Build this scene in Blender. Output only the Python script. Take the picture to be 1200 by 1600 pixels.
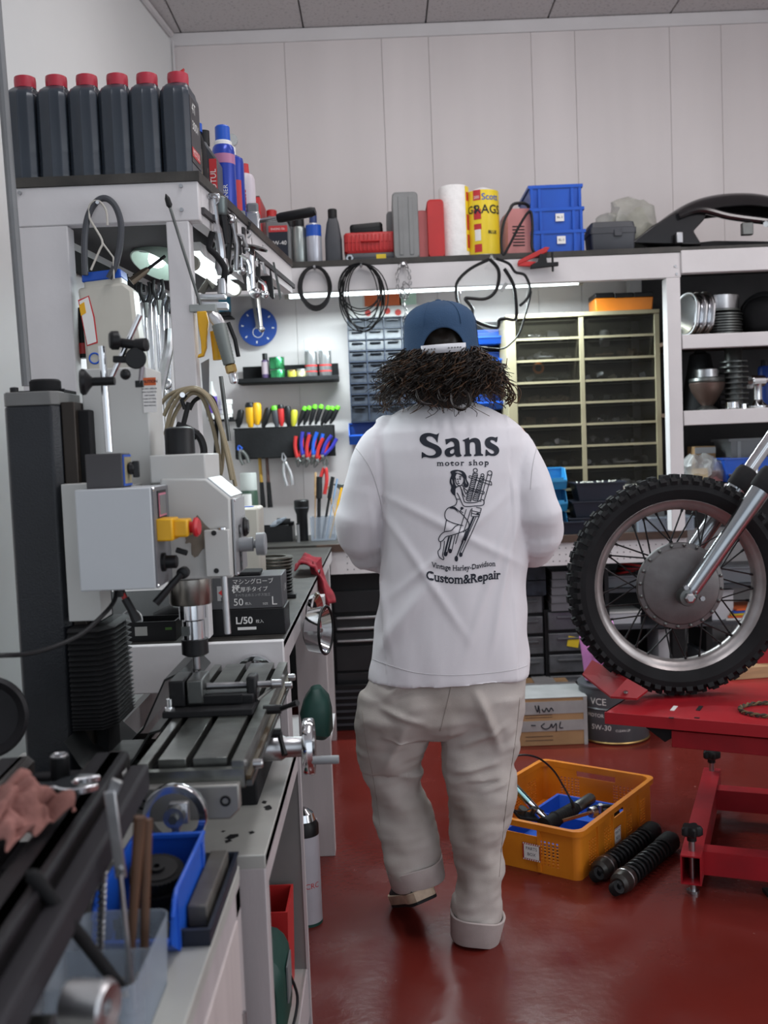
import bpy, bmesh, math, random
from mathutils import Vector, Matrix, Euler, noise
from mathutils.bvhtree import BVHTree
PI = math.pi
R = math.radians
rnd = random.Random(7)
for o in list(bpy.data.objects): bpy.data.objects.remove(o)
sc = bpy.context.scene
COL = sc.collection
# ---------------------------------------------------------------- camera
CAMH = 1.33
F = 1600.0
PITCH, ROLL = R(3.55), R(2.3)
cam = bpy.data.cameras.new('camera'); camo = bpy.data.objects.new('camera', cam); COL.objects.link(camo)
cam.sensor_fit = 'VERTICAL'; cam.sensor_height = 17.3; cam.lens = 17.3
cam.clip_start = 0.05; cam.clip_end = 60
CM = Matrix.Translation((0, 0, CAMH)) @ Matrix.Rotation(PI/2 - PITCH, 4, 'X') @ Matrix.Rotation(-ROLL, 4, 'Z')
camo.matrix_world = CM
cam.dof.use_dof = True; cam.dof.focus_distance = 2.7; cam.dof.aperture_fstop = 2.0
sc.camera = camo
CR = CM.to_3x3()
def A(px, py, Y):
    """world point on the plane at distance Y that the photograph shows at (px, py)"""
    d = CR @ Vector(((px-600)/F, -(py-800)/F, -1))
    t = Y/d.y
    return Vector((0, 0, CAMH)) + d*t
def AZ(px, py, z=0.0):
    """world point at height z that the photograph shows at (px, py)"""
    d = CR @ Vector(((px-600)/F, -(py-800)/F, -1))
    t = (z-CAMH)/d.z
    return Vector((0, 0, CAMH)) + d*t
# ---------------------------------------------------------------- world, lights, exposure
w = bpy.data.worlds.new('world'); sc.world = w; w.use_nodes = True
bg = w.node_tree.nodes['Background']; bg.inputs[0].default_value = (0.80, 0.88, 1.0, 1); bg.inputs[1].default_value = 0.45
sc.view_settings.view_transform = 'Standard'; sc.view_settings.look = 'None'
sc.view_settings.gamma = 1; sc.view_settings.use_curve_mapping = False
sc.view_settings.exposure = 0.0
def area(name, loc, rot, sx, sy, power, col):
    l = bpy.data.lights.new(name, 'AREA'); l.shape = 'RECTANGLE'; l.size = sx; l.size_y = sy; l.energy = power; l.color = col
    o = bpy.data.objects.new(name, l); COL.objects.link(o); o.location = loc; o.rotation_euler = rot
    return o
# daylight through the open shop door behind the camera; the rest are added fills
area('daylight', (1.2, -2.2, 1.8), (R(90), 0, R(8)), 4.6, 3.0, 32, (0.86, 0.93, 1.0))
area('overhead_fill_light', (2.6, 2.4, 3.40), (0, R(-12), 0), 0.5, 1.6, 34, (1.0, 0.93, 0.94))  # added overhead fill out of view, lifts the walls
area('side_fill_light', (3.35, 0.8, 1.9), (0, R(90), 0), 2.2, 2.4, 48, (0.90, 0.95, 1.0))  # added fill just inside the right wall, brightens the left wall
area('back_wall_fill_light', (0.7, 3.7, 3.40), (R(16), 0, 0), 2.4, 0.3, 19, (1.0, 0.965, 0.96))  # added fill above the view, washes the upper back wall
area('near_overhead_fill_light', (0.2, 1.9, 3.41), (0, 0, 0), 0.3, 1.3, 20, (0.96, 0.96, 1.0))  # added fill above the view, lights the person from overhead
# ---------------------------------------------------------------- helpers
class MB:
    def __init__(s): s.v = []; s.f = []
    def add(s, vs, fs, M=None):
        b = len(s.v)
        s.v += [tuple(M @ Vector(v)) if M else tuple(v) for v in vs]
        s.f += [tuple(b+i for i in f) for f in fs]; return s
    def box(s, c, d, rot=None, taper=1.0):
        x, y, z = d[0]/2, d[1]/2, d[2]/2; t = taper
        vs = [(-x*t,-y*t,-z),(x*t,-y*t,-z),(x*t,y*t,-z),(-x*t,y*t,-z),(-x,-y,z),(x,-y,z),(x,y,z),(-x,y,z)]
        M = Matrix.Translation(c)
        if rot is not None: M = M @ (rot.to_4x4() if isinstance(rot, Matrix) else Euler(tuple(R(a) for a in rot)).to_matrix().to_4x4())
        return s.add(vs, [(3,2,1,0),(4,5,6,7),(0,1,5,4),(1,2,6,5),(2,3,7,6),(3,0,4,7)], M)
    def loft(s, rings, cap=True, closed=True):
        n = len(rings[0]); vs = [p for r in rings for p in r]; fs = []
        m = n if closed else n-1
        for i in range(len(rings)-1):
            for j in range(m):
                a, b = i*n+j, i*n+(j+1) % n
                fs.append((a, b, b+n, a+n))
        if cap and closed:
            fs.append(tuple(range(n))[::-1]); fs.append(tuple((len(rings)-1)*n+j for j in range(n)))
        return s.add(vs, fs)
    def tube(s, pts, r, n=8, cap=True, closed=False):
        pts = [Vector(p) for p in pts]; rs = r if isinstance(r, (list, tuple)) else [r]*len(pts)
        N = len(pts); rings = []; up = None
        for i, p in enumerate(pts):
            if closed: t = pts[(i+1) % N]-pts[i-1]
            else: t = pts[min(i+1, N-1)]-pts[max(i-1, 0)]
            t = t.normalized() if t.length > 1e-9 else Vector((0,0,1))
            if up is None:
                up = t.orthogonal().normalized()
            up = (up - t*up.dot(t)); up = up.normalized() if up.length > 1e-6 else t.orthogonal().normalized()
            b = t.cross(up)
            rings.append([p + (up*math.cos(2*PI*j/n)+b*math.sin(2*PI*j/n))*rs[i] for j in range(n)])
        if closed:
            vs = [p for q in rings for p in q]; fs = []
            for i in range(N):
                for j in range(n):
                    i2 = (i+1) % N; j2 = (j+1) % n
                    fs.append((i*n+j, i*n+j2, i2*n+j2, i2*n+j))
            return s.add(vs, fs)
        return s.loft(rings, cap)
    def cyl(s, p0, p1, r0, r1=None, n=20, cap=True):
        return s.tube([p0, p1], [r0, r0 if r1 is None else r1], n, cap)
    def lathe(s, prof, o=(0,0,0), ax=(0,0,1), n=28, closed=False):
        q = Vector((0,0,1)).rotation_difference(Vector(ax)).to_matrix().to_4x4(); M = Matrix.Translation(o) @ q
        rings = [[M @ Vector((max(r,1e-5)*math.cos(2*PI*j/n), max(r,1e-5)*math.sin(2*PI*j/n), z)) for j in range(n)] for r, z in prof]
        if closed: rings.append(rings[0])
        return s.loft(rings, cap=not closed)
    def prism(s, poly, d, o=(0,0,0), ax='y', M=None):
        """extrude a 2D outline by d: ax 'y' outline in xz, 'z' in xy, 'x' in yz"""
        def m(p, t):
            v = {'y': (p[0], t, p[1]), 'z': (p[0], p[1], t), 'x': (t, p[0], p[1])}[ax]
            return Vector(v)+Vector(o)
        n = len(poly); vs = [m(p, 0) for p in poly]+[m(p, d) for p in poly]
        return s.add(vs, [tuple(range(n))[::-1], tuple(range(n, 2*n))]+[(i, (i+1) % n, (i+1) % n+n, i+n) for i in range(n)], M)
    def ball(s, c, r, n=12, M=None):
        r = r if isinstance(r, (tuple, list)) else (r, r, r)
        rings = []
        for i in range(n//2+1):
            t = PI*i/(n//2); k = max(math.sin(t), 1e-4)
            rings.append([(c[0]+r[0]*k*math.cos(2*PI*j/n), c[1]+r[1]*k*math.sin(2*PI*j/n), c[2]-r[2]*math.cos(t)) for j in range(n)])
        if M: rings = [[M @ Vector(p) for p in q] for q in rings]
        return s.loft(rings)
    def torus(s, c, R0, r, ax=(0,0,1), n=32, m=8):
        q = Vector((0,0,1)).rotation_difference(Vector(ax)).to_matrix()
        return s.tube([Vector(c)+q @ Vector((R0*math.cos(2*PI*i/n), R0*math.sin(2*PI*i/n), 0)) for i in range(n)], r, m, closed=True)
    def tray(s, w, d, h, t=.004, bt=None, base=1.0, o=(0,0,0), lip=0):
        """open box with real walls; base = size of the foot relative to the rim"""
        bt = bt or t; o = Vector(o)
        def rect(a, b, z): return [o+Vector(p) for p in ((-a/2,-b/2,z),(a/2,-b/2,z),(a/2,b/2,z),(-a/2,b/2,z))]
        rings = [rect(w*base, d*base, 0)]
        if lip: rings += [rect(w, d, h-lip), rect(w+2*lip, d+2*lip, h-lip), rect(w+2*lip, d+2*lip, h)]
        else: rings += [rect(w, d, h)]
        rings += [rect(w-2*t, d-2*t, h), rect(w*base-2*t, d*base-2*t, bt)]
        return s.loft(rings)
    def mesh(s, name):
        me = bpy.data.meshes.new(name); me.from_pydata(s.v, [], s.f); me.update()
        bm = bmesh.new(); bm.from_mesh(me); bmesh.ops.recalc_face_normals(bm, faces=bm.faces); bm.to_mesh(me); bm.free()
        return me
def link(name, me, mat, parent=None, bev=0, smooth=35, seg=2):
    o = bpy.data.objects.new(name, me); COL.objects.link(o)
    if mat: me.materials.clear(); me.materials.append(mat)
    if parent: o.parent = parent
    if smooth and len(me.polygons):
        me.polygons.foreach_set('use_smooth', [True]*len(me.polygons))
        me.set_sharp_from_angle(angle=R(smooth))
    if bev:
        m = o.modifiers.new('bevel', 'BEVEL'); m.width = bev; m.segments = seg; m.limit_method = 'ANGLE'; m.angle_limit = R(40); m.harden_normals = False
    return o
def P(name, mb, mat, parent=None, bev=0, smooth=35, label=None, seg=2):
    o = link(name, mb.mesh(name), mat, parent, bev, smooth, seg)
    if label: o['label'] = label
    return o
def tag(o, label, cat, group=None):
    o['label'] = label; o['category'] = cat
    if group: o['group'] = group
    return o
def T(name, label, cat, loc=(0,0,0), rz=0, group=None, rot=None):
    o = bpy.data.objects.new(name, None); COL.objects.link(o); o.empty_display_size = .05
    o.location = loc; o.rotation_euler = rot if rot else (0, 0, R(rz))
    return tag(o, label, cat, group)
def O(name, mb, mat, label, cat, loc=(0,0,0), rz=0, group=None, bev=0, rot=None, smooth=35):
    o = P(name, mb, mat, None, bev, smooth); o.location = loc; o.rotation_euler = rot if rot else (0, 0, R(rz))
    return tag(o, label, cat, group)
def S(name, mb, mat, bev=0, parent=None):
    o = P(name, mb, mat, parent, bev); 
    if not parent: o['kind'] = 'structure'
    return o
def kids(o, _c={}):
    return [c for c in bpy.data.objects if c.parent == o]
def dup(root, loc=None, rz=None, label=None, group=None, rot=None, scale=None):
    c = root.copy(); COL.objects.link(c)
    for ch in kids(root):
        d = ch.copy(); COL.objects.link(d); d.parent = c
        for g in kids(ch):
            e = g.copy(); COL.objects.link(e); e.parent = d
    if loc is not None: c.location = loc
    if rz is not None: c.rotation_euler = (0, 0, R(rz))
    if rot is not None: c.rotation_euler = rot
    if scale is not None: c.scale = (scale,)*3 if not isinstance(scale, tuple) else scale
    if label: c['label'] = label
    if group: c['group'] = group
    return c
def spline(pts, n=6, closed=False):
    pts = [Vector(p) for p in pts]; N = len(pts); out = []
    rng = range(N if closed else N-1)
    for i in rng:
        if closed: a, b, c, d = pts[i-1], pts[i], pts[(i+1) % N], pts[(i+2) % N]
        else: a, b, c, d = pts[max(i-1,0)], pts[i], pts[i+1], pts[min(i+2,N-1)]
        for k in range(n):
            t = k/n
            out.append(.5*((2*b)+(c-a)*t+(2*a-5*b+4*c-d)*t*t+(3*b-3*c+d-a)*t**3))
    if not closed: out.append(pts[-1])
    return out
def rrect(w, h, r, n=4):
    out = []
    for cx, cy, a0 in ((w/2-r, h/2-r, 0), (-w/2+r, h/2-r, 90), (-w/2+r, -h/2+r, 180), (w/2-r, -h/2+r, 270)):
        for k in range(n+1):
            a = R(a0+90*k/n); out.append((cx+r*math.cos(a), cy+r*math.sin(a)))
    return out
# ---------------------------------------------------------------- materials
MATS = {}
def mat(name, col, rough=.5, metal=0, var=.08, scale=8, bump=0, bscale=60, col2=None, spec=.5, coat=0, trans=0, alpha=1, ior=1.45, emit=0, stretch=(1,1,1), sheen=0, thr=None):
    if name in MATS: return MATS[name]
    m = bpy.data.materials.new(name); m.use_nodes = True; nt = m.node_tree; b = nt.nodes['Principled BSDF']; L = nt.links.new
    col = tuple(col)
    if emit:
        b.inputs['Emission Color'].default_value = (*col, 1); b.inputs['Emission Strength'].default_value = emit
    tc = nt.nodes.new('ShaderNodeTexCoord'); mp = nt.nodes.new('ShaderNodeMapping'); mp.inputs['Scale'].default_value = stretch
    L(tc.outputs['Object'], mp.inputs[0])
    if var or col2:
        nz = nt.nodes.new('ShaderNodeTexNoise'); nz.inputs['Scale'].default_value = scale; nz.inputs['Detail'].default_value = 6
        L(mp.outputs[0], nz.inputs['Vector'])
        cr = nt.nodes.new('ShaderNodeValToRGB'); L(nz.outputs['Fac'], cr.inputs[0])
        lo, hi = thr or (.32, .68)
        cr.color_ramp.elements[0].position = lo; cr.color_ramp.elements[1].position = hi
        c2 = col2 or tuple(c*(1-var) for c in col); c1 = col if col2 else tuple(min(1, c*(1+var)) for c in col)
        cr.color_ramp.elements[0].color = (*c2, 1); cr.color_ramp.elements[1].color = (*c1, 1)
        L(cr.outputs[0], b.inputs['Base Color'])
    else: b.inputs['Base Color'].default_value = (*col, 1)
    b.inputs['Roughness'].default_value = rough; b.inputs['Metallic'].default_value = metal
    b.inputs['Specular IOR Level'].default_value = spec; b.inputs['Coat Weight'].default_value = coat; b.inputs['Coat Roughness'].default_value = .1
    b.inputs['Transmission Weight'].default_value = trans; b.inputs['Alpha'].default_value = alpha; b.inputs['IOR'].default_value = ior
    if sheen: b.inputs['Sheen Weight'].default_value = sheen
    if bump:
        n2 = nt.nodes.new('ShaderNodeTexNoise'); n2.inputs['Scale'].default_value = bscale; n2.inputs['Detail'].default_value = 4
        L(mp.outputs[0], n2.inputs['Vector'])
        bp = nt.nodes.new('ShaderNodeBump'); bp.inputs['Strength'].default_value = bump; bp.inputs['Distance'].default_value = .003
        L(n2.outputs['Fac'], bp.inputs['Height']); L(bp.outputs[0], b.inputs['Normal'])
    MATS[name] = m; return m
WHITE = mat('white_paint', (.62,.60,.605), .55, var=.06, scale=3, bump=.25, bscale=30)
WALL = mat('wall_paint', (.66,.615,.61), .45, var=.04, scale=1.5, bump=.1, bscale=6, stretch=(3,3,.3))
WALLL = mat('left_wall_paint', (.74,.75,.745), .5, var=.03, scale=1.2)
CEIL = mat('ceiling_board', (.60,.575,.575), .8, col2=(.38,.36,.37), scale=70, thr=(.30,.44))
WTOP = mat('worn_worktop', (.035,.032,.028), .5, var=.5, scale=9, bump=.3)
BROWN = mat('brown_edge', (.075,.045,.032), .6, var=.3)
STANDW = mat('stand_paint_side', (.42,.38,.385), .5, var=.06, scale=4, stretch=(6,6,.6), bump=.1)
STANDT = mat('stand_paint_top', (.40,.40,.37), .35, col2=(.30,.29,.28), scale=5)
BLACK = mat('black_plastic', (.009,.009,.010), .42, var=.2, spec=.35)
BLACKM = mat('black_matt', (.011,.011,.012), .75, var=.3, bump=.3, bscale=90, spec=.25)
DKGREY = mat('dark_grey_plastic', (.05,.053,.062), .45, var=.15)
GREYP = mat('grey_plastic', (.16,.165,.17), .5, var=.1)
CHROME = mat('chrome', (.75,.76,.78), .12, 1, var=.05, scale=15)
STEEL = mat('steel', (.42,.42,.43), .3, 1, var=.15, scale=20)
DSTEEL = mat('dark_steel', (.13,.135,.13), .38, .9, var=.25, scale=14)
ALU = mat('aluminium', (.55,.55,.56), .35, 1, var=.12, scale=12, bump=.15)
RED = mat('red_plastic', (.45,.022,.022), .4, var=.1)
REDP = mat('red_powder_paint', (.34,.011,.018), .38, col2=(.18,.008,.013), scale=5, thr=(.25,.55), bump=.12, bscale=40)
BLUE = mat('blue_plastic', (.012,.085,.47), .35, var=.08)
SKYB = mat('light_blue_plastic', (.03,.25,.50), .4, var=.08)
YEL = mat('yellow_plastic', (.72,.38,.01), .4, var=.06)
ORG = mat('orange_plastic', (.72,.20,.012), .42, var=.08)
CRATE = mat('yellow_orange_plastic', (.72,.24,.015), .42, col2=(.58,.17,.01), scale=7)
GREEN = mat('lime_plastic', (.12,.50,.02), .4, var=.1)
DGREEN = mat('dark_green_paint', (.008,.045,.035), .5, var=.2)
GTIN = mat('green_tin', (.05,.30,.12), .22, .8, var=.3, scale=5, stretch=(5,5,.2))
WPL = mat('white_plastic', (.68,.68,.67), .4, var=.04)
PAPER = mat('white_label', (.75,.74,.72), .6, var=.03)
BEIGE = mat('beige_metal', (.30,.262,.165), .45, var=.08)
CARD = mat('cardboard', (.36,.22,.11), .8, var=.12, bump=.2)
TAPE = mat('grey_tape', (.33,.33,.33), .32, var=.12, scale=10)
CLEAR = mat('clear_plastic', (.75,.78,.80), .18, var=0, alpha=.30, spec=.6)
SMOKE = mat('smoked_plastic', (.020,.018,.013), .2, var=0, alpha=.46, spec=.2)
SMOKE2 = mat('grey_smoked_plastic', (.020,.024,.033), .28, var=.5, scale=26, alpha=.9, spec=.35)
FROST = mat('frosted_plastic', (.40,.46,.54), .38, var=0, alpha=.38, spec=.3)
FILM = mat('plastic_film', (.80,.83,.82), .12, var=0, alpha=.16, spec=.9)
RUBBER = mat('rubber', (.011,.011,.012), .72, var=.25, bump=.3, bscale=50, spec=.25)
PINKP = mat('pink_metal_paint', (.50,.20,.19), .4, var=.05)
TUBE = mat('lit_tube', (.86,.97,1.0), var=0, emit=4.5)
BRASS = mat('brass', (.55,.38,.15), .35, 1, var=.2)
INK = mat('ink', (.010,.013,.024), .7, var=0)
WOODL = mat('pale_wood', (.42,.27,.14), .6, var=.15, stretch=(1,8,8))
TOWELR = mat('red_towel', (.22,.012,.022), .95, var=.3, scale=30, bump=.6, bscale=200)
CHARC = mat('pink_rag_cloth', (.33,.15,.13), .95, col2=(.20,.085,.07), scale=9, bump=.6, bscale=160)
# ---------------------------------------------------------------- text
def text_mb(s, size, M, ext=0, bold=0, serif=0, spacing=1.0):
    """flat lettering; the text baseline centre at the origin of M"""
    cu = bpy.data.curves.new('lettering', 'FONT'); cu.body = s; cu.size = size; cu.align_x = 'CENTER'; cu.offset = bold; cu.space_character = spacing; cu.resolution_u = 3
    o = bpy.data.objects.new('lettering', cu); COL.objects.link(o)
    dg = bpy.context.evaluated_depsgraph_get(); me = bpy.data.meshes.new_from_object(o.evaluated_get(dg))
    bpy.data.objects.remove(o); bpy.data.curves.remove(cu)
    mb = MB(); V = [v.co.copy() for v in me.vertices]; fs = [tuple(p.vertices) for p in me.polygons]
    if serif:
        cnt = {}
        for f in fs:
            for i in range(len(f)):
                e = tuple(sorted((f[i], f[(i+1) % len(f)]))); cnt[e] = cnt.get(e, 0)+1
        for (a, b), c in cnt.items():
            p, q = V[a], V[b]
            if c == 1 and abs(p.y-q.y) < size*.012 and size*.06 < abs(p.x-q.x) < size*.24:
                mx = (p.x+q.x)/2; hw = abs(p.x-q.x)/2+size*serif; y = p.y; t = size*.06
                if y > size*.3: y0, y1 = y-t, y
                else: y0, y1 = y, y+t
                mb.add([M @ Vector(u) for u in ((mx-hw,y0,0.00005),(mx+hw,y0,0.00005),(mx+hw,y1,0.00005),(mx-hw,y1,0.00005))], [(0,1,2,3)])
    mb.add([M @ v for v in V], fs)
    bpy.data.meshes.remove(me)
    return mb
def Mface(loc, rz=0, tilt=0):
    """plane that faces the viewer side (-Y), text upright"""
    return Matrix.Translation(loc) @ Matrix.Rotation(R(rz), 4, 'Z') @ Matrix.Rotation(R(90+tilt), 4, 'X')
def lettering(s, size, loc, mat_, parent, rz=0, tilt=0, **k):
    return P('lettering', text_mb(s, size, Mface(loc, rz, tilt), **k), mat_, parent, smooth=0)
# ================================================================ SETTING
ORD = ['leftmost', 'second from the left', 'third from the left', 'fourth from the left', 'fifth from the left', 'sixth from the left', 'seventh from the left', 'eighth from the left', 'ninth from the left', 'tenth from the left', 'eleventh from the left', 'twelfth from the left', 'thirteenth from the left', 'fourteenth from the left', 'fifteenth from the left']
WB = 5.35; CZ = 3.465
def lwx(y): return -0.983-0.105*(WB-y)
S('wall_back', MB().box((1.2, WB+.06, 1.75), (5.0, .1, 3.6)), mat('seam_dark', (.16,.15,.15), .8))  # dark backing that shows in the gaps between panels
wb = bpy.data.objects['wall_back']
seams = [-1.05] + [A(x, 250, WB).x for x in (452, 603, 676, 835, 903, 1050, 1130)] + [2.15, 2.6, 3.05, 3.6]
for a, b in zip(seams, seams[1:]):
    g = .0012
    P('panel', MB().box(((a+b)/2, WB+.004, 1.735), (b-a-g, .012, 3.47)), WALL, wb, bev=.0015)
# left wall, a little out of square with the back wall
def lw(y0, y1, z0, z1, off=0, t=.1):
    a, b = Vector((lwx(y0)-t, y0, 0)), Vector((lwx(y1)-t, y1, 0))
    return MB().prism([(lwx(y0)-t+off, y0), (lwx(y0)+off, y0), (lwx(y1)+off, y1), (lwx(y1)-t+off, y1)], z1-z0, (0,0,z0), 'z')
S('wall_left', lw(-1.2, 5.36, 0, 3.5), WALLL)
S('wall_right', MB().box((3.45, 2.1, 1.75), (.1, 6.6, 3.5)), WALLL)
FLOOR = mat('red_epoxy_floor', (.145,.017,.012), .20, col2=(.095,.014,.011), scale=1.0, thr=(.2,.8), bump=.22, bscale=38, spec=.45)
nt = FLOOR.node_tree; b_ = nt.nodes['Principled BSDF']; L_ = nt.links.new
tc_ = nt.nodes['Texture Coordinate']
nz_ = nt.nodes.new('ShaderNodeTexNoise'); nz_.inputs['Scale'].default_value = 5; nz_.inputs['Detail'].default_value = 8; L_(tc_.outputs['Object'], nz_.inputs['Vector'])
mr_ = nt.nodes.new('ShaderNodeMapRange'); mr_.inputs[1].default_value = .35; mr_.inputs[2].default_value = .7; mr_.inputs[3].default_value = .16; mr_.inputs[4].default_value = .30
L_(nz_.outputs['Fac'], mr_.inputs[0]); L_(mr_.outputs[0], b_.inputs['Roughness'])
# small chips and scuffs that show pale concrete
nz2 = nt.nodes.new('ShaderNodeTexNoise'); nz2.inputs['Scale'].default_value = 24; nz2.inputs['Detail'].default_value = 7; L_(tc_.outputs['Object'], nz2.inputs['Vector'])
cr2 = nt.nodes.new('ShaderNodeValToRGB'); cr2.color_ramp.elements[0].position = .72; cr2.color_ramp.elements[1].position = .77; L_(nz2.outputs['Fac'], cr2.inputs[0])
mx2 = nt.nodes.new('ShaderNodeMix'); mx2.data_type = 'RGBA'; mx2.inputs[7].default_value = (.25,.13,.11,1)
src = b_.inputs['Base Color'].links[0].from_socket; L_(cr2.outputs[0], mx2.inputs[0]); L_(src, mx2.inputs[6]); L_(mx2.outputs[2], b_.inputs['Base Color'])
S('floor', MB().box((1.0, 2.1, -.03), (5.2, 6.8, .06)), FLOOR)
S('ceiling', MB().box((1.0, 2.1, CZ+.05), (5.2, 6.8, .06)), mat('seam_dark', (.1,.1,.1), .8))
ceil = bpy.data.objects['ceiling']
for i in range(9):
    x0 = -1.55+i*.62
    for j in range(6):
        y1 = 5.35-j*1.1
        P('ceiling_board', MB().box((x0+.31, y1-.55, CZ+.012), (.612, 1.092, .016)), CEIL, ceil, bev=.002)
S('trim_1', MB().prism([(WB, CZ), (WB, CZ-.055), (WB-.012, CZ-.055), (WB-.03, CZ-.01), (WB-.03, CZ)], 4.4, (-1.0,0,0), 'x'), WHITE)
S('trim_2', MB().tube([(-.975, 5.335, 1.2), (-.975, 5.335, CZ)], .008, 8), WHITE)
S('trim_3', MB().tube([(lwx(y)+.012, y, CZ-.012) for y in (5.3, 4, 2, 0)], .016, 8), WHITE)

# ================================================================ BACK SHELVING (white painted timber)
SY, SZ = 4.6, 2.17
xr = A(1063, 385, SY).x
sh = T('wall_shelving', 'long white timber shelf frame along the back wall with dark board on top', 'shelving', (0, SY, 0))
P('shelf_board', MB().box((xr/2-.475, .372, SZ-.012), (xr+.95, .75, .024)), WTOP, sh)
P('front_beam', MB().box((xr/2-.475, .02, SZ-.08), (xr+.95, .04, .11)), WHITE, sh, bev=.003)
P('post', MB().box((xr-.035, .035, (SZ-.13+.9)/2), (.062, .07, SZ-.14-.9)), WHITE, sh, bev=.003)
P('post', MB().box((xr-.035, .70, (SZ-.02+.9)/2), (.062, .07, SZ-.04-.9)), WHITE, sh, bev=.003)
for px, py in ((1055, 416), (1057, 428)):
    q = A(px, py, SY)-Vector((0, SY, 0)); P('screw', MB().cyl(q+Vector((0,-.004,0)), q+Vector((0,.004,0)), .006, n=10), STEEL, sh)
# right unit with four open shelves
X0 = xr; X1 = 2.25
ru = T('shelf_unit', 'white open timber shelf unit at the right full of chrome engine parts', 'shelving', (0, SY, 0))
zt = A(1070, 386, SY).z
P('shelf_board', MB().box(((X0+X1)/2, .372, zt-.008), (X1-X0, .75, .016)), WTOP, ru)
P('front_beam', MB().box(((X0+X1)/2, .012, zt-.066), (X1-X0, .05, .10)), WHITE, ru, bev=.003)
UZ = []
for ya, yb in ((523, 545), (642, 665), (759, 775)):
    a, b = A(1068, ya, SY).z, A(1068, yb, SY).z; UZ.append(a)
    P('shelf_edge', MB().box(((X0+X1)/2, .02, (a+b)/2), (X1-X0, .04, a-b)), WHITE, ru, bev=.003)
    P('shelf_board', MB().box(((X0+X1)/2, .40, a-.010), (X1-X0, .72, .018)), BROWN, ru)
P('post', MB().box((X1-.03, .035, 1.05), (.062, .07, 2.1)), WHITE, ru, bev=.003)
P('back_panel', MB().box(((X0+X1)/2, .735, 1.5), (X1-X0, .012, 1.3)), mat('shelf_back_grey', (.065,.062,.065), .7), ru)

# lit tubes
def tube_lamp(name, a, b, r, label, drop=.03):
    a, b = Vector(a), Vector(b); t = T(name, label, 'light', (a+b)/2); d = (b-a)/2; u = d.normalized()
    P('tube', MB().cyl(-d, d, r), TUBE, t)
    hz = Vector((0,0,drop))
    side = u.cross(Vector((0,0,1))).normalized()
    hb = MB(); 
    ring = lambda c: [c+side*.03+hz*.4+Vector((0,0,.0)), c+side*.022+hz*1.3, c-side*.022+hz*1.3, c-side*.03+hz*.4+Vector((0,0,0)), c-side*.02+hz*.75, c+side*.02+hz*.75]
    hb.loft([ring(-d*1.03), ring(d*1.03)]); P('housing', hb, WPL, t)
    for s in (-1, 1): P('end_cap', MB().cyl(d*s, d*s*1.0+u*s*.022, r*1.15), mat('lamp_cap', (.30,.29,.25), .6), t)
    return t
tube_lamp('tube_lamp', A(452, 461, 4.86), A(903, 439, 4.86), .0175, 'long lit white tube lamp under the back shelf')
def lamp_light(name, a, b, power):
    a, b = Vector(a), Vector(b); l = bpy.data.lights.new(name, 'AREA'); l.shape = 'RECTANGLE'; l.size = (b-a).length; l.size_y = .03; l.energy = power; l.color = (.84,.97,1.0)
    o = bpy.data.objects.new(name, l); COL.objects.link(o); o.location = (a+b)/2-Vector((0,0,.022))
    o.rotation_euler = (b-a).to_track_quat('X', 'Z').to_euler()
lamp_light('tube_lamp_light', A(452, 461, 4.86), A(903, 439, 4.86), 42)

# ================================================================ BACK BENCH
BZ, BY = .895, 4.75
bx1 = A(1073, 850, BY).x
bb = T('work_bench', 'long bench along the back wall with dark top and white pegboard apron', 'bench', (0, BY, 0))
P('worktop', MB().box((bx1/2-.475, .290, BZ-.018), (bx1+.90, .58, .036)), WTOP, bb, bev=.003)
P('edge_strip', MB().box((bx1/2-.16, -.008, BZ-.018), (bx1+.32, .016, .034)), BROWN, bb)
ap = P('apron', MB().box((bx1/2-.13, .01, BZ-.09), (bx1+.26, .014, .105)), WHITE, bb)
hol = MB(); 
x = -.18
while x < bx1-.03:
    for z in (BZ-.062, BZ-.092, BZ-.122): hol.cyl((x, .0008, z), (x, .004, z), .0028, n=6)
    x += .030
P('peg_hole', hol, INK, bb)['kind'] = 'stuff'
P('leg', MB().box((.25, .05, .40), (.06, .06, .80)), BLACKM, bb)
P('leg', MB().box((bx1-.04, .05, .40), (.06, .06, .80)), BLACKM, bb)
P('back_panel', MB().box((bx1/2-.475, .570, .44), (bx1+.9, .02, .87)), mat('dark_board', (.03,.03,.033), .7), bb)

# ================================================================ LEFT BENCH (carries the upper cabinet frame)
LX, LY = -.25, 2.42
lb = T('side_bench', 'white bench along the left wall behind the milling machine', 'bench', (0, LY, 0))
P('worktop', MB().box((-.475, 1.15, BZ-.02), (.45, 2.33, .018)), WTOP, lb, bev=.002)
zf0 = A(300, 1078, LY).z
P('front_board', MB().box((-.475, -.012, (BZ-.008+zf0)/2), (.45, .024, BZ-.008-zf0)), WHITE, lb, bev=.003)
P('side_panel', MB().box((LX-.012, .08, .43), (.02, .10, .86)), STANDW, lb, bev=.002)
P('side_panel', MB().box((LX-.005, .90, .43), (.10, .06, .86)), STANDW, lb, bev=.002)
P('end_panel', MB().box((LX-.065, 2.24, .43), (.11, .06, .86)), STANDW, lb, bev=.002)
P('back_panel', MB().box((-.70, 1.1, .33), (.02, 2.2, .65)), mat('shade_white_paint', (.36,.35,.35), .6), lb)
P('lower_shelf', MB().box((-.47, 1.1, .12), (.42, 2.2, .02)), WHITE, lb)
P('side_edge', MB().box((LX-.004, 1.15, BZ-.042), (.008, 2.3, .06)), STANDW, lb)
for xx in (-.46, -.60): P('strut', MB().box((xx, .35, .42), (.07, .05, .8)), STANDW, lb)

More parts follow.
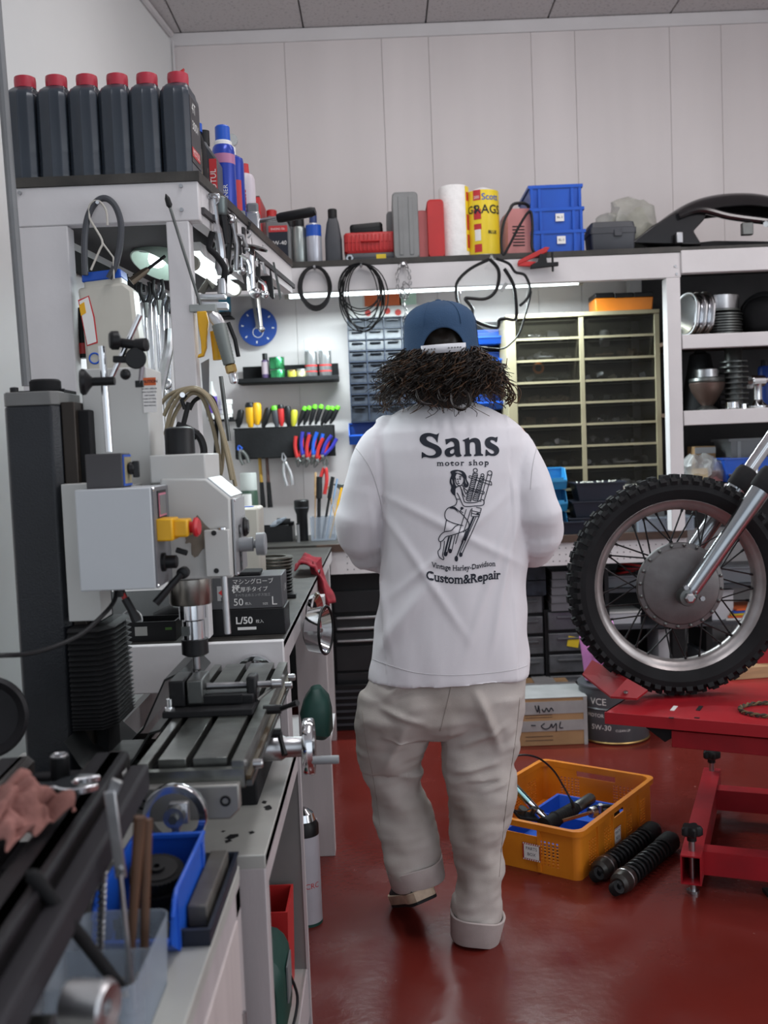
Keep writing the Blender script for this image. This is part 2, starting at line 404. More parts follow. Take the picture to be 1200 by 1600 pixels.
# ================================================================ UPPER LEFT CABINET FRAME
UX0, UX1, UT = -.83, -.40, 1.965
def us(y, x): return x - 0.0*y
uc = T('cabinet_frame', 'white screwed timber frame over the side bench with black top board', 'cabinet', (0, LY, 0))
top = [(UX0-.01,-.01), (UX1+.004,-.01), (UX1+.12, 1.15), (UX0+.10, 1.15)]
P('top_board', MB().prism(top, .022, (0,0,UT), 'z'), WTOP, uc)
zb = A(180, 350, LY).z
P('front_beam', MB().box(((UX0+UX1)/2, .012, (UT+zb)/2), (UX1-UX0, .036, UT-zb)), WHITE, uc, bev=.003)
sb = [(UX1-.03, .03), (UX1, .03), (UX1+.115, 1.15), (UX1+.085, 1.15)]
P('side_beam', MB().prism(sb, UT-zb, (0,0,zb), 'z'), WHITE, uc)
P('side_beam', MB().prism([(UX0, .03), (UX0+.03, .03), (UX0+.13, 1.15), (UX0+.10, 1.15)], UT-zb, (0,0,zb), 'z'), WHITE, uc)
xa, xb = A(265, 450, LY).x, A(301, 450, LY).x
P('post', MB().box(((xa+xb)/2, .02, (zb+BZ)/2), (xb-xa, .05, zb-BZ)), WHITE, uc, bev=.003)
xa2, xb2 = A(28, 450, LY).x, A(112, 450, LY).x
P('post', MB().box(((xa2+xb2)/2, .02, zb/2), (xb2-xa2, .05, zb)), WHITE, uc, bev=.003)
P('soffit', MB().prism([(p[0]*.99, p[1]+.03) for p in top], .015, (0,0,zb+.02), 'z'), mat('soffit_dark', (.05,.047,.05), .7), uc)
P('back_board', MB().prism([(UX0+.02,.05), (UX0+.035,.05), (UX0+.13, 1.15), (UX0+.115, 1.15)], zb-BZ, (0,0,BZ), 'z'), WHITE, uc)
P('tool_rail', MB().prism([(UX0+.06,.2), (UX0+.075,.2), (UX0+.16, 1.15), (UX0+.145, 1.15)], .05, (0,0,A(140,450,2.9).z), 'z'), BLACKM, uc)
for px, py in ((284, 292), (285, 329), (33, 303)):
    q = A(px, py, LY)-Vector((0, LY, 0)); P('screw', MB().cyl(q+Vector((0,-.012,0)), q+Vector((0,.004,0)), .0045, n=10), STEEL, uc)
q0, q1 = A(302, 412, 2.62), A(366, 452, 3.15)
tube_lamp('tube_lamp', q0, q1, .0165, 'short lit white tube lamp under the upper left cabinet', .04)
lamp_light('side_tube_light', q0, q1, 5)
q0, q1 = A(228, 390, 2.75), A(262, 412, 2.95)
rl = T('clamp_lamp', 'pale reflector lamp glowing behind the cabinet opening', 'light', (q0+q1)/2)
M_ = Matrix.Rotation(R(-25), 4, 'Y')
P('reflector', MB().lathe([(.012,.05),(.03,.045),(.062,0),(.066,-.03),(.062,-.03),(.05,0),(.02,.03),(.001,.035)], ax=(.35,.35,.8)), mat('pale_green_enamel', (.45,.55,.48), .3), rl)
P('bulb', MB().ball((.0,-.0,-.005), .026), TUBE, rl)
# grey conduit by the left wall
P_ = [A(0, 60, 2.3), A(8, 200, 2.3), A(22, 400, 2.3), A(40, 604, 2.3)]
O('conduit_pipe', MB().tube([A(-8, -20, 2.3), A(42, 603, 2.3)], .011, 10), GREYP, 'grey conduit pipe running up beside the left cabinet frame', 'pipe')
# ================================================================ ON THE BACK SHELF
SH = SZ
IY = 4.74                                  # items stand a hand's breadth behind the shelf front
def shx(px, py=400, Y=IY): return A(px, py, Y).x
KK = IY/1600
def can(name, label, cat, loc, r, h, body, cap, capr=.75, caph=.22, band=None, group=None, neck=True, bandz=(.2,.75)):
    t = T(name, label, cat, loc, group=group); hb = h*(1-caph)
    prof = [(r*.93,0),(r,.004),(r,hb*.93),(r*.9,hb*.975),(r*.6,hb)] if neck else [(r*.95,0),(r,.003),(r,hb-.003),(r*.96,hb)]
    P('body', MB().lathe(prof, n=24), body, t)
    P('cap', MB().lathe([(r*capr,hb*.975),(r*capr,h-.006),(r*capr*.92,h)], n=20), cap, t)
    if band: P('label', MB().lathe([(r*1.006,hb*bandz[0]),(r*1.006,hb*bandz[1])], n=24), band, t)
    return t
REDBOX = mat('red_card', (.50,.03,.035), .5, var=.1)
# red carton and jerry can at the far left
t = T('oil_box', 'tall red carton at the left end of the back shelf', 'box', (shx(398), 4.70, SH))
P('carton', MB().box((0,.10,.155), (.085,.24,.31)), REDBOX, t, bev=.003); P('flap', MB().box((.0,.10,.313), (.08,.235,.003)), DKGREY, t)
t = T('oil_jug', 'grey plastic oil jug with red screw cap and red front label', 'jug', (shx(437), IY+.02, SH))
P('body', MB().prism([(-.055,0),(.055,0),(.057,.16),(.045,.20),(.0,.225),(-.045,.235),(-.058,.20)], .09, (0,-.045,0)), GREYP, t, bev=.008)
P('cap', MB().lathe([(.024,.232),(.024,.262),(.02,.266)], o=(-.03,0,0), n=20), RED, t)
P('label', MB().box((.0,-.0465,.09), (.085,.002,.135)), INK, t); P('label', MB().box((.0,-.0480,.172), (.085,.002,.028)), REDBOX, t)
lettering('5W-40', .026, (0,-.0485,.10), PAPER, t)
lettering('ENGINE OIL', .012, (0,-.0497,.167), PAPER, t)
can('small_bottle', 'small black capped bottle behind the grey oil jug', 'bottle', (shx(452), IY+.12, SH), .026, .27, DKGREY, BLACK)
ALB = mat('brushed_tin', (.33,.36,.35), .3, .7, var=.15)
can('aerosol_can', 'grey green aerosol can between oil jug and white aerosol', 'can', (shx(469), IY, SH), .033, .235, ALB, BLACK)
t = can('aerosol_can', 'white and blue aerosol can left of the tall black bottle', 'can', (shx(492), IY-.02, SH), .035, .245, mat('can_white', (.50,.52,.58), .3, .4), mat('navy', (.02,.04,.15), .4), capr=.5)
P('print', MB().lathe([(.0353,.13),(.0353,.18)], n=24), BLUE, t)
t = T('oil_bottle', 'tall slim matt black bottle left of the red tool cases', 'bottle', (shx(522), IY, SH))
P('body', MB().loft([[(x*a, y*a, z) for x, y in rrect(.078, .06, .018)] for z, a in ((0,.95),(.006,1),(.12,.98),(.19,.72),(.215,.52))]), DKGREY, t)
P('cap', MB().lathe([(.021,.213),(.021,.252),(.018,.255)], n=18), BLACK, t)
# cases
def case(name, label, loc, w, d, h, m, ribs=0, upright=False, mh=BLACK, rx=None):
    t = T(name, label, 'case', loc, rot=rx)
    rr = .018
    if upright:
        ring = lambda a, y: [(x*a, y, h/2+z*a) for x, z in rrect(w, h, rr)]
        P('shell', MB().loft([ring(.94, -d/2), ring(1, -d/2+.008), ring(1, -.003), ring(.975, -.002), ring(.975, .002), ring(1, .003), ring(1, d/2-.008), ring(.94, d/2)]), m, t)
    else:
        ring = lambda a, z: [(x*a, y*a, z) for x, y in rrect(w, d, rr)]
        P('shell', MB().loft([ring(.94, 0), ring(1, .008), ring(1, h*.48), ring(.975, h*.49), ring(.975, h*.51), ring(1, h*.52), ring(1, h-.008), ring(.94, h)]), m, t)
    for i in range(ribs):
        f = (i+.5)/ribs-.5
        if upright: P('rib', MB().box((f*w*.8, -d/2-.001, h/2), (w/ribs*.3, .005, h*.86)), m, t, bev=.0015)
        else: P('rib', MB().box((f*w*.9, -d/2-.001, h/2), (w/ribs*.35, .006, h*.8)), m, t, bev=.0015)
    return t
cx = shx(585)
t = case('tool_case', 'flat black socket case with yellow sticker under the red case', (shx(580), IY+.03, SH), .235, .17, .044, DKGREY)
P('sticker', MB().box((.045,-.0862,.023), (.044,.0012,.024)), mat('yellow_print', (.62,.45,.02), .5), t)
sp = T('hex_socket', 'small chrome hex socket lying on the left of the black socket case', 'socket', (shx(547), IY-.075, SH+.0175))
P('ring', MB().lathe([(.017,-.012),(.017,.012),(.009,.012),(.009,-.012)], ax=(0,1,0), n=6, closed=True), CHROME, sp)
t = case('tool_case', 'red ribbed case lying on the flat black socket case', (shx(578,370), IY+.03, SH+.045), .238, .16, .092, RED, ribs=12)
P('handle', MB().tube([(-.04,-.08,.05),(-.04,-.092,.05),(.04,-.092,.05),(.04,-.08,.05)], .004), RED, t)
t = case('tool_case', 'small black case lying on top of the red ribbed case', (shx(572,340), IY+.03, SH+.138), .15, .10, .045, BLACK, rx=(0,R(-3),0))
t = case('tool_case', 'dark grey upright case half hidden behind the tall grey case', (shx(622), IY+.20, SH), .09, .2, .26, GREYP, upright=True)
t = case('tool_case', 'tall light grey upright case, tallest on the back shelf', (shx(635), IY+.03, SH), .115, .24, .30, mat('light_grey_plastic', (.21,.215,.215), .5), ribs=2, upright=True)
t = case('tool_case', 'faded pinkish red upright case beside the grey case', (shx(660), IY+.03, SH), .055, .2, .22, mat('faded_red', (.37,.09,.09), .5), upright=True)
t = case('tool_case', 'bright red upright case beside the white paper roll', (shx(681), IY+.01, SH), .076, .2, .262, RED, upright=True)
# paper towel rolls
RW = mat('towel_paper', (.78,.77,.76), .9, var=.04, scale=40, bump=.8, bscale=70)
RY = mat('roll_wrap_yellow', (.80,.60,.03), .3, var=.03)
def arcband(r, a0, a1, z0, z1, n=10):
    mb = MB(); vs = []
    for i in range(n+1):
        a = R(a0+(a1-a0)*i/n)
        vs += [(r*math.sin(a), -r*math.cos(a), z0), (r*math.sin(a), -r*math.cos(a), z1)]
    return mb.add(vs, [(2*i, 2*i+2, 2*i+3, 2*i+1) for i in range(n)])
def wrap_text(s, size, r, a, z, **k):
    mb = text_mb(s, size, Matrix.Identity(4), **k); out = []
    for x, y, zz in mb.v:
        b = R(a)+x/r; out.append((r*math.sin(b), -r*math.cos(b), z+y))
    mb.v = out; return mb
t = T('paper_roll', 'white shop towel roll with red printed edge', 'paper roll', (shx(712), IY, SH))
r1 = .068
P('roll', MB().lathe([(r1-.004,0),(r1,.004),(r1,.322),(r1-.005,.33),(.02,.33),(.02,.31)], n=32), RW, t)
for z0, z1 in ((.05,.11),(.13,.20),(.26,.30)): P('red_print', arcband(r1+.001, 50, 85, z0, z1), REDBOX, t)
P('yellow_print', arcband(r1+.0006, 44, 95, .035, .325), RY, t)
t = T('paper_roll', 'yellow wrapped shop rag roll right of the white roll', 'paper roll', (shx(757), IY, SH), rz=-8)
r2 = .072
P('roll', MB().lathe([(r2-.004,0),(r2,.004),(r2,.30),(.02,.322),(.02,.31)], n=32), RW, t)
P('wrapper', MB().lathe([(r2+.001,.015),(r2+.001,.30)], n=32), RY, t)
for z0, z1 in ((.025,.06),(.17,.215),(.255,.30)): P('red_print', arcband(r2+.002, -33, -5, z0, z1), REDBOX, t)
P('white_print', arcband(r2+.0021, -30, -8, .075, .125), PAPER, t); P('red_print', arcband(r2+.002, -33,-5,.125,.15), REDBOX, t)
P('lettering', wrap_text('RAGS', .055, r2+.0027, 22, .195, bold=.0006), INK, t, smooth=0)
P('lettering', wrap_text('RAGS', .048, r2+.0027, -62, .20, bold=.0006), INK, t, smooth=0)
P('lettering', wrap_text('BLUE', .02, r2+.0027, 35, .105, bold=.0005), INK, t, smooth=0)
P('lettering', wrap_text('Scott', .04, r2+.0027, 30, .255, bold=.0004), BLUE, t, smooth=0)
P('lettering', wrap_text('200', .018, r2+.0027, -20, .262), PAPER, t, smooth=0)
# battery charger with cables and clamps
t = T('battery_charger', 'pink metal battery charger with black cable, beside the blue crates', 'charger', (shx(810), IY+.03, SH), rz=6)
P('housing', MB().prism([(-.065,0),(.065,0),(.06,.20),(.05,.215),(-.045,.215),(-.06,.19)], .16, (0,-.08,0)), PINKP, t, bev=.004)
for i in range(7): P('vent', MB().box((-.012+i*.0, -.081, .05+i*.014), (.055,.002,.005)), BLACK, t)
P('base', MB().box((0,0,.006), (.135,.165,.012)), BLACK, t)
P('handle', MB().tube(spline([(-.05,-.07,.19),(-.03,-.07,.235),(.03,-.07,.235),(.055,-.07,.19)]), .007), BLACK, t)
def D(px, py, Y, o): return A(px, py, Y)-Vector(o)
cab = [(800,322),(788,345),(783,375),(786,398),(795,385),(812,352),(828,330),(832,352),(831,385),(838,398)]
O('charger_cable', MB().tube(spline([A(x,y,4.60) for x,y in cab]), .006), BLACK, 'black cable looped over the front of the pink charger', 'cable')
t = T('jumper_clamp', 'red jumper clamp hanging over the shelf edge below the charger', 'clamp', A(835, 405, 4.57))
P('jaw', MB().prism([(-.075,-.022),(.055,.028),(.07,.05),(.05,.052),(-.07,-.002)], .016), RED, t, bev=.003)
P('jaw', MB().prism([(-.075,-.026),(-.02,-.03),(.01,-.01),(-.06,-.005)], .016, (0,.002,0)), RED, t, bev=.003)
t = T('jumper_clamp', 'black jumper clamp hanging beside the red clamp', 'clamp', A(848, 412, 4.56))
P('jaw', MB().prism([(-.055,-.02),(.07,-.012),(.07,.006),(.02,.005),(.015,.04),(-.01,.045),(-.02,.01),(-.05,-.002)], .016), BLACK, t, bev=.003)
P('tail', MB().tube([(.045,.008,.05),(.045,.008,-.035)], .005), BLACK, t)
# blue crates, dark tool box, bag
crates = []
def blue_crate():
    t = T('blue_crate', 'x', 'crate', (0,0,0), group='stacked blue crates on the back shelf')
    w, d, h = .245, .34, .106
    P('tub', MB().tray(w*.965, d*.975, h, .005, base=.93), BLUE, t)
    P('rim', MB().tray(w, d, .012, .010, bt=.0, base=1, o=(0,0,h-.012)) if False else MB().loft([[(x*a,y*b,z) for x,y in ((-w/2,-d/2),(w/2,-d/2),(w/2,d/2),(-w/2,d/2))] for a,b,z in ((1,1,h-.014),(1,1,h),(.95,.965,h),(.95,.965,h-.014))] , cap=False), BLUE, t)
    for sx in (-1, 1):
        P('rib', MB().box((sx*w*.30, -d/2*.965, h*.45), (.012,.014,h*.8)), BLUE, t)
        P('rib', MB().box((sx*w*.44, -d/2*.965, h*.45), (.012,.014,h*.8)), BLUE, t)
    return t
bc = blue_crate(); cxx = shx(869); 
for i, (o, lb_) in enumerate(((bc, 'bottom blue crate of the stack, small white sticker on its front'), (None, 'middle blue crate of the stack, small white sticker near its rim'), (None, 'top blue crate of the stack, no sticker'))):
    loc = (cxx-.004*i, IY+.09, SH+.100*i)
    c = o or dup(bc)
    c.location = loc; c['label'] = lb_; crates.append(c)
for i in (0, 1):
    P('sticker', MB().box((.012, -.1675+(.001), .062), (.038,.002,.034)), PAPER, crates[i])
    P('lettering', text_mb('BL-3', .014, Mface((.012,-.1682,.058))), INK, crates[i], smooth=0)
t = T('tool_box', 'dark blue grey plastic tool box right of the blue crates', 'box', (shx(955), IY+.02, SH))
P('body', MB().loft([[(x*a, y*a, z) for x,y in rrect(.205,.15,.015)] for z,a in ((0,.9),(.003,.93),(.088,1.0))]), DKGREY, t)
P('lid', MB().loft([[(x*a, y*a, z) for x,y in rrect(.212,.156,.015)] for z,a in ((.088,1),(.112,1),(.115,.95),(.138,.90),(.142,.78))]), DKGREY, t)
P('latch', MB().box((.02,-.08,.088), (.035,.008,.03)), DKGREY, t, bev=.002)
BAG = mat('cloudy_bag', (.42,.42,.37), .35, var=.25, scale=8, alpha=.55, bump=.5, bscale=20)
def crumple(mb, amp, sc_, seed=0, off=None):
    out = []
    for v in mb.v:
        p = Vector(v); n = noise.noise_vector(p*sc_+Vector((seed,0,0))); out.append(tuple(p+n*amp))
    mb.v = out; return mb
t = T('plastic_bag', 'cloudy plastic bag of parts behind the dark tool box', 'bag', (shx(1000), IY+.14, SH+.004))
mbag = MB().ball((0,0,.14), (.13,.09,.135), 28); P('film', crumple(mbag, .035, 14, 3), BAG, t)
mbag = MB().ball((.03,.0,.12), (.065,.06,.105), 20); P('contents', crumple(mbag, .03, 20, 5), mat('bag_contents', (.33,.32,.25), .5, var=.5, scale=25), t)
P('tail', crumple(MB().ball((-.10,-.02,.17), (.07,.05,.05), 20), .03, 15, 8), BAG, t)
# black fender lying on the shelf
t = T('motorcycle_fender', 'glossy black motorcycle fender lying over the right end of the shelf', 'fender', (shx(1100), IY+.05, SH))
o_ = (shx(1100), IY+.05, SH)
GB = mat('gloss_black', (.012,.011,.012), .16, var=.1, spec=.6)
ctr = [(985,378),(1010,362),(1045,335),(1080,315),(1120,305),(1165,303),(1200,308),(1240,322)]
rings = []
for i, (x, y) in enumerate(spline([Vector((x, y, 0)) for x, y in ctr], 4) and [(p.x, p.y) for p in spline([Vector((x, y, 0)) for x, y in ctr], 4)]):
    p = D(x, y, IY+.05, o_); f = i/28; wd = .035+.085*min(1, f*2.2); rings.append([(p.x+.01*a*0, p.y+wd*math.sin(R(a)), p.z-wd*.85*(1-math.cos(R(a)))) for a in range(-75, 76, 15)]+[(p.x, p.y+(wd-.004)*math.sin(R(a)), p.z-.004-wd*.85*(1-math.cos(R(a)))) for a in range(75, -76, -15)])
for r_ in rings:
    for j, p in enumerate(r_): r_[j] = (p[0], p[1], max(p[2], .002))
P('shell', MB().loft(rings), GB, t)
ps = [D(x, y, IY-.06, o_) for x, y in ((1060,338),(1095,328),(1140,338),(1200,346),(1230,350))]
P('strut', MB().tube(spline(ps), .017, 10), GB, t)
P('bracket', MB().box(D(1167, 358, IY-.08, o_), (.05,.03,.055)), DSTEEL, t, bev=.004)
P('bolt', MB().cyl(D(1197,350,IY-.1,o_), D(1203,349,IY-.06,o_), .014, n=6), CHROME, t)
P('hinge', MB().box(D(1061,372,IY-.08,o_), (.03,.03,.05)), STEEL, t, bev=.004)
fpy = [D(x,y,IY-.03,o_) for x,y in ((985,381),(1018,354),(1055,333),(1105,326),(1098,345),(1082,362),(1095,384))]; P('inner_panel', MB().prism([(p.x,max(p.z,.002)) for p in fpy], .16, (0,fpy[0].y-.02,0)), GB, t, bev=.006)
P('under_plate', MB().prism([(-.30,0),(.35,0),(.35,.03),(.05,.045),(-.2,.03)], .10, (.0,-.05,.0)), BLACKM, t)
t = T('lamp_shell', 'small chrome lamp shell lying left of the black fender', 'lamp', (shx(1050), IY+.17, SH+.17)); t.location.z = SH+.118
P('shell', MB().lathe([(.001,-.05),(.028,-.04),(.042,0),(.044,.03),(.036,.03),(.03,0)], ax=(-.4,-.8,.2), n=20), CHROME, t)
P('base', MB().box((.0,.02,-.077), (.04,.05,.08)), DSTEEL, t, bev=.005)

# ================================================================ THINGS HANGING FROM THE FRONT BEAM
FY = 4.585
def coil(name, label, cat, c, rx, rz_, m, n, th, jit=.06, drop=0, seed=1, extra=None):
    r = random.Random(seed); cc = A(c[0], c[1], FY); t = T(name, label, cat, cc); K = FY/1600
    for i in range(n):
        a = rx*K*(1+r.uniform(-jit, jit)); b = rz_*K*(1+r.uniform(-jit, jit)); dx = r.uniform(-1, 1)*jit*rx*K*.5
        top = rz_*K
        P('loop', MB().tube([(dx+a*math.cos(q), -.004*i+.002*math.sin(3*q+i), top-b+b*math.sin(q)) for q in [2*PI*k/28 for k in range(28)]], th, 6, closed=True), m, t)
    P('nail', MB().cyl((0,.02,rz_*K-.006),(0,-.03,rz_*K-.002), .005, n=8), STEEL, t)
    return t
coil('hose_coil', 'coil of black rubber hose hung on the beam, leftmost', 'hose', (493, 448), 24, 30, BLACK, 4, .0065, .10, seed=3)
t = coil('wire_coil', 'tangled coil of thin black wires hung on the beam', 'wire', (566, 458), 31, 44, BLACKM, 9, .0026, .22, seed=5)
P('loose_end', MB().tube(spline([D(x,y,FY-.02,A(566,458,FY)) for x,y in ((535,450),(533,470),(540,485),(553,498))]), .0022, 6), BLACKM, t)
P('loose_end', MB().tube(spline([D(x,y,FY-.02,A(566,458,FY)) for x,y in ((597,440),(601,470),(595,490),(580,512))]), .0022, 6), BLACKM, t)
t = T('steel_chain', 'steel chain hanging bunched from the beam above the drawers', 'chain', A(630, 415, FY)); t.scale = (1.2,1.2,1.2)
pts = []
for k in range(60):
    if k < 34: q = 2*PI*k/17; pts.append(Vector((.022*math.cos(q)*(1+.2*(k//17)), -.006*(k//17), -.055+.055*math.sin(q)*(1+.2*(k//17)))))
    else: pts.append(Vector((.006*math.sin(k), 0, -.06-(k-34)*.0095)))
for i in range(len(pts)-1):
    a, b = pts[i], pts[i+1]; c = (a+b)/2; d = (b-a).normalized(); sdv = Vector((0,1,0)) if i % 2 else d.cross(Vector((0,1,0))).normalized()
    P('chain_link', MB().tube([c+d*.0085*math.cos(q)+sdv*.005*math.sin(q) for q in [PI*k/3 for k in range(6)]], .0016, 4, closed=True), STEEL, t)
P('hook', MB().cyl((0,.02,-.002),(0,-.025,.004), .005, n=8), STEEL, t)
# gasket set in a clear bag
go = A(770, 455, FY-.03)
t = T('gasket_set', 'black engine gaskets hanging in a clear plastic bag from the beam', 'gaskets', go)
def gk(pts, th=.006, m=BLACK, closed=False): P('gasket', MB().tube(spline([D(x, y, FY-.075, go) for x, y in pts], 5, closed), th, 6, closed=closed), m, t)
gk([(765,405),(735,420),(715,440),(713,460),(716,475)], .007)
gk([(765,405),(778,420),(779,440),(772,458),(757,467),(735,466),(727,467),(738,482),(740,500),(775,512),(780,500),(790,498),(806,497),(805,460),(800,440),(788,420)], .008)
gk([(775,404),(795,412),(805,425),(820,430),(828,450),(824,466),(812,478)], .006)
gk([(830,455),(827,470),(820,495),(812,520),(800,535),(783,545),(745,542)], .004)
P('film', crumple(MB().prism([(D(x,y,FY-.05,go).x, D(x,y,FY-.05,go).z) for x,y in ((768,402),(790,420),(825,440),(822,480),(800,515),(765,520),(740,505),(722,470),(718,440),(745,415))], .02, (0,-.03,0)), .012, 12, 2), FILM, t)
P('price_tag', MB().box(D(787,449,FY-.06,go), (.016,.001,.045), (0,38,0)), mat('tag_grey', (.3,.31,.3), .6), t)
P('gathered_top', MB().lathe([(.004,0),(.012,-.02),(.035,-.06)], o=D(768,398,FY-.02,go), n=12), FILM, t)

# ================================================================ ON THE BACK WALL ABOVE THE BENCH
WY = 5.33
KW = WY/1600
def wp(px, py, Y=WY): return A(px, py, Y)
# blue degree disc with pointer
c = wp(403, 511, 5.30)
t = T('timing_disc', 'round blue degree disc on the wall with silver pointer over it', 'disc', c)
P('disc', MB().lathe([(.097,0),(.099,.004),(.097,.008)], o=(0,0,0), ax=(0,-1,0), n=40), mat('blue_enamel', (.018,.06,.28), .4), t)
for i in range(8):
    a = PI/4*i+.1; P('mark', MB().box((.078*math.sin(a), -.0092, .078*math.cos(a)), (.006,.001,.012), (0,math.degrees(a),0)), PAPER, t)
P('emblem', MB().torus((-.0,-.0093,-.028), .026, .0018, ax=(0,1,0), n=24), PAPER, t); 
P('hub', MB().lathe([(.012,0),(.012,.014),(.006,.02)], ax=(0,-1,0), n=16), STEEL, t)
P('pointer', MB().prism([(-.028,.17),(-.012,.17),(.012,.0),(.004,-.01),(-.006,0)], .004, (0,-.028,0)), STEEL, t)
# magnetic shelf with cans
a, b = wp(372, 598, 5.18), wp(528, 594, 5.18)
t = T('wall_shelf', 'small black steel shelf on the back wall holding cans', 'shelf', ((a.x+b.x)/2, 5.25, a.z-.004)); W_ = b.x-a.x
P('back_plate', MB().box((.005,.06,.045), (W_-.01,.008,.095)), BLACKM, t, bev=.002); P('base_plate', MB().box((0,-.005,0), (W_,.14,.008)), BLACKM, t, bev=.002)
P('lip', MB().box((0,-.072,.010), (W_,.006,.026)), BLACKM, t, bev=.002)
for s in (-1,1): P('side_lip', MB().box((s*W_/2,-.005,.010), (.005,.13,.024)), BLACKM, t)
wz = a.z
def wx(px): return wp(px, 590, 5.22).x
t = can('glue_tube', 'slim black and purple tube at the left on the small wall shelf', 'tube', (wx(415), 5.23, wz), .019, .145, mat('purple_print', (.10,.06,.16), .4), BLACK, capr=.7, band=mat('pink_white', (.5,.4,.45), .5), bandz=(.35,.9))
t = T('tin_can', 'lower green tin of the pair on the small wall shelf', 'tin', (wx(434), 5.22, wz), group='green tins'); P('tin', MB().lathe([(.038,0),(.039,.002),(.039,.058),(.038,.06)], n=28), GTIN, t); P('rim', MB().torus((0,0,.059), .038, .0018), STEEL, t)
c2 = dup(t, loc=(wx(433.5), 5.22, wz+.062), label='upper green tin of the pair on the small wall shelf')
t = T('tin_can', 'small yellow tin beside the green tins', 'tin', (wx(457), 5.21, wz)); P('tin', MB().lathe([(.023,0),(.024,.002),(.024,.05),(.023,.052)], n=24), mat('yellow_tin', (.45,.40,.05), .4), t); P('lid', MB().lathe([(.0245,.046),(.0245,.053),(.02,.055)], n=24), BRASS, t)
t = T('tin_can', 'small silver and yellow tin between the yellow tin and spray cans', 'tin', (wx(471), 5.21, wz)); P('tin', MB().lathe([(.023,0),(.024,.002),(.024,.052),(.023,.055)], n=24), mat('speckled_tin', (.42,.40,.24), .4, var=.5, scale=60), t); P('lid', MB().lathe([(.0245,.05),(.0245,.058)], n=24), ALU, t)
sp = T('spray_can', 'left one of two spray cans with clear caps on the wall shelf', 'spray can', (wx(487), 5.22, wz), group='spray cans on the wall shelf')
P('body', MB().lathe([(.030,0),(.032,.003),(.032,.135),(.028,.148),(.020,.152)], n=24), mat('black_silver_can', (.10,.10,.105), .25, .6, col2=(.5,.5,.5), scale=3, stretch=(8,8,.1)), sp)
P('red_band', MB().lathe([(.0325,.068),(.0325,.076)], n=24), RED, sp); P('red_band', MB().lathe([(.0325,.04),(.0325,.046)], n=24), RED, sp)
P('clear_cap', MB().lathe([(.0315,.142),(.0315,.20),(.029,.207)], n=24), CLEAR, sp); P('nozzle', MB().lathe([(.009,.15),(.009,.175),(.005,.178)], n=12), PAPER, sp)
dup(sp, loc=(wx(509), 5.22, wz), label='right one of two spray cans with clear caps on the wall shelf')
# screwdriver rack
a, b = wp(368, 720, 5.25), wp(522, 663, 5.25); RC = Vector(((a.x+b.x)/2, 5.28, (a.z+b.z)/2)); RW_ = b.x-a.x
t = T('tool_rack', 'black steel rack on the back wall holding screwdrivers and pliers', 'rack', RC); rz_h = wp(440,668,5.25).z-wp(440,716,5.25).z
P('plate', MB().box((0,.02,0), (RW_,.006,rz_h)), BLACKM, t, bev=.002); P('top_ledge', MB().box((0,-.02,rz_h/2), (RW_,.075,.006)), BLACKM, t, bev=.002); P('front_plate', MB().box((-.0,-.058,.0), (RW_*.98,.005,rz_h*.95)), BLACKM, t, bev=.002)
def sdriver(px, py0, py1, px2, col, tip, label, r=.014, blade=0.05):
    """handle from its top (px, py0) to the rack line (px2, py1); blade drops on into the rack"""
    p0, p1 = wp(px, py0, 5.24), wp(px2, py1, 5.24); d = (p1-p0).normalized(); o = p1
    t = T('screwdriver', label, 'screwdriver', o, group='screwdrivers in the wall rack'); h = (p0-p1).length
    P('handle', MB().lathe([(r*.45,0),(r*.6,.006),(r*.62,h*.12),(r*.95,h*.25),(r,h*.6),(r*.98,h*.88),(r*.7,h*.98),(r*.3,h)], ax=tuple(-d), n=12), col, t)
    P('blade', MB().cyl((0,0,0), d*blade, .0035, n=8), STEEL, t)
    if tip: P('end_cap', MB().lathe([(r*1.02,h*.80),(r*1.02,h*.90),(r*.72,h*1.0)], ax=tuple(-d), n=12), tip, t)
    return t
SL = [(377,640,668,372,BLACK,None,'dark screwdriver, {} in the rack'),(390,629,668,392,YEL,BLACK,'fat yellow and black screwdriver, {} in the rack'),(401,629,664,402,YEL,None,'plain yellow screwdriver, {} in the rack'),
 (420,637,668,411,BLACK,None,'black leaning screwdriver, {} in the rack'),(428,634,668,433,DKGREY,GREEN,'grey screwdriver with green top, {} in the rack'),(438,632,666,440,RED,BLACK,'dark red screwdriver, {} in the rack'),
 (449,634,668,452,BLACK,None,'thick black screwdriver, {} in the rack'),(460,640,667,458,mat('yellow_green', (.45,.42,.03), .4),None,'olive yellow screwdriver, {} in the rack'),
 (477,635,665,466,BLACK,GREEN,'black and green screwdriver, {} in the rack'),(484,634,664,475,BLACK,GREEN,'black and green screwdriver, {} in the rack'),(493,632,664,484,BLACK,GREEN,'black and green screwdriver, {} in the rack'),
 (503,632,663,493,BLACK,GREEN,'black and green screwdriver, {} in the rack'),(514,634,664,502,BLACK,GREEN,'black and green screwdriver, {} in the rack'),(521,635,662,508,BLACK,GREEN,'black and green leaning screwdriver, {} in the rack'),(529,634,662,516,BLACK,GREEN,'black and green screwdriver leaning most, {} in the rack')]
for i, s_ in enumerate(SL):
    r_ = .024 if i in (1,2) else (.0125 if i > 7 else .018)
    q = sdriver(s_[0], s_[1], s_[2], s_[3], s_[4], s_[5], s_[6].format(ORD[i]), r=r_)
    if i > 7:
        pass
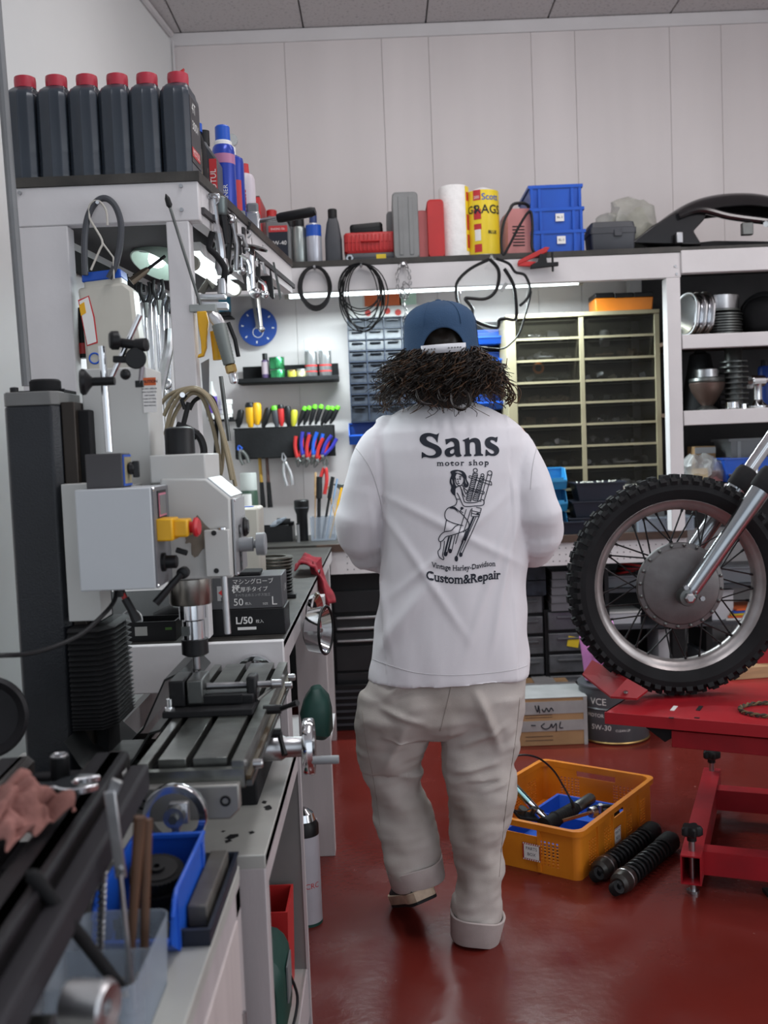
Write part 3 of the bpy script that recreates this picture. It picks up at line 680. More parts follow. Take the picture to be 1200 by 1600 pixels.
def plier(px, py, L, ang, hm, jm, label, cat='pliers'):
    t = T('pliers', label, cat, wp(px, py, 5.20), rot=(0, R(ang), 0), group='pliers hung on the tool rack' if cat == 'pliers' else None)
    for s in (-1, 1):
        P('handle', MB().tube(spline([(s*.004,s*.003,0),(s*.017,s*.003,L*.4),(s*.015,s*.003,L*.8)]), [.005]+[.0095]*12, 8), hm, t)
        P('jaw', MB().tube([(s*.002,s*.002,.004),(-s*.010,s*.002,-L*.12),(-s*.002,s*.002,-L*.32)], [.005,.006,.002], 6), jm, t)
    P('pivot', MB().cyl((0,-.009,0),(0,.009,0), .008, n=12), STEEL, t)
    return t
pr = [(466,716,.14,4,RED),(474,712,.15,8,mat('blue_red_grip', (.03,.03,.30), .4)),(481,716,.15,14,RED),(490,712,.15,18,BLUE),(496,718,.14,25,RED),(504,712,.14,34,mat('blue_red_grip', (.03,.03,.30), .4))]
for i, (px, py, L, an, m_) in enumerate(pr): plier(px, py, L, an, m_, DSTEEL, ('red' if m_ == RED else 'blue')+' handled pliers on the rack, '+ORD[i]+' of six')
plier(508, 730, .17, 190, RED, DSTEEL, 'red handled pliers hanging handles down at the rack right end')
plier(445, 722, .15, 170, STEEL, STEEL, 'silver locking pliers hanging at the middle of the rack')
plier(376, 704, .09, 160, DSTEEL, BLUE, 'small pliers with blue tips at the rack left end')
# steel ruler / scraper hanging
# hammers on the wall
for i, (px, hm, lab) in enumerate(((405, mat('amber_handle', (.42,.24,.03), .5), 'hammer with amber handle hung head up on the wall'), (416, mat('brown_handle', (.10,.05,.04), .5), 'hammer with dark handle hung right beside the amber one'))):
    o = wp(px, 708, 5.27); t = T('hammer', lab, 'hammer', o, group='hammers on the back wall')
    P('head', MB().cyl((-.024,0,.0),(.02,-.004,.0), .014, .012, n=14), STEEL, t)
    P('handle', MB().tube([(0,0,.012),(.004,0,-.15),(.008,-.005,-.27)], [.008,.009,.011], 10), hm, t)
    P('grip', MB().tube([(.0042,0,-.15),(.0085,-.005,-.28)], [.0105,.0135], 10), BLACK, t)
# calendar-like packets above the drawers
t = T('parts_packet', 'orange and white parts packets pinned above the small drawers', 'packet', wp(604, 479, 5.31))
for px, py, w_, h_, m_ in ((600,488,108,20,PAPER),(583,466,34,26,mat('orange_print', (.62,.12,.03), .5)),(612,465,30,26,mat('orange_print', (.62,.12,.03), .5)),(637,464,26,24,mat('mint_print', (.45,.62,.50), .5)),(558,478,24,40,PAPER)):
    P('packet', MB().box(D(px,py,5.30,wp(604,479,5.31)), (w_*KW,.008,h_*KW)), m_, t, bev=.001)
for px, py in ((575,489),(605,486),(622,488)): P('print', MB().cyl(D(px,py,5.293,wp(604,479,5.31)), D(px,py,5.289,wp(604,479,5.31)), .016, n=16), mat('red_print', (.55,.05,.04), .5), t)
# small parts drawers (dark blue grey frame, smoked drawers)
a = wp(542, 498, 5.19); fx = a.x; cwid, rp = 27.8*5.19/1600, 16.7*5.19/1600; nC, nR = 4, 8
Hc = rp*nR+.085
t = T('drawer_cabinet', 'small dark parts cabinet with grey see-through drawers on the wall', 'cabinet', (fx, 5.19, a.z-Hc))
W_ = cwid*nC+.008
FR = mat('navy_frame', (.018,.025,.045), .45)
P('frame', MB().box((W_/2,.13,Hc/2), (W_,.02,Hc)), FR, t)
for s in range(nC+1): P('upright', MB().box((.003+s*cwid,.06,Hc/2), (.005,.13,Hc)), FR, t)
zs = [0, .085]+[.085+rp*(i+1) for i in range(nR)]
for z in zs: P('rail', MB().box((W_/2,.06,z), (W_,.13,.0045)), FR, t)
for r_ in range(nR+1):
    for c_ in range(nC):
        z0, z1 = zs[r_]+.004, zs[r_+1]-.005; x0 = .006+c_*cwid; x1 = x0+cwid-.008
        if c_ and r_: d = proto.copy(); COL.objects.link(d); d.location = (c_*cwid, 0, zs[r_]-zs[1]); continue
        hh = z1-z0
        d = P('drawer', MB().loft([[(x0,y,z0),(x1,y,z0),(x1,y-(.0),z1),(x0,y,z1)] for y in (.10,)]+[[(x0,-.002,z0),(x1,-.002,z0),(x1,.006,z1),(x0,.006,z1)]]).box(((x0+x1)/2,-.004,z1-.010), (cwid*.62,.016,.005)), SMOKE2, t)
        if c_ == 0 and r_ == 1: pass
        if c_ == 0: proto = d if r_ == 1 else proto if r_ else d
        if c_ == 0 and r_ > 1: pass
# blue hanging bins right of the cap on a louvred panel
a = wp(745, 503, 5.28); 
t = T('louvre_panel', 'black louvred panel behind the blue hanging bins', 'panel', (wp(760,500,5.31).x, 5.31, wp(760,650,5.31).z)); hh = a.z-t.location.z
P('plate', MB().box((0,0,hh/2), (.26,.006,hh)), BLACKM, t)
for i in range(8): P('louvre', MB().box((0,-.006,.03+i*hh/8.2), (.24,.008,.006)), BLACKM, t)
def bin_mb(w, d, h, t_=.003, cut=.66):
    """open fronted stacking bin: low front lip, sloped cheeks"""
    mb = MB()
    prof = [(0,0),(d*.82,0),(d,h*.0+.35*h),(d,h*.42),(d*(cut+.06),h*.92),(d*cut,h),(0,h)]      # side outline, y runs to the front
    for s in (-1, 1): mb.prism([(-y, z) for y, z in prof], t_, (s*(w/2)-(t_/2), 0, 0), 'x')
    mb.box((0,-d*.41,t_/2), (w,d*.82,t_)); mb.box((0,-t_/2,h/2), (w,t_,h))
    mb.loft([[(-w/2,-d*.82,0),(w/2,-d*.82,0),(w/2,-d*.82,t_),(-w/2,-d*.82,t_)],[(-w/2,-d,h*.35),(w/2,-d,h*.35),(w/2,-d+t_,h*.35),(-w/2,-d+t_,h*.35)],[(-w/2,-d,h*.42),(w/2,-d,h*.42),(w/2,-d+t_,h*.42),(-w/2,-d+t_,h*.42)]])
    mb.box((0,-d*1.0,h*.42), (w*.96,.010,.008)); mb.box((0,-d*.04,h*.985), (w,.010,.008))
    return mb
bo = None
for i, (py, n_) in enumerate(((540,'top'),(575,'second from the top'),(606,'third from the top'),(640,'bottom'))):
    p = wp(768, py, 5.29); lab = 'blue hanging bin right of the blue cap, '+n_+' of four'
    if not bo:
        bo = T('hanging_bin', lab, 'bin', (p.x, 5.295, p.z), group='blue hanging bins'); P('bin', bin_mb(.165, .12, .078), BLUE, bo); P('contents', crumple(MB().box((0,-.05,.025), (.14,.08,.03)), .008, 40), DSTEEL, bo)
    else: dup(bo, loc=(p.x, 5.295, p.z), label=lab)
p = wp(576, 694, 5.25); t = T('hanging_bin', 'blue bin on the wall left of the white shirt', 'bin', (p.x, 5.32, p.z)); P('bin', bin_mb(.19, .15, .11), BLUE, t); P('contents', crumple(MB().box((0,-.06,.03), (.15,.10,.04)), .01, 30), DSTEEL, t)

# ---------------- beige multi drawer cabinet on the bench
CY = 4.97
a, b = wp(790, 492, CY), wp(1030, 480, CY); W_ = (b-a).x; rp = 33.6*CY/1600
nR = 10; Hc = a.z-.0-BZ-.002
t = T('drawer_cabinet', 'large beige metal cabinet of smoked glassy drawers on the bench', 'cabinet', (a.x, CY, BZ+.001))
tk = .026
P('top_panel', MB().box((W_/2,.15,Hc-.010), (W_,.31,.020)), BEIGE, t, bev=.002)
P('side_panel', MB().box((.022,.15,Hc/2), (.044,.30,Hc)), BEIGE, t, bev=.002); P('side_panel', MB().box((W_-tk/2,.15,Hc/2), (tk,.30,Hc)), BEIGE, t, bev=.002)
xm = A(912,650,CY).x-a.x; P('divider', MB().box((xm,.15,Hc/2), (.022,.30,Hc)), BEIGE, t, bev=.001)
P('back_panel', MB().box((W_/2,.30,Hc/2), (W_,.008,Hc)), mat('dark_olive', (.012,.011,.009), .8, spec=.2), t)
P('badge', MB().box((W_*.78,-.001,Hc-.010), (.055,.003,.010)), mat('badge_dark', (.08,.06,.03), .4), t)
PARTS = [DSTEEL, STEEL, ALU, mat('rusty_parts', (.16,.10,.06), .6, .5, var=.5, scale=30)]
for r_ in range(nR):
    z1 = Hc-.024-rp*r_; z0 = z1-rp+.014
    P('rail', MB().box(((W_)/2+.01,.012,z0-.006), (W_-.07,.02,.011)), BEIGE, t)
    if z0 < .02: break
    for s, (x0, x1) in enumerate(((.046, xm-.013), (xm+.013, W_-tk-.002))):
        w2 = x1-x0; mb = MB()
        d = P('drawer', MB().loft([[(x0,.008,z0),(x1,.008,z0),(x1,.008,z1),(x0,.008,z1)],[(x0,.013,z0),(x1,.013,z0),(x1,.013,z1),(x0,.013,z1)]]).box(((x0+x1)/2,.004,z1-.012), (w2*.9,.012,.006)), SMOKE, t)
        m3 = MB(); 
        for k in range(20):
            cx_ = x0+.02+rnd.random()*(w2-.05); rr = rnd.uniform(.006,.019)
            if rnd.random() < .5: m3.cyl((cx_,.05+rnd.random()*.1,z0+.002),(cx_+rnd.uniform(-.02,.02),.05+rnd.random()*.1,z0+rr*1.5), rr, n=10)
            else: m3.box((cx_,.04+rnd.random()*.1,z0+rr), (rr*2.6,rr*2,rr*1.6), (rnd.uniform(-30,30),rnd.uniform(-30,30),rnd.uniform(0,90)))
        m3.cyl((x0+.03+rnd.random()*(w2-.10),.02,z0+.012),(x0+.05+rnd.random()*(w2-.08),.025,z0+.014),.006,n=8) if rnd.random()<.6 else None
        P('drawer_contents', m3, rnd.choice(PARTS), d); q['kind'] = 'stuff'
q = wp(842, 575, CY+.02)-t.location
P('orange_ring', MB().torus((q.x,.035,q.z), .022, .006, ax=(0,1,0), n=24), mat('orange_ring', (.75,.22,.02), .4), t)
q = wp(948, 530, CY)-t.location
P('contents_jar', MB().lathe([(.022,-.02),(.024,0),(.024,.05),(.015,.06)], o=(q.x,.05,q.z-.01), n=16), mat('jar_frost', (.35,.35,.33), .4), t)
# on the cabinet
p = wp(971, 478, CY+.1); ct = BZ+.001+Hc
t = T('organizer_case', 'orange plastic organizer case with black top on the beige cabinet', 'case', (p.x, CY+.12, ct))
P('body', MB().box((0,0,.034), (.285,.16,.068), taper=.96), ORG, t, bev=.006)
for k, x in enumerate((-.095,0,.095)): P('lid', MB().box((x,0,.077-(.0 if k else -.004)), (.092,.165,.024)), BLACK, t, bev=.004)
p = wp(858, 490, CY+.1); O('steel_ruler', MB().box((0,0,.004), (.13,.05,.008)), DSTEEL, 'thin dark steel bar lying on the beige cabinet top', 'bar', (p.x, CY+.06, ct))
# ================================================================ ON THE BACK BENCH
def bp(px, Y, z=BZ): return (A(px, 830, Y).x, Y, z)
t = can('spray_can', 'big white labelled spray can with clear cap at the wall, left of the hammers', 'spray can', bp(392, 5.16), .044, .34, mat('green_black_can', (.03,.06,.04), .35), mat('cloudy_cap', (.50,.52,.50), .4, alpha=.7), capr=.95, caph=.24)
P('white_label', arcband(.0446, -45, 22, .05, .235), PAPER, t); P('green_print', arcband(.0447, 24, 60, .02, .17), mat('print_green', (.02,.35,.08), .5), t)
P('lettering', wrap_text('OIL', .018, .0450, -10, .16), REDBOX, t, smooth=0)
t = T('tool_tray', 'black tray of small tools on the bench against the wall', 'tray', bp(415, 5.05)); P('tray', MB().tray(.28, .16, .075, .005), BLACK, t)
t = T('bench_cylinder', 'small black motor part standing on the bench tools tray edge', 'part', (bp(443,5.05)[0], 5.05, BZ+.008)); P('body', MB().cyl((-.03,0,.085),(.035,0,.08), .02), BLACKM, t); P('foot', MB().box((.0,0,.035), (.06,.05,.07)), BLACK, t, bev=.003); P('pin', MB().cyl((.035,0,.08),(.055,0,.078), .008), BLACK, t)
t = T('dropper', 'small clear and blue dropper lying on the tool tray', 'dropper', (bp(422,5.0)[0], 5.02, BZ+.076)); P('body', MB().lathe([(.004,0),(.012,.02),(.012,.05),(.004,.09)], ax=(.6,0,.3)), FROST, t)
t = T('flashlight', 'thick black flashlight standing on the bench by the pencil cup', 'flashlight', bp(473, 5.0)); P('barrel', MB().lathe([(.026,0),(.027,.005),(.027,.13),(.036,.155),(.037,.195),(.033,.20),(.030,.190),(.001,.188)], n=24), BLACK, t); P('ring', MB().lathe([(.0375,.16),(.0375,.166)]), DKGREY, t)
t = T('steel_tube', 'small bright steel tube standing left of the black flashlight', 'tube', bp(466, 4.93)); P('tube', MB().cyl((0,0,0),(0,0,.085), .008, n=12), STEEL, t); P('cap', MB().cyl((0,0,.085),(0,0,.092), .0085, n=12), BLACK, t)
t = T('pencil_box', 'grey clear plastic box of brushes and pencils on the bench', 'box', bp(506, 5.0)); P('box', MB().tray(.125, .11, .115, .003, base=.95), FROST, t)
pc = [(493,738,.006,WOODL,'pale wooden stick in the pencil box, leftmost'),(499,745,.015,BLACKM,'wide black brush in the pencil box'),(520,745,.010,BLACKM,'narrow black brush in the pencil box'),(527,748,.005,mat('pencil_blue',(.2,.3,.45)),'blue and white pencil in the pencil box'),(534,762,.006,YEL,'yellow marker at the right end of the pencil box'),(513,760,.005,WOODL,'wooden stick leaning across the pencil box')]
bb0 = bp(506, 5.0)
for i, (px, py, r_, m_, lab) in enumerate(pc):
    top = A(px, py, 5.03); bot = Vector((bb0[0]-.045+i*.018, 5.0, BZ+.006)); 
    if i == 5: bot.x += .03
    t = T('brush' if 'brush' in lab else 'pencil', lab, 'brush' if 'brush' in lab else 'pencil', bot); d = top-bot
    P('shaft', MB().cyl((0,0,0), d*.65, r_*.6, n=8), m_, t); P('head', MB().cyl(d*.65, d, r_, n=8), m_, t)
t = T('hatchet', 'dark axe head tool leaning at the wall right of the pencil box', 'axe', bp(543, 5.1)); P('handle', MB().tube([(0,0,.0),(.01,.05,.24)], .010), BLACKM, t); P('head', MB().prism([(-.07,.27),(.03,.26),(.03,.22),(.0,.21)], .02, (0,.04,0)), DSTEEL, t, bev=.002)
# blue stacked bins behind the shirt
for i, lab in enumerate(('bottom','middle','top')):
    q = bp(862, 4.93, BZ+.105*i); t = T('stacking_bin', lab+' light blue stacking bin beside the beige cabinet', 'bin', q, group='light blue stacking bins', rz=0); P('bin', bin_mb(.11, .14, .10), SKYB, t); P('label_lip', MB().box((0,-.142,.045), (.08,.004,.02)), SKYB, t)
# dark bins and white box before the beige cabinet
NAVY = mat('dark_navy_plastic', (.012,.016,.028), .45)
for i, (px, Y, z, w_, h_, lab) in enumerate(((925,4.86,BZ,.24,.075,'lowest dark navy parts bin of the stack behind the tyre'),(930,4.87,BZ+.076,.235,.075,'middle dark navy parts bin of the stack behind the tyre'),(935,4.87,BZ+.152,.23,.085,'top dark navy parts bin, filled with light fittings'),(890,4.84,BZ,.10,.06,'small dark blue bin left of the navy stack'))):
    t = T('parts_bin', lab, 'bin', bp(px, Y, z), group='dark parts bins'); P('tub', MB().tray(w_, .17, h_, .004, base=.86, lip=.006), NAVY, t)
    if i == 2:
        m3 = MB()
        for k in range(34): x, y = rnd.uniform(-.09,.09), rnd.uniform(-.06,.06); m3.cyl((x,y,.06+rnd.random()*.018),(x+rnd.uniform(-.02,.02),y+rnd.uniform(-.02,.02),.078+rnd.random()*.012), .004, n=6)
        P('fittings', m3, mat('pale_fittings', (.45,.45,.40), .4), t)['kind'] = 'stuff'
t = T('parts_box', 'white plastic box with grey label beside the dark bins', 'box', bp(1000, 4.86, BZ+.13)); P('tub', MB().tray(.185, .17, .085, .006, base=.97), mat('off_white_plastic', (.50,.49,.43), .5), t); P('label', MB().box((.01,-.0855,.045), (.075,.002,.028)), GREYP, t); P('strip', MB().box((-.02,-.06,.0855), (.06,.02,.002)), BLACK, t)
t = T('parts_box', 'grey steel box under the white box behind the tyre', 'box', bp(1000, 4.86, BZ)); P('tub', MB().tray(.19, .17, .125, .004), mat('dim_grey', (.12,.12,.12), .5), t); P('handle', MB().box((0,-.088,.06), (.06,.006,.012)), STEEL, t)
t = T('clear_box', 'low clear box on the bench seen through the spokes', 'box', bp(1035, 4.80)); P('tub', MB().tray(.26,.14,.06,.004), FROST, t); P('lid', MB().box((0,0,.062), (.265,.145,.006)), FROST, t)
# items left between cabinet frame and rack
t = T('blue_bottle', 'dark bottle with blue label on the wall left of the blue disc', 'bottle', wp(352, 494, 5.20)); P('bracket', MB().box((0,.07,.0), (.06,.12,.006)), BLACKM, t); P('bottle', MB().lathe([(.028,.003),(.030,.008),(.030,.10),(.022,.125),(.010,.15),(.010,.17)], n=20), BLACK, t); P('label', MB().lathe([(.0305,.02),(.0305,.095)]), mat('label_blue', (.08,.30,.45), .5), t)
sx = wp(352, 655, 5.2); t = T('wall_shelf', 'tiny black wall shelf with white rolls left of the screwdrivers', 'shelf', sx); P('plate', MB().box((0,.06,-.005), (.09,.14,.008)), BLACKM, t); P('lip', MB().box((0,-.01,0), (.09,.004,.02)), BLACKM, t)
for i in range(4): t = T('tape_roll', 'white tape roll on the tiny wall shelf, '+('lowest','second','third','topmost')[i]+' of four', 'tape', (sx.x+.004*(i%2), 5.215, sx.z+.0005+.025*i), group='white tape rolls'); P('roll', MB().lathe([(.034,0),(.034,.023),(.012,.023),(.012,0)], n=20, closed=True), PAPER, t); P('core', MB().lathe([(.012,.002),(.012,.0235)], n=16), SKYB, t)
t = T('glue_bottle', 'white and purple glue bottle left of the tape rolls', 'bottle', wp(333, 655, 5.2)); P('bracket', MB().box((0,.07,-.004), (.05,.12,.006)), BLACKM, t); P('bottle', MB().lathe([(.024,0),(.025,.005),(.025,.12),(.012,.15),(.006,.19)], n=18), WPL, t); P('label', MB().lathe([(.0255,.03),(.0255,.115)]), mat('label_violet', (.12,.06,.35), .5), t)

# ================================================================ SHELVES OF THE RIGHT UNIT
def rp_(px, Y, z): return (A(px, 520, Y).x, Y, z)
z1, z2, z3 = UZ
def cover(px, lab, rz):
    t = T('engine_cover', lab, 'cover', (A(px, 495, 4.74).x, 4.74, z1+.102), rot=(0, R(6), R(rz)), group='chrome engine covers')
    P('shell', MB().loft([[(x, y*s, z*s) for y, z in rrect(.15, .195, .07, 5)] for x, s in ((-.012,.9),(.0,1),(.008,1),(.02,.82),(.026,.5))]), CHROME, t)
    P('rim', MB().tube([(-.006, y*1.01, z*1.01) for y, z in rrect(.15, .195, .07, 5)], .005, 6, closed=True), STEEL, t); return t
cover(1074, 'chrome engine cover standing at the left end of the top shelf', 22); cover(1086, 'chrome engine cover second from the left on the top shelf', 22); cover(1098, 'thin chrome cover third from the left on the top shelf', 22)
def rotor(px, Y, z, r, h, m, lab, cat='part', fins=0, name='brake_rotor'):
    t = T(name, lab, cat, rp_(px, Y, z)); P('disc', MB().lathe([(r*.25,0),(r,0),(r,h*.4),(r*.96,h),(r*.3,h)], n=36), m, t)
    for k in range(fins): P('fin', MB().lathe([(r*.3,-.003-.010*k-.003),(r*.985,-.003-.010*k-.003),(r*.985,-.010*k),(r*.3,-.010*k)], n=30), DSTEEL, t)
    return t
t = T('plate_stack', 'stack of thin dark clutch plates on the top shelf', 'plates', rp_(1128, 4.82, z1))
for k in range(9): P('plate', MB().lathe([(.04,.0125*k),(.093-.003*(k%2),.0125*k),(.093-.003*(k%2),.0125*k+.007),(.04,.0125*k+.007)], n=30, closed=True), DSTEEL, t)
t = T('brake_drum', 'shiny steel brake drum on top of the dark plate stack', 'drum', rp_(1124, 4.82, z1+.115)); P('drum', MB().lathe([(.02,0),(.088,0),(.090,.004),(.090,.074),(.086,.078),(.080,.07),(.02,.02)], n=36), STEEL, t); P('flange', MB().lathe([(.092,.0),(.096,.002),(.096,.010),(.092,.012)], n=36), DSTEEL, t)
t = T('tyre_tube', 'big black rubber bundle at the right end of the top shelf', 'rubber', rp_(1185, 4.85, z1)); P('bundle', crumple(MB().ball((.02,0,.10), (.115,.11,.10), 24), .02, 12, 4), RUBBER, t); P('loop', MB().torus((.02,-.02,.10), .09, .018, ax=(.1,1,.2)), RUBBER, t)
# middle shelf: funnel, dark castings, chrome caliper, chrome valve cap
t = T('oil_filter_bowl', 'brownish metal bowl with ribs on the middle shelf', 'part', rp_(1103, 4.86, z2)); P('bowl', MB().lathe([(.02,.02),(.045,.05),(.075,.10),(.083,.13),(.078,.135),(.03,.135)], n=30), mat('bronze_dull', (.20,.14,.12), .4, .8), t); P('ring', MB().lathe([(.08,.135),(.083,.142),(.08,.155),(.05,.155)], n=30), DSTEEL, t); P('cap', MB().lathe([(.05,.155),(.055,.16),(.055,.195),(.048,.20)], n=30), STEEL, t); P('foot', MB().lathe([(.05,0),(.05,.01),(.02,.03)]), DSTEEL, t)
t = T('air_funnel', 'black cone standing behind the bronze bowl', 'funnel', rp_(1093, 5.05, z2)); P('cone', MB().lathe([(.10,0),(.10,.01),(.05,.28),(.03,.29)], n=28), BLACKM, t); P('tip', MB().lathe([(.03,.29),(.025,.30)]), BLACKM, t)
t = T('engine_cylinder', 'dark finned engine cylinder on the middle shelf', 'engine part', rp_(1145, 4.88, z2))
P('barrel', MB().lathe([(.04,0),(.04,.30),(.03,.315),(.02,.315)], n=24), DSTEEL, t)
for k in range(9): P('fin', MB().lathe([(.03,.025+.025*k),(.072-.002*abs(k-4),.025+.025*k),(.072-.002*abs(k-4),.031+.025*k),(.03,.031+.025*k)], n=24), DSTEEL, t)
t = T('valve_cap', 'small chrome valve cap at the front of the middle shelf', 'ring', rp_(1142, 4.68, z2)); P('ring', MB().lathe([(.018,0),(.029,0),(.029,.032),(.024,.034),(.018,.03)], n=28), CHROME, t); P('lip', MB().torus((0,0,.004), .029, .003), STEEL, t)
t = T('small_nut', 'tiny chrome nut right of the chrome valve cap on the middle shelf', 'nut', rp_(1160, 4.68, z2)); P('nut', MB().lathe([(.006,0),(.013,0),(.013,.022),(.006,.022)], n=6, closed=True), CHROME, t)
t = T('caliper', 'bright chrome lever clamp on the middle shelf at the right edge', 'clamp', rp_(1182, 4.70, z2), rz=15)
P('base', MB().lathe([(.045,0),(.046,.012),(.03,.025),(.02,.04)], n=24), CHROME, t); P('column', MB().lathe([(.020,.03),(.018,.10),(.024,.115)], n=18), CHROME, t); P('head', MB().lathe([(.02,-.035),(.026,-.03),(.026,.03),(.02,.035)], o=(0,0,.125), ax=(1,0,0), n=16), CHROME, t)
P('arm', MB().tube([(0,0,.12),(.06,-.01,.13),(.10,-.01,.12)], .012, 8), CHROME, t); P('bolt', MB().cyl((-.035,-.01,.10),(-.055,-.01,.10), .011, n=6), STEEL, t)
t = T('blue_can', 'dark blue can at the back of the middle shelf right end', 'can', rp_(1195, 5.0, z2)); P('can', MB().lathe([(.035,0),(.036,.003),(.036,.20),(.03,.21)], n=20), mat('deep_blue', (.01,.04,.22), .4), t); P('cap', MB().lathe([(.02,.21),(.02,.24)]), BLACK, t)
# bottom shelf
t = T('clear_bin', 'clear plastic storage bin at the back of the lower right shelf', 'bin', rp_(1180, 4.98, z3)); P('tub', MB().tray(.34, .24, .20, .005, base=.92, lip=.012), mat('grey_clear', (.30,.31,.32), .3, alpha=.6, var=0), t)
for x in (-.13,.02,.13): P('rib', MB().box((x,-.118,.10), (.016,.008,.19)), mat('grey_clear2', (.40,.42,.43), .3, alpha=.7, var=0), t)
t = T('cardboard_box', 'small brown box at the left end of the lower right shelf', 'box', rp_(1092, 5.0, z3)); P('carton', MB().box((0,0,.085), (.10,.12,.17)), CARD, t, bev=.002); P('tape', MB().box((0,-.061,.15), (.1,.001,.03)), TAPE, t)
t = T('clear_bag', 'crumpled clear bag of parts on the lower right shelf', 'bag', rp_(1085, 4.78, z3)); P('film', crumple(MB().ball((0,0,.07), (.075,.07,.07), 24), .03, 22, 9), mat('hazy_film', (.45,.45,.45), .25, alpha=.5, var=.2), t); P('contents', crumple(MB().box((.0,.0,.04), (.08,.06,.06)), .01, 30), BRASS, t)
t = T('clear_bag', 'second crumpled bag of pinkish parts beside the first bag', 'bag', rp_(1112, 4.80, z3)); P('film', crumple(MB().ball((0,0,.06), (.06,.06,.055), 24), .028, 25, 12), mat('hazy_film', (.5,.5,.5), .3), t); P('contents', crumple(MB().box((0,0,.035), (.06,.05,.05)), .01, 30), PINKP, t)
t = T('blue_tray', 'blue plastic tray on the lower right shelf', 'tray', rp_(1160, 4.80, z3+.003)); P('tray', MB().tray(.25, .18, .11, .006, base=.9, lip=.006), BLUE, t); P('handle', MB().box((0,-.095,.08), (.08,.006,.014)), BLUE, t)
t = T('headlight_ring', 'round chrome and black lamp part before the blue tray', 'lamp', rp_(1165, 4.66, z3)); P('bowl', MB().lathe([(.05,0),(.075,.01),(.082,.035),(.075,.04),(.03,.03)], n=32), BLACK, t); P('rim', MB().torus((0,0,.038), .08, .005, n=36), CHROME, t); P('knob', MB().lathe([(.02,.03),(.022,.05),(.012,.065)], n=18), CHROME, t); P('knob', MB().lathe([(.012,.03),(.012,.07),(.008,.074)], o=(.035,0,0), n=12), CHROME, t)

# ================================================================ UNDER THE BACK BENCH
TC = T('tool_chest', 'black rolling tool chest with silver drawer handles under the back bench', 'tool chest', (A(518, 1000, 4.86).x, 4.86, 0))
cw = .50; x0 = 0
P('body', MB().box((cw/2,.22,.40), (cw,.44,.70)), BLACK, TC, bev=.004); P('plinth', MB().box((cw/2,.22,.025), (cw-.03,.42,.05)), BLACKM, TC)
def zc(py): return A(545, py, 4.86).z
for ya, yb, hy in ((922,957,None),(962,985,964),(987,1005,981),(1008,1048,1000),(1050,1120,None)):
    za, zb2 = zc(ya), zc(yb); d = P('drawer', MB().box((cw/2+.005,-.006,(za+zb2)/2), (cw-.03,.014,za-zb2-.004)), mat('gloss_black_paint', (.016,.016,.018), .3), TC, bev=.002)
    if hy: P('handle', MB().box((cw/2+.005,-.022,zc(hy)), (cw-.05,.016,.012)), ALU, d, bev=.003)
P('top_tray', MB().box((cw/2,.2,.772), (cw,.40,.04)), DKGREY, TC, bev=.004)
t = T('wire_crate', 'black ribbed crate at the bottom left beside the tool chest', 'crate', (A(550, 1100, 4.78).x+.02, 4.80, 0)); P('front', MB().box((0,0,.11), (.26,.02,.22)), BLACK, t, bev=.003)
for k in range(6): P('rib', MB().box((0,-.012,.03+k*.032), (.24,.008,.010)), DKGREY, t)
P('side', MB().box((.0,.02,.11), (.25,.02,.2)), BLACK, t)
# drawer towers
SMK = mat('smoked_drawer', (.075,.078,.085), .22, var=.3, scale=12, spec=.7)
def tower(px, w_, Y, rows, lab, H):
    t = T('drawer_tower', lab, 'drawers', (A(px, 1000, Y).x, Y, 0)); P('frame', MB().box((0,.19,H/2), (w_,.36,H)), BLACK, t, bev=.003)
    for k in range(rows):
        h_ = H/rows; d = P('drawer', MB().box((0,-.003,h_*(k+.5)), (w_-.03,.03,h_*.84)), SMK, t, bev=.004); P('pull', MB().box((0,-.022,h_*(k+.5)+h_*.18), (w_*.5,.012,.010)), SMK, d, bev=.002)
    return t
tower(828, .155, 4.92, 6, 'narrow black drawer tower right of the white shirt hem', .60); T2 = tower(888, .225, 4.90, 5, 'black drawer tower with a yellow scrap in one grey drawer', .52)
P('yellow_scrap', MB().box((.02,-.022,.365), (.055,.002,.05), (0,12,0)), mat('yellow_print', (.6,.4,.02), .5), T2)
t = T('parts_tray', 'clear lidded tray stack on top of the narrow drawer tower', 'tray', (A(826,950,4.92).x, 5.0, .60)); 
for k in range(2): P('tray', MB().tray(.155, .28, .07, .004, o=(0,0,.0745*k)), SMOKE2, t)
P('lid', MB().box((0,0,.152), (.158,.285,.006)), SMOKE2, t)
t = T('parts_tray', 'stack of five shallow grey trays above the yellow scrap drawer', 'tray', (A(892,900,4.90).x, 5.0, .52))
for k in range(5): P('tray', MB().tray(.21-.004*k, .28, .036, .004, o=(0,0,.0385*k), lip=.003), mat('dull_grey', (.13,.13,.14), .45), t)
# cardboard boxes with grey tape
cb = AZ(870, 1168, 0); cY = 4.42
ex0, ex1 = A(800, 1160, cY).x, A(918, 1160, cY).x
t = T('cardboard_box', 'taped cardboard box with handwriting on the floor behind the orange crate', 'box', ((ex0+ex1)/2, cY, 0)); w_ = ex1-ex0; h_ = A(880,1090,cY).z
P('carton', MB().box((0,.14,h_/2), (w_,.28,h_)), CARD, t, bev=.003)
P('tape', MB().box((0,-.0008,h_*.80), (w_*1.004,.003,h_*.26)), TAPE, t); P('tape', MB().box((0,-.0008,h_*.42), (w_*1.004,.003,h_*.22)), TAPE, t); P('tape', MB().box((.02,.14,h_+.001), (w_*.9,.285,.003)), TAPE, t); P('tape', MB().box((w_/2-.006,-.0015,h_*.5), (.016,.003,h_)), TAPE, t)
hw = MB()
def scribble(mb, pts, th=.0024): 
    mb.tube([(x, -.0035, z) for x, z in [(p.x, p.y) for p in spline([Vector((a,b,0)) for a,b in pts], 5)]], th, 5)
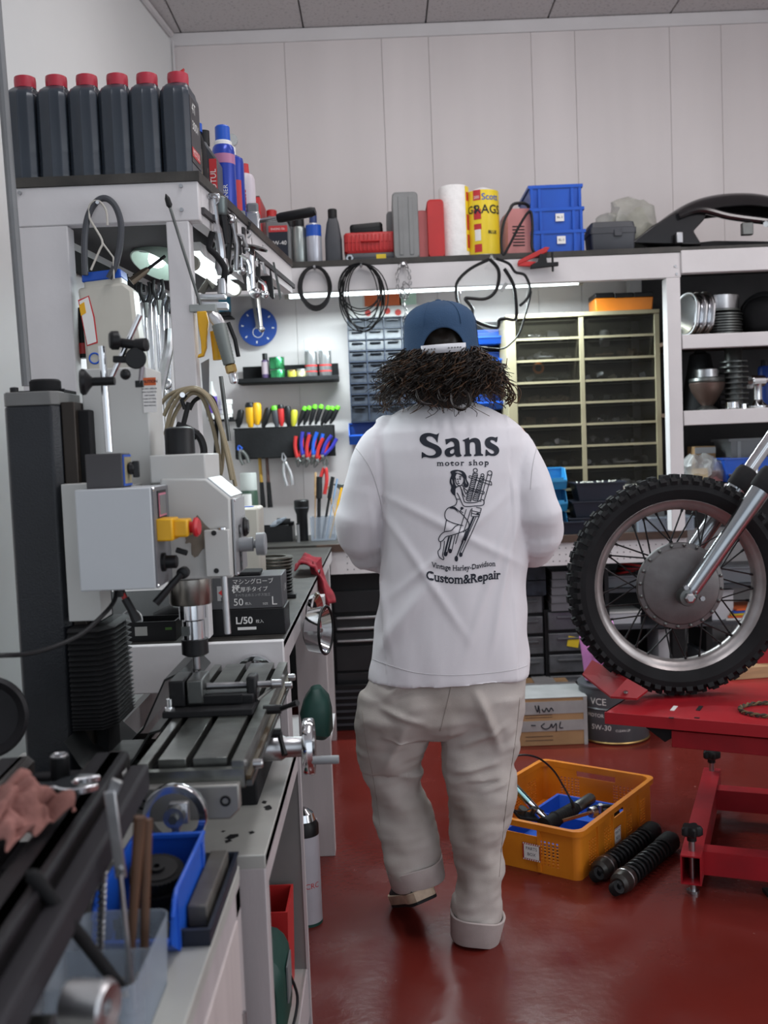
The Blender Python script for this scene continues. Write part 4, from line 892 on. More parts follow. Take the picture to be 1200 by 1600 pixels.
scribble(hw, [(-.06,h_*.86),(-.05,h_*.72),(-.045,h_*.86),(-.04,h_*.70)]); scribble(hw, [(-.03,h_*.78),(-.02,h_*.72),(-.01,h_*.80),(.0,h_*.72),(.01,h_*.80),(.02,h_*.73)]); scribble(hw, [(-.02,h_*.48),(-.035,h_*.42),(-.02,h_*.36),(.0,h_*.38),(.01,h_*.46),(.015,h_*.38),(.03,h_*.47),(.03,h_*.30)]); scribble(hw, [(.05,h_*.50),(.045,h_*.38),(.06,h_*.37)]); scribble(hw, [(-.08,h_*.45),(-.06,h_*.44)])
P('handwriting', hw, INK, t)
for k, z in enumerate((.12,.20,.60,.65)): P('printed_lines', MB().box((-.045,-.0004,h_*z), (.12,.001,.0035)), mat('faded_print', (.13,.08,.05), .7), t)
t = T('cardboard_box', 'lower wider cardboard box behind the taped one, yellow tape on its top', 'box', ((ex0+ex1)/2-.005, cY+.33, 0)); h2 = A(880,1056,cY+.5).z
P('carton', MB().box((0,.12,h2/2), (w_*.98,.24,h2)), CARD, t, bev=.003); P('tape', MB().box((.05,.12,h2+.001), (.10,.245,.003)), TAPE, t)
# oil pail
pl_ = AZ(965, 1165, 0); t = T('oil_pail', 'round dark grey oil pail on the floor behind the red lift', 'pail', (pl_.x+.02, pl_.y+.15, 0)); PC = mat('pail_paint', (.075,.08,.09), .35)
P('pail', MB().lathe([(.148,0),(.152,.01),(.152,.15),(.157,.155),(.152,.16),(.152,.24),(.158,.245),(.158,.252),(.14,.252)], n=48), PC, t); P('rim', MB().torus((0,0,.008), .152, .005, n=40), BRASS, t)
P('lettering', wrap_text('VCE', .042, .1530, -38, .175), PAPER, t, smooth=0); P('lettering', wrap_text('5W-30', .032, .1530, -34, .065), PAPER, t, smooth=0); P('lettering', wrap_text('CLEAN-UP', .014, .1530, 2, .06), PAPER, t, smooth=0); P('lettering', wrap_text('MOTOR OIL', .022, .1530, -36, .12), PAPER, t, smooth=0)
# pink bag
PB = mat('pink_bag_film', (.62,.24,.55), .35, var=.2, bump=.5, alpha=.85, scale=10)
c = A(945, 1090, 4.45); t = T('pink_bag', 'crumpled pink plastic bag hanging behind the wheel over the oil pail', 'bag', (c.x, 4.52, .255))
P('film', crumple(MB().lathe([(.01,0),(.055,.03),(.08,.10),(.085,.20),(.06,.26),(.03,.28)], n=26), .035, 16, 6), PB, t); P('handle', crumple(MB().tube([(-.05,0,.24),(-.075,0,.30),(-.045,0,.34)], .012), .01, 20), PB, t)
# clutter below the bench behind the wheel
def box_thing(name, lab, cat, px, py, w_, d_, h_, Y, m, z=None, lid=None, group=None):
    p = A(px, py, Y); t = T(name, lab, cat, (p.x, Y, p.z if z is None else z), group=group); P('tub', MB().box((0,d_/2,h_/2), (w_,d_,h_)), m, t, bev=.004)
    P('lid', MB().box((0,d_/2-.002,h_+.004), (w_*1.03,d_*1.03,.010)), lid or m, t, bev=.002); return t
WBX = mat('pale_box', (.52,.52,.55), .5)
S_ = 4.90
t = T('storage_rack', 'low dark storage rack under the bench behind the wheel', 'rack', (A(1060, 1000, S_).x, S_, 0))
for z in (.16,.42,.60): P('shelf', MB().box((.22,.18,z), (1.10,.36,.018)), DKGREY, t)
for x in (-.34,.78): P('side', MB().box((x,.18,.38), (.02,.36,.76)), BLACK, t)
P('post', MB().box((.16,.18,.38), (.03,.30,.76)), BLACK, t)
GB_ = mat('grey_blue_box', (.16,.17,.19), .4)
for px, w_, h_, z, m, lab in ((965,.17,.07,.169,GB_,'grey blue box low on the rack left of the hub'),(965,.17,.06,.25,GB_,'second grey blue box above the low one, left of the hub'),(970,.20,.055,.429,WBX,'pale box with rounded handle left of the hub'),(975,.18,.05,.609,GB_,'dim box on the top rack shelf, left'),(1048,.12,.22,.169,WBX,'white upright carton seen through the lower spokes'),(1125,.14,.14,.429,WBX,'pale box right of the hub seen through the spokes'),(1160,.22,.07,.609,GB_,'dark box high on the rack right of the hub'),(1120,.16,.10,.169,GB_,'dark box low on the rack right of the white carton'),(1180,.14,.14,.169,DKGREY,'dark crate low on the rack at the far right')):
    box_thing('storage_box', lab, 'box', px, 1000, w_, .22, h_, S_+.04, m, z=z, lid=WPL if 'rounded' in lab else None)
t = T('magazine_pile', 'pile of orange and yellow magazines right of the hub', 'magazines', (A(1150,930,S_).x, S_+.12, .609-.18+.0)); 
for k, m_ in enumerate((PAPER, mat('orange_print', (.62,.12,.03)), mat('yellow_print', (.6,.4,.02)), BLUE, mat('orange_print', (0,0,0)))): P('magazine', MB().box((.05+.004*k,.0,.006+.012*k), (.16,.20,.010), (0,0,4*k-6)), m_, t)
t = T('red_cable_bundle', 'red and black cables piled on the rack above the hub', 'cables', (A(995,890,S_).x, S_+.1, .609+.066)); 
for k in range(5): P('loop', MB().torus((.01*k-.02,0,.008+.006*k), .055+.006*k, .006, ax=(.1*k-.2,.1,1), n=24), (RED, BLACK, REDP, BLACK, RED)[k], t)
t = T('steel_part', 'shiny steel brackets on the bench right of the bench top clear box', 'part', (A(1110,860,4.8).x, 4.95, .6185+.074)); P('plate', MB().box((0,0,.012), (.14,.08,.024)), STEEL, t, bev=.004); P('block', MB().box((.02,0,.035), (.05,.05,.03)), DSTEEL, t, bev=.003)
# ================================================================ WHEEL
HC = A(1058, 913, 3.2)
t = T('motorcycle_wheel', 'spoked motorcycle front wheel with knobbly tyre standing on the red lift', 'wheel', HC, rz=1)
TY = mat('tyre_rubber', (.010,.010,.011), .78, var=.3, bump=.3, bscale=30, spec=.25)
RIM = mat('worn_alloy_rim', (.36,.335,.33), .38, .85, var=.25, scale=9, bump=.1)
yax = (0,-1,0)
prof = [(.262,-.030),(.275,-.040),(.300,-.052),(.318,-.049),(.332,-.034),(.337,0),(.332,.034),(.318,.049),(.300,.052),(.275,.040),(.262,.030)]
P('tyre', MB().lathe(prof+[(.258,.02),(.258,-.02)], ax=yax, n=72, closed=True), TY, t)
P('rim', MB().lathe([(.270,-.030),(.273,-.033),(.268,-.036),(.262,-.030),(.256,-.026),(.246,-.022),(.238,-.010),(.236,0),(.238,.010),(.246,.022),(.256,.026),(.262,.030),(.268,.036),(.273,.033),(.270,.030),(.258,.018),(.258,-.018)], ax=yax, n=72, closed=True), RIM, t)
kb = {}
N = 60
for i in range(N):
    a = 2*PI*i/N
    for j, (rr, yy, sz, tl) in enumerate(((.339,-.018,(.020,.026,.016),0),(.339,.018,(.020,.026,.016),0),(.327,-.045,(.017,.018,.016),38),(.327,.045,(.017,.018,.016),-38))):
        if j in (0,1) and i % 2 == j: sz = (.014,.020,.016)
        key = (j, sz)
        aa = a+(PI/N if j > 1 else 0)
        if key not in kb: kb[key] = MB().box((0,0,0), sz, taper=1.2).mesh('tread_block')
        o = bpy.data.objects.new('tread_block', kb[key]); COL.objects.link(o); o.parent = t
        if not kb[key].materials: kb[key].materials.append(TY)
        o.matrix_local = Matrix.Rotation(aa, 4, 'Y') @ Matrix.Translation((0, yy, rr)) @ Matrix.Rotation(R(tl), 4, 'X')
HUB = mat('grey_hub_cast', (.17,.165,.165), .5, .7, col2=(.11,.10,.10), scale=10, bump=.25, bscale=40)
P('hub_plate', MB().lathe([(.01,.052),(.05,.055),(.10,.050),(.118,.045),(.122,.040),(.134,.038),(.136,.034),(.136,.022),(.120,.018),(.01,.018)], ax=yax, n=48), HUB, t)
P('hub_drum', MB().lathe([(.01,-.05),(.06,-.05),(.075,-.03),(.11,-.02),(.115,.02),(.01,.02)], ax=yax, n=36), DSTEEL, t)
for k in range(20):
    a = 2*PI*k/20+.1; P('rivet', MB().lathe([(.0055,.036),(.0055,.042),(.002,.0445)], ax=yax, o=(.128*math.sin(a),0,.128*math.cos(a)), n=8), DSTEEL, t)
SPK = mat('black_spoke', (.014,.014,.015), .4, .5)
for k in range(36):
    a = 2*PI*k/36; s = 1 if k % 2 else -1; d = R(34)*(1 if (k//2) % 2 else -1); rh = .112 if s < 0 else .09
    p0 = Vector((rh*math.sin(a), s*.022, rh*math.cos(a))); p1 = Vector((.247*math.sin(a+d*.75), s*.006, .247*math.cos(a+d*.75)))
    P('spoke', MB().cyl(p0, p1, .0026, n=6).cyl(p1+(p0-p1)*.12, p1, .0042, n=6), SPK, t)
HUBW = HC
# fork legs
def fork(yy, lab, full=True):
    ax_ = A(1058, 925, 3.2); base = Vector((ax_.x, yy, ax_.z)); up = (A(1183, 745, 3.05)-A(1058, 925, 3.05)).normalized(); t = T('fork_leg', lab, 'fork', base)
    L1 = .395
    P('lower_leg', MB().lathe([(.019,-.0),(.024,.01),(.026,.03),(.027,L1*.6),(.030,L1*.9),(.031,L1)], ax=tuple(up), n=24), mat('polished_alloy', (.38,.40,.42), .22, 1, var=.1), t)
    P('dust_seal', MB().lathe([(.034,L1-.005),(.036,L1+.002),(.036,L1+.050),(.031,L1+.066),(.024,L1+.07)], ax=tuple(up), n=24), RUBBER, t)
    P('stanchion', MB().lathe([(.021,L1+.06),(.021,L1+.62)], ax=tuple(up), n=24), CHROME, t)
    P('axle_clamp', MB().lathe([(.012,-.024),(.026,-.022),(.028,-.016),(.028,.02),(.026,.024),(.012,.026)], ax=(0,1,0), n=24), DSTEEL, t)
    P('axle_nut', MB().lathe([(.016,.026),(.016,.040),(.010,.044)], ax=yax, n=6), STEEL, t)
    sd = Vector((0,-1,0)).cross(up)
    for s in (-1, 1): P('clamp_bolt', MB().cyl(sd*s*.030+up*.02+Vector((0,-.028,0)), sd*s*.030+up*.02+Vector((0,-.044,0)), .008, n=6), STEEL, t)
    return t
fork(3.10, 'bright chrome fork leg in front of the knobbly wheel')
fork(3.31, 'chrome fork leg behind the knobbly wheel, seen through its spokes')
# ================================================================ RED LIFT
LZ = .515
q0, q1 = AZ(945, 1112, LZ), AZ(1200, 1133, LZ); e = (q1-q0); e.z = 0; e.normalize(); nn = Vector((-e.y, e.x, 0)); ang = math.degrees(math.atan2(e.y, e.x))
t = T('lift_table', 'red steel motorcycle lift table carrying the spoked wheel', 'lift', (q0.x, q0.y, 0), rz=ang)
LL, LW = 1.7, .62
P('table_plate', MB().prism([(0,0),(LL,0),(LL,LW),(.07,LW)], .005, (0,0,LZ-.005), 'z'), REDP, t)
P('front_lip', MB().box((LL/2,-.002,LZ-.018), (LL,.005,.036)), REDP, t, bev=.001)
P('side_lip', MB().loft([[(0,0,LZ-.036),(.005,0,LZ-.036),(.005,0,LZ),(0,0,LZ)],[(.07,LW,LZ-.036),(.075,LW,LZ-.036),(.075,LW,LZ),(.07,LW,LZ)]]), REDP, t)
P('lower_rail', MB().box((LL/2+.09,.05,LZ-.072), (LL-.2,.05,.05)), REDP, t, bev=.002); P('lower_rail', MB().box((LL/2+.09,LW-.08,LZ-.072), (LL-.2,.05,.05)), REDP, t, bev=.002)
P('corner_bracket', MB().prism([(.10,LZ-.036),(.24,LZ-.036),(.17,LZ-.085)], .006, (0,.03,0)), BLACKM, t)
def lp(px, py): p = AZ(px, py, LZ)-Vector((q0.x,q0.y,0)); return Vector((p.dot(e), p.dot(nn), LZ))
for px, m_ in ((1053, PAPER), (1093, BLACK)):
    c = lp(px, 1107); P('slot', MB().box((c.x, c.y, LZ+.0008), (.012,.055,.0016)), m_, t); c = lp(px-4, 1122); P('slot', MB().box((c.x, c.y, LZ+.0008), (.014,.010,.0016)), BLACK, t)
inv = Matrix.Rotation(-R(ang), 4, 'Z') @ Matrix.Translation((-q0.x,-q0.y,0))
def lq(px, py, Y): return inv @ A(px, py, Y)
fp = [lq(925,1031,3.30), lq(980,1060,3.12), lq(954,1088,3.12), lq(910,1053,3.30)]
P('wheel_stop', MB().loft([fp, [p+Vector((0,0,-.006)) for p in fp]]), REDP, t)
fq = [lq(980,1060,3.12), lq(1012,1078,3.14), lq(995,1091,3.08), lq(954,1088,3.12)]
P('wheel_stop', MB().loft([fq, [p+Vector((0,0,-.006)) for p in fq]]), REDP, t)
c = lq(978,1083,3.10); P('stop_bolt', MB().lathe([(.007,0),(.007,.006),(.003,.008)], o=tuple(c), n=10), STEEL, t)
O('wood_block', MB().box((0,0,.02), (.22,.10,.04)), WOODL, 'pale wood block on the lift behind the wheel', 'wood', tuple(lpw := A(1175,1068,3.42)), rz=8, bev=.002); bpy.data.objects['wood_block'].location.z = LZ
c = AZ(1205, 1112, LZ); t2 = T('rope_loop', 'braided brown rope loop lying on the red lift at the right edge', 'rope', (c.x, c.y, LZ+.007))
rp = []
for k in range(60): a = 2*PI*k/60; rp.append(Vector((.088*math.cos(a), .075*math.sin(a), 0)))
for s in (0, PI): P('strand', MB().tube([p+Vector((.0035*math.cos(a_*14+s)*math.cos(a_), .0035*math.cos(a_*14+s)*math.sin(a_), .0035*math.sin(a_*14+s))) for p, a_ in ((rp[int(i/4)%60].lerp(rp[(int(i/4)+1)%60], (i%4)/4), 2*PI*i/240) for i in range(240))], .0035, 5, closed=True), mat('rope_brown' if s else 'rope_dark', (.14,.10,.05) if s else (.05,.04,.03), .9), t2)
P('red_bracket', MB().box((.1,0,0), (.02,.02,.01)), REDP, None) if False else None
o_ = A(1205, 1035, 3.38); O('lift_clamp', MB().box((.05,0,.035), (.13,.05,.11)).box((.05,0,-.02), (.16,.08,.012)), REDP, 'red wheel clamp upright at the right edge behind the tyre', 'clamp', (o_.x-.02, 3.44, LZ+.026), bev=.003)
# lift base frame on the floor
bz = .125
a, b = AZ(1079, 1338, bz), AZ(1113, 1200, bz); d = b-a; d.z = 0; Lb = d.length; an = math.degrees(math.atan2(d.y, d.x))-90
t = T('lift_stand', 'red square tube base frame of the lift on the floor with black star knobs', 'lift base', (a.x, a.y, 0), rz=an)
TW = .058; z0 = bz-.085
def sqtube(c0, c1, w_, h_, th=.004):
    c0, c1 = Vector(c0), Vector(c1); u = (c1-c0).normalized(); sd = u.cross(Vector((0,0,1))); mb = MB()
    def rg(c, k): return [c+sd*x+Vector((0,0,z)) for x, z in ((-w_/2+k,-h_/2+k),(w_/2-k,-h_/2+k),(w_/2-k,h_/2-k),(-w_/2+k,h_/2-k))]
    mb.loft([rg(c0+u*.25, th), rg(c0, th), rg(c0, 0), rg(c1, 0), rg(c1, th), rg(c1-u*.25, th)], cap=True); return mb
P('side_tube', sqtube((0,0,bz-.0425), (0,Lb,bz-.0425), TW, .085), REDP, t)
P('cross_tube', sqtube((TW/2,.10,bz-.045), (1.2,.10,bz-.045), TW, .07), REDP, t)
P('cross_tube', sqtube((TW/2,Lb-.18,bz-.045), (1.2,Lb-.18,bz-.045), TW, .07), REDP, t)
P('side_tube', sqtube((.62,.0,bz-.0425), (.62,Lb,bz-.0425), TW, .085), REDP, t)
for yy in (.045, Lb-.03):
    P('jack_bolt', MB().cyl((0,yy,0.004),(0,yy,bz+.055), .0095, n=12).cyl((0,yy,0),(0,yy,.008), .018, n=16), STEEL, t)
    kn = MB(); sp = []
    for k in range(40): a_ = 2*PI*k/40; r_ = .027+.005*math.cos(5*a_); sp.append((r_*math.cos(a_), r_*math.sin(a_)))
    kn.loft([[(x*f, yy+y*f, bz+z) for x, y in sp] for z, f in ((.045,.8),(.050,1),(.068,1),(.074,.85))]); kn.cyl((0,yy,bz+.03),(0,yy,bz+.05), .014, n=14); P('star_knob', kn, BLACK, t)
t = T('castor_post', 'thin black post at the right edge before the lift base', 'post', AZ(1197, 1400, 0)+Vector((.03,0,0))); P('post', MB().box((0,0,.15), (.02,.03,.30)), BLACK, t, bev=.002); P('foot', MB().box((0,0,.006), (.06,.06,.012)), BLACK, t)
# ================================================================ ORANGE CRATE
def holed(w_, h_, th, holes):
    """flat wall w x h x th in xz with real rectangular holes (x0, z0, x1, z1)"""
    xs = sorted(set([0, w_]+[v for q in holes for v in (q[0], q[2])])); zs = sorted(set([0, h_]+[v for q in holes for v in (q[1], q[3])])); mb = MB()
    hole = lambda x, z: any(q[0] < x < q[2] and q[1] < z < q[3] for q in holes)
    for i in range(len(zs)-1):
        j = 0
        while j < len(xs)-1:
            if hole((xs[j]+xs[j+1])/2, (zs[i]+zs[i+1])/2): j += 1; continue
            k = j
            while k+1 < len(xs)-1 and not hole((xs[k+1]+xs[k+2])/2, (zs[i]+zs[i+1])/2): k += 1
            mb.box(((xs[j]+xs[k+1])/2, 0, (zs[i]+zs[i+1])/2), (xs[k+1]-xs[j], th, zs[i+1]-zs[i])); j = k+1
    return mb
cL, cW, cH = .60, .43, .155
c0 = AZ(908, 1380, 0); a1 = 54.0
ct = T('orange_crate', 'orange mesh plastic crate of tools on the red floor', 'crate', c0, rz=a1)   # x runs along the long side, y to the left
def holes_for(L):
    hs = []
    def grid(x0, x1, nx, z0=.025, z1=.105, nz=8):
        dx, dz = (x1-x0)/nx, (z1-z0)/nz
        for i in range(nx):
            for k in range(nz): hs.append((x0+i*dx+dx*.2, z0+k*dz+dz*.2, x0+(i+1)*dx-dx*.2, z0+(k+1)*dz-dz*.2))
    grid(.045, .115, 5); grid(L-.115, L-.045, 5)
    if L > .5: grid(.16,.23,5); grid(L-.23, L-.16, 5); hs.append((L/2-.05,.112,L/2+.05,.130))
    else: hs.append((L/2-.075,.112,L/2+.075,.132)); grid(L/2-.075+.0,L/2-.075+.012,1); grid(L/2+.063,L/2+.075,1)
    return hs
ins = .028
def place(mb, M): mb.v = [tuple(M @ Vector(v)) for v in mb.v]; return mb
T_ = Matrix.Translation
P('long_wall', place(holed(cL-2*ins, cH-.012, .004, holes_for(cL-2*ins)), T_((ins, .008, 0))), CRATE, ct, smooth=0)
P('long_wall', place(holed(cL-2*ins, cH-.012, .004, holes_for(cL-2*ins)), T_((ins, cW-.008, 0))), CRATE, ct, smooth=0)
P('end_wall', place(holed(cW-2*ins, cH-.012, .004, holes_for(cW-2*ins)), T_((.008, ins, 0)) @ Matrix.Rotation(PI/2, 4, 'Z')), CRATE, ct, smooth=0)
P('end_wall', place(holed(cW-2*ins, cH-.012, .004, holes_for(cW-2*ins)), T_((cL-.008, ins, 0)) @ Matrix.Rotation(PI/2, 4, 'Z')), CRATE, ct, smooth=0)
rr_ = lambda w_, d_, z, r_=.032: [(cL/2+x, cW/2+y, z) for x, y in rrect(w_, d_, r_, 5)]
for sx, sy in ((0,0),(1,0),(0,1),(1,1)):
    cc = (ins if not sx else cL-ins, ins if not sy else cW-ins); a0 = {(0,0):180,(1,0):270,(1,1):0,(0,1):90}[(sx,sy)]; arc = [R(a0+18*k) for k in range(6)]
    P('corner_wall', MB().loft([[(cc[0]+r_*math.cos(q), cc[1]+r_*math.sin(q), z) for q in arc]+[(cc[0]+(r_-.004)*math.cos(q), cc[1]+(r_-.004)*math.sin(q), z) for q in arc[::-1]] for r_, z in ((.022,0),(.022,cH-.012))]), CRATE, ct)
P('rim', MB().loft([rr_(cL-.012,cW-.012,cH-.022), rr_(cL+.008,cW+.008,cH-.018), rr_(cL+.010,cW+.010,cH), rr_(cL-.022,cW-.022,cH), rr_(cL-.022,cW-.022,cH-.02)], cap=False), CRATE, ct)
P('floor_plate', MB().loft([rr_(cL-.014,cW-.014,.004,.03), rr_(cL-.014,cW-.014,.010,.03)]), CRATE, ct)
for x in (.135, .25, .35, cL-.135): P('rib', MB().box((x,.004,cH*.45), (.010,.008,cH*.85)), CRATE, ct)
for y in (.14, cW-.14): P('rib', MB().box((.004,y,cH*.45), (.008,.010,cH*.85)), CRATE, ct)
# stickers with a red chequered border
def sticker(M, w_=.062, h_=.054):
    P('sticker', place(MB().box((0,-.0045,0), (w_,.001,h_)), M), REDP, ct); P('sticker_face', place(MB().box((0,-.0052,0), (w_*.84,.001,h_*.8)), M), PAPER, ct)
    bd = MB(); n_ = 8
    for k in range(n_):
        for s in (-1,1): bd.box(((k+.5)/n_*w_-w_/2,-.0052,s*h_*.46), (w_/n_*.5,.001,h_*.07))
    P('sticker_checks', place(bd, M), PAPER, ct)
    P('lettering', text_mb('PARTS', .014, M @ T_((0,-.0060,.006)) @ Matrix.Rotation(PI/2, 4, 'X')), INK, ct, smooth=0); P('lettering', text_mb('BOX', .014, M @ T_((0,-.0060,-.012)) @ Matrix.Rotation(PI/2, 4, 'X')), INK, ct, smooth=0)
sticker(T_((.005, .165, .062)) @ Matrix.Rotation(-PI/2, 4, 'Z')); sticker(T_((cL/2-.02, .006, .055)), .055, .05)
# contents (each its own thing)
cm = ct.matrix_basis if False else Matrix.Translation(c0) @ Matrix.Rotation(R(a1), 4, 'Z')
def cp(x, y, z): return cm @ Vector((x, y, z))
t = T('blue_tray', 'blue plastic tray lying inside the orange crate', 'tray', cp(.30,.20,.011), rz=a1); P('tray', MB().tray(.44,.26,.05,.005, base=.92, lip=.006), BLUE, t); P('divider', MB().box((.05,0,.02), (.005,.24,.04)), BLUE, t)
def fpx(px, py, Y): return A(px, py, Y)
p0, p1 = A(797,1222,3.25), A(855,1283,3.22); t = T('handlebar_tube', 'bright chrome bar sticking up out of the orange crate', 'handlebar', p1); P('tube', MB().cyl((0,0,0), p0-p1, .0125, n=16), CHROME, t); P('stripe', MB().cyl((p0-p1)*.5, (p0-p1)*1.002, .0128, n=16), mat('teal_chrome', (.3,.5,.5), .2, 1), t)
p0, p1 = A(850,1290,3.17), A(925,1248,3.36); d = p1-p0; t = T('rubber_grip', 'thick black rubber grip lying across the orange crate', 'grip', p0)
P('grip', MB().lathe([(.012,-.005),(.026,0),(.026,.01),(.022,.015),(.022,.055),(.026,.06)]+[(.021+.002*(k%2), .07+.006*k) for k in range(16)]+[(.020,.17)], ax=tuple(d.normalized()), n=20), RUBBER, t)
p0, p1 = A(900,1262,3.30), A(936,1240,3.42); d = p1-p0; t = T('throttle_tube', 'dull steel throttle tube at the upper right end of the black grip', 'tube', p0); P('tube', MB().lathe([(.017,0),(.019,.004),(.019,.10),(.017,.104),(.012,.10),(.012,.0)], ax=tuple(d.normalized()), n=18, closed=True), DSTEEL, t)
p0, p1 = A(878,1283,3.2), A(922,1270,3.27); t = T('copper_rod', 'copper coloured rod with steel collar in the crate', 'rod', p0); P('rod', MB().cyl((0,0,0), p1-p0, .006, n=12), mat('copper', (.55,.30,.18), .3, 1), t); P('collar', MB().lathe([(.016,0),(.018,.004),(.018,.022),(.012,.026)], o=tuple(p1-p0), ax=tuple((p1-p0).normalized()), n=18), STEEL, t)
t = T('lever_assembly', 'black brake lever assembly at the right inside the crate', 'lever', A(945,1270,3.35)); P('body', crumple(MB().box((0,0,0), (.09,.05,.03)), .008, 30), BLACK, t, bev=.006); P('lever', MB().tube(spline([(-.04,0,.02),(.0,-.02,.03),(.07,-.01,.02),(.10,.03,.01)]), .007), BLACK, t); P('bolt', MB().cyl((-.02,-.02,.01),(-.02,-.03,.04), .008, n=6), STEEL, t)
t = T('bracket_cluster', 'dark bracket cluster at the left inside the crate', 'bracket', A(822,1275,3.2)); P('plate', MB().box((0,0,0), (.07,.05,.008), (10,15,20)), BLACKM, t); P('boss', MB().cyl((-.02,0,0),(-.01,-.01,.03), .014, n=12), DSTEEL, t); P('boss', MB().cyl((.02,.01,0),(.03,0,.025), .010, n=12), STEEL, t)
O('control_cable', MB().tube(spline([A(x,y,Y_) for x,y,Y_ in ((790,1192,3.2),(812,1180,3.22),(840,1184,3.24),(864,1203,3.26),(880,1228,3.26),(893,1252,3.25),(896,1262,3.25))]), [.0032]*30+[.0055]*7), BLACK, 'thin black control cable arching out of the orange crate', 'cable')
O('control_cable', MB().tube(spline([A(x,y,Y_) for x,y,Y_ in ((792,1262,3.15),(815,1268,3.18),(835,1262,3.2),(850,1268,3.2))]), .0028), BLACK, 'short black cable at the left inside the orange crate', 'cable')
# shock absorbers
def shock(pa, pb, lab):
    a, b = AZ(*pa, .033), AZ(*pb, .033); d = b-a; L = d.length; u = tuple(d.normalized()); t = T('shock_absorber', lab, 'shock absorber', a, group='shock absorbers beside the crate')
    GM = mat('gunmetal', (.075,.07,.065), .35, .8, var=.2)
    P('eye', MB().lathe([(.008,-.012),(.019,-.012),(.020,.0),(.019,.012),(.008,.012)], o=(0,0,-.006), ax=(.5,-.6,.6), n=20, closed=True), RUBBER, t); P('shank', MB().lathe([(.012,.0),(.016,.02)], ax=u, n=16), BLACK, t)
    P('collar', MB().lathe([(.020,.012),(.030,.020),(.033,.04),(.033,.075),(.031,.078)], ax=u, n=28), GM, t); P('ring', MB().lathe([(.0335,.050),(.0345,.053),(.0335,.056)], ax=u, n=28), STEEL, t)
    P('damper', MB().lathe([(.020,.06),(.020,L-.02)], ax=u, n=18), BLACKM, t)
    q = Vector((0,0,1)).rotation_difference(Vector(u)).to_matrix(); n_ = 11; hl = L-.15
    P('spring', MB().tube([q @ Vector((.0265*math.cos(2*PI*k/14), .0265*math.sin(2*PI*k/14), .078+hl*k/(14*n_))) for k in range(14*n_+1)], .0052, 7), BLACK, t)
    P('shroud', MB().lathe([(.030,L-.075),(.033,L-.07),(.033,L-.015),(.028,L-.004),(.012,L)], ax=u, n=28), RUBBER, t); P('top_eye', MB().lathe([(.006,-.010),(.016,-.010),(.016,.010),(.006,.010)], o=tuple(d*1.03), ax=(.5,-.6,.6), n=18, closed=True), DSTEEL, t)
shock((932, 1364), (1022, 1296), 'black coil shock absorber lying right against the orange crate'); shock((963, 1385), (1050, 1312), 'black coil shock absorber farther from the orange crate')
# ================================================================ MILL STAND
SX, SYF, SYB, SZT = -.215, 1.625, 2.27, .68
t = T('mill_stand', 'grey white open timber stand under the milling machine, chipped paint', 'stand', (SX, SYF, 0))
SD = SYB-SYF
P('top_board', MB().box((-.31,SD/2,SZT-.012), (.62,SD,.024)), STANDT, t, bev=.002)
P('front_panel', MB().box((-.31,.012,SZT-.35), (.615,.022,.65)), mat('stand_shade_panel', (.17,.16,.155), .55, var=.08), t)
P('corner_post', MB().box((-.030,.02,.33), (.058,.04,.656)), STANDW, t, bev=.002)
P('side_rail', MB().box((-.006,SD/2,SZT-.03), (.012,SD-.005,.055)), STANDW, t, bev=.001)
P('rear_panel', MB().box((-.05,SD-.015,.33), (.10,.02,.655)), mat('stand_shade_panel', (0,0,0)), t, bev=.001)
P('rear_edge', MB().box((.002,SD-.015,.33), (.006,.024,.655)), STANDW, t)
P('back_panel', MB().box((-.36,SD-.015,.36), (.5,.012,.60)), STANDW, t)
P('lower_shelf', MB().box((-.31,SD/2,.155), (.615,SD-.03,.02)), STANDT, t)
P('shelf_edge', MB().box((-.004,SD/2,.11), (.010,SD,.11)), STANDW, t, bev=.001)
for k, (x, y, s) in enumerate(((-.065,.085,.010),(-.070,.065,.005),(-.035,.10,.004),(-.02,.22,.007),(-.03,.25,.005),(-.085,.11,.003))):
    mb = MB(); n = 9; mb.prism([(x+s*(1+.5*math.sin(3*i+k))*math.cos(2*PI*i/n), y+1.5*s*(1+.4*math.cos(5*i+k))*math.sin(2*PI*i/n)) for i in range(n)], .0006, (0,0,SZT), 'z'); P('paint_chip', mb, BLACKM, t)
t = T('red_bin', 'red plastic bin standing on the mill stand lower shelf', 'bin', (SX-.075, 2.155, .166)); P('bin', MB().tray(.11,.14,.205,.005,base=.9), RED, t)
t = T('bench_grinder', 'dark green rounded grinder case on the mill stand lower shelf', 'grinder', (SX-.060, 1.965, .166)); t.scale = (1,1,1.45); P('body', MB().loft([[(x*f, y, z*f+.075) for x, z in rrect(.10,.14,.04)] for y, f in ((-.09,.7),(-.07,.95),(.05,1),(.08,.8))]), DGREEN, t); P('plate', MB().box((.051,-.0,.09), (.003,.07,.05)), GREYP, t); P('cord', MB().tube(spline([(.04,.02,.10),(.062,.03,.05),(.05,.0,.01)]), .003), BLACK, t)

# ================================================================ MILLING MACHINE
MX0, MX1, MY0, MY1, MZ = -.408, -.238, 1.60, 2.352, .845
MG = mat('machine_grey', (.52,.52,.50), .38, var=.03, scale=4)
MGB = mat('machine_box_grey', (.50,.52,.54), .38, var=.02)
HAM = mat('hammered_dark_paint', (.012,.014,.018), .36, var=.15, bump=.35, bscale=320)
BELL = mat('bellows_rubber', (.012,.012,.013), .6, var=.2)
m = T('milling_machine', 'grey bench milling machine with dark column and slotted table', 'milling machine', (0,0,SZT))
oz = Vector((0,0,SZT))
def mp(px, py, Y): return A(px, py, Y)-oz
def bx(x0, x1, y0, y1, z0, z1): return MB().box(((x0+x1)/2,(y0+y1)/2,(z0+z1)/2-SZT), (x1-x0,y1-y0,z1-z0))
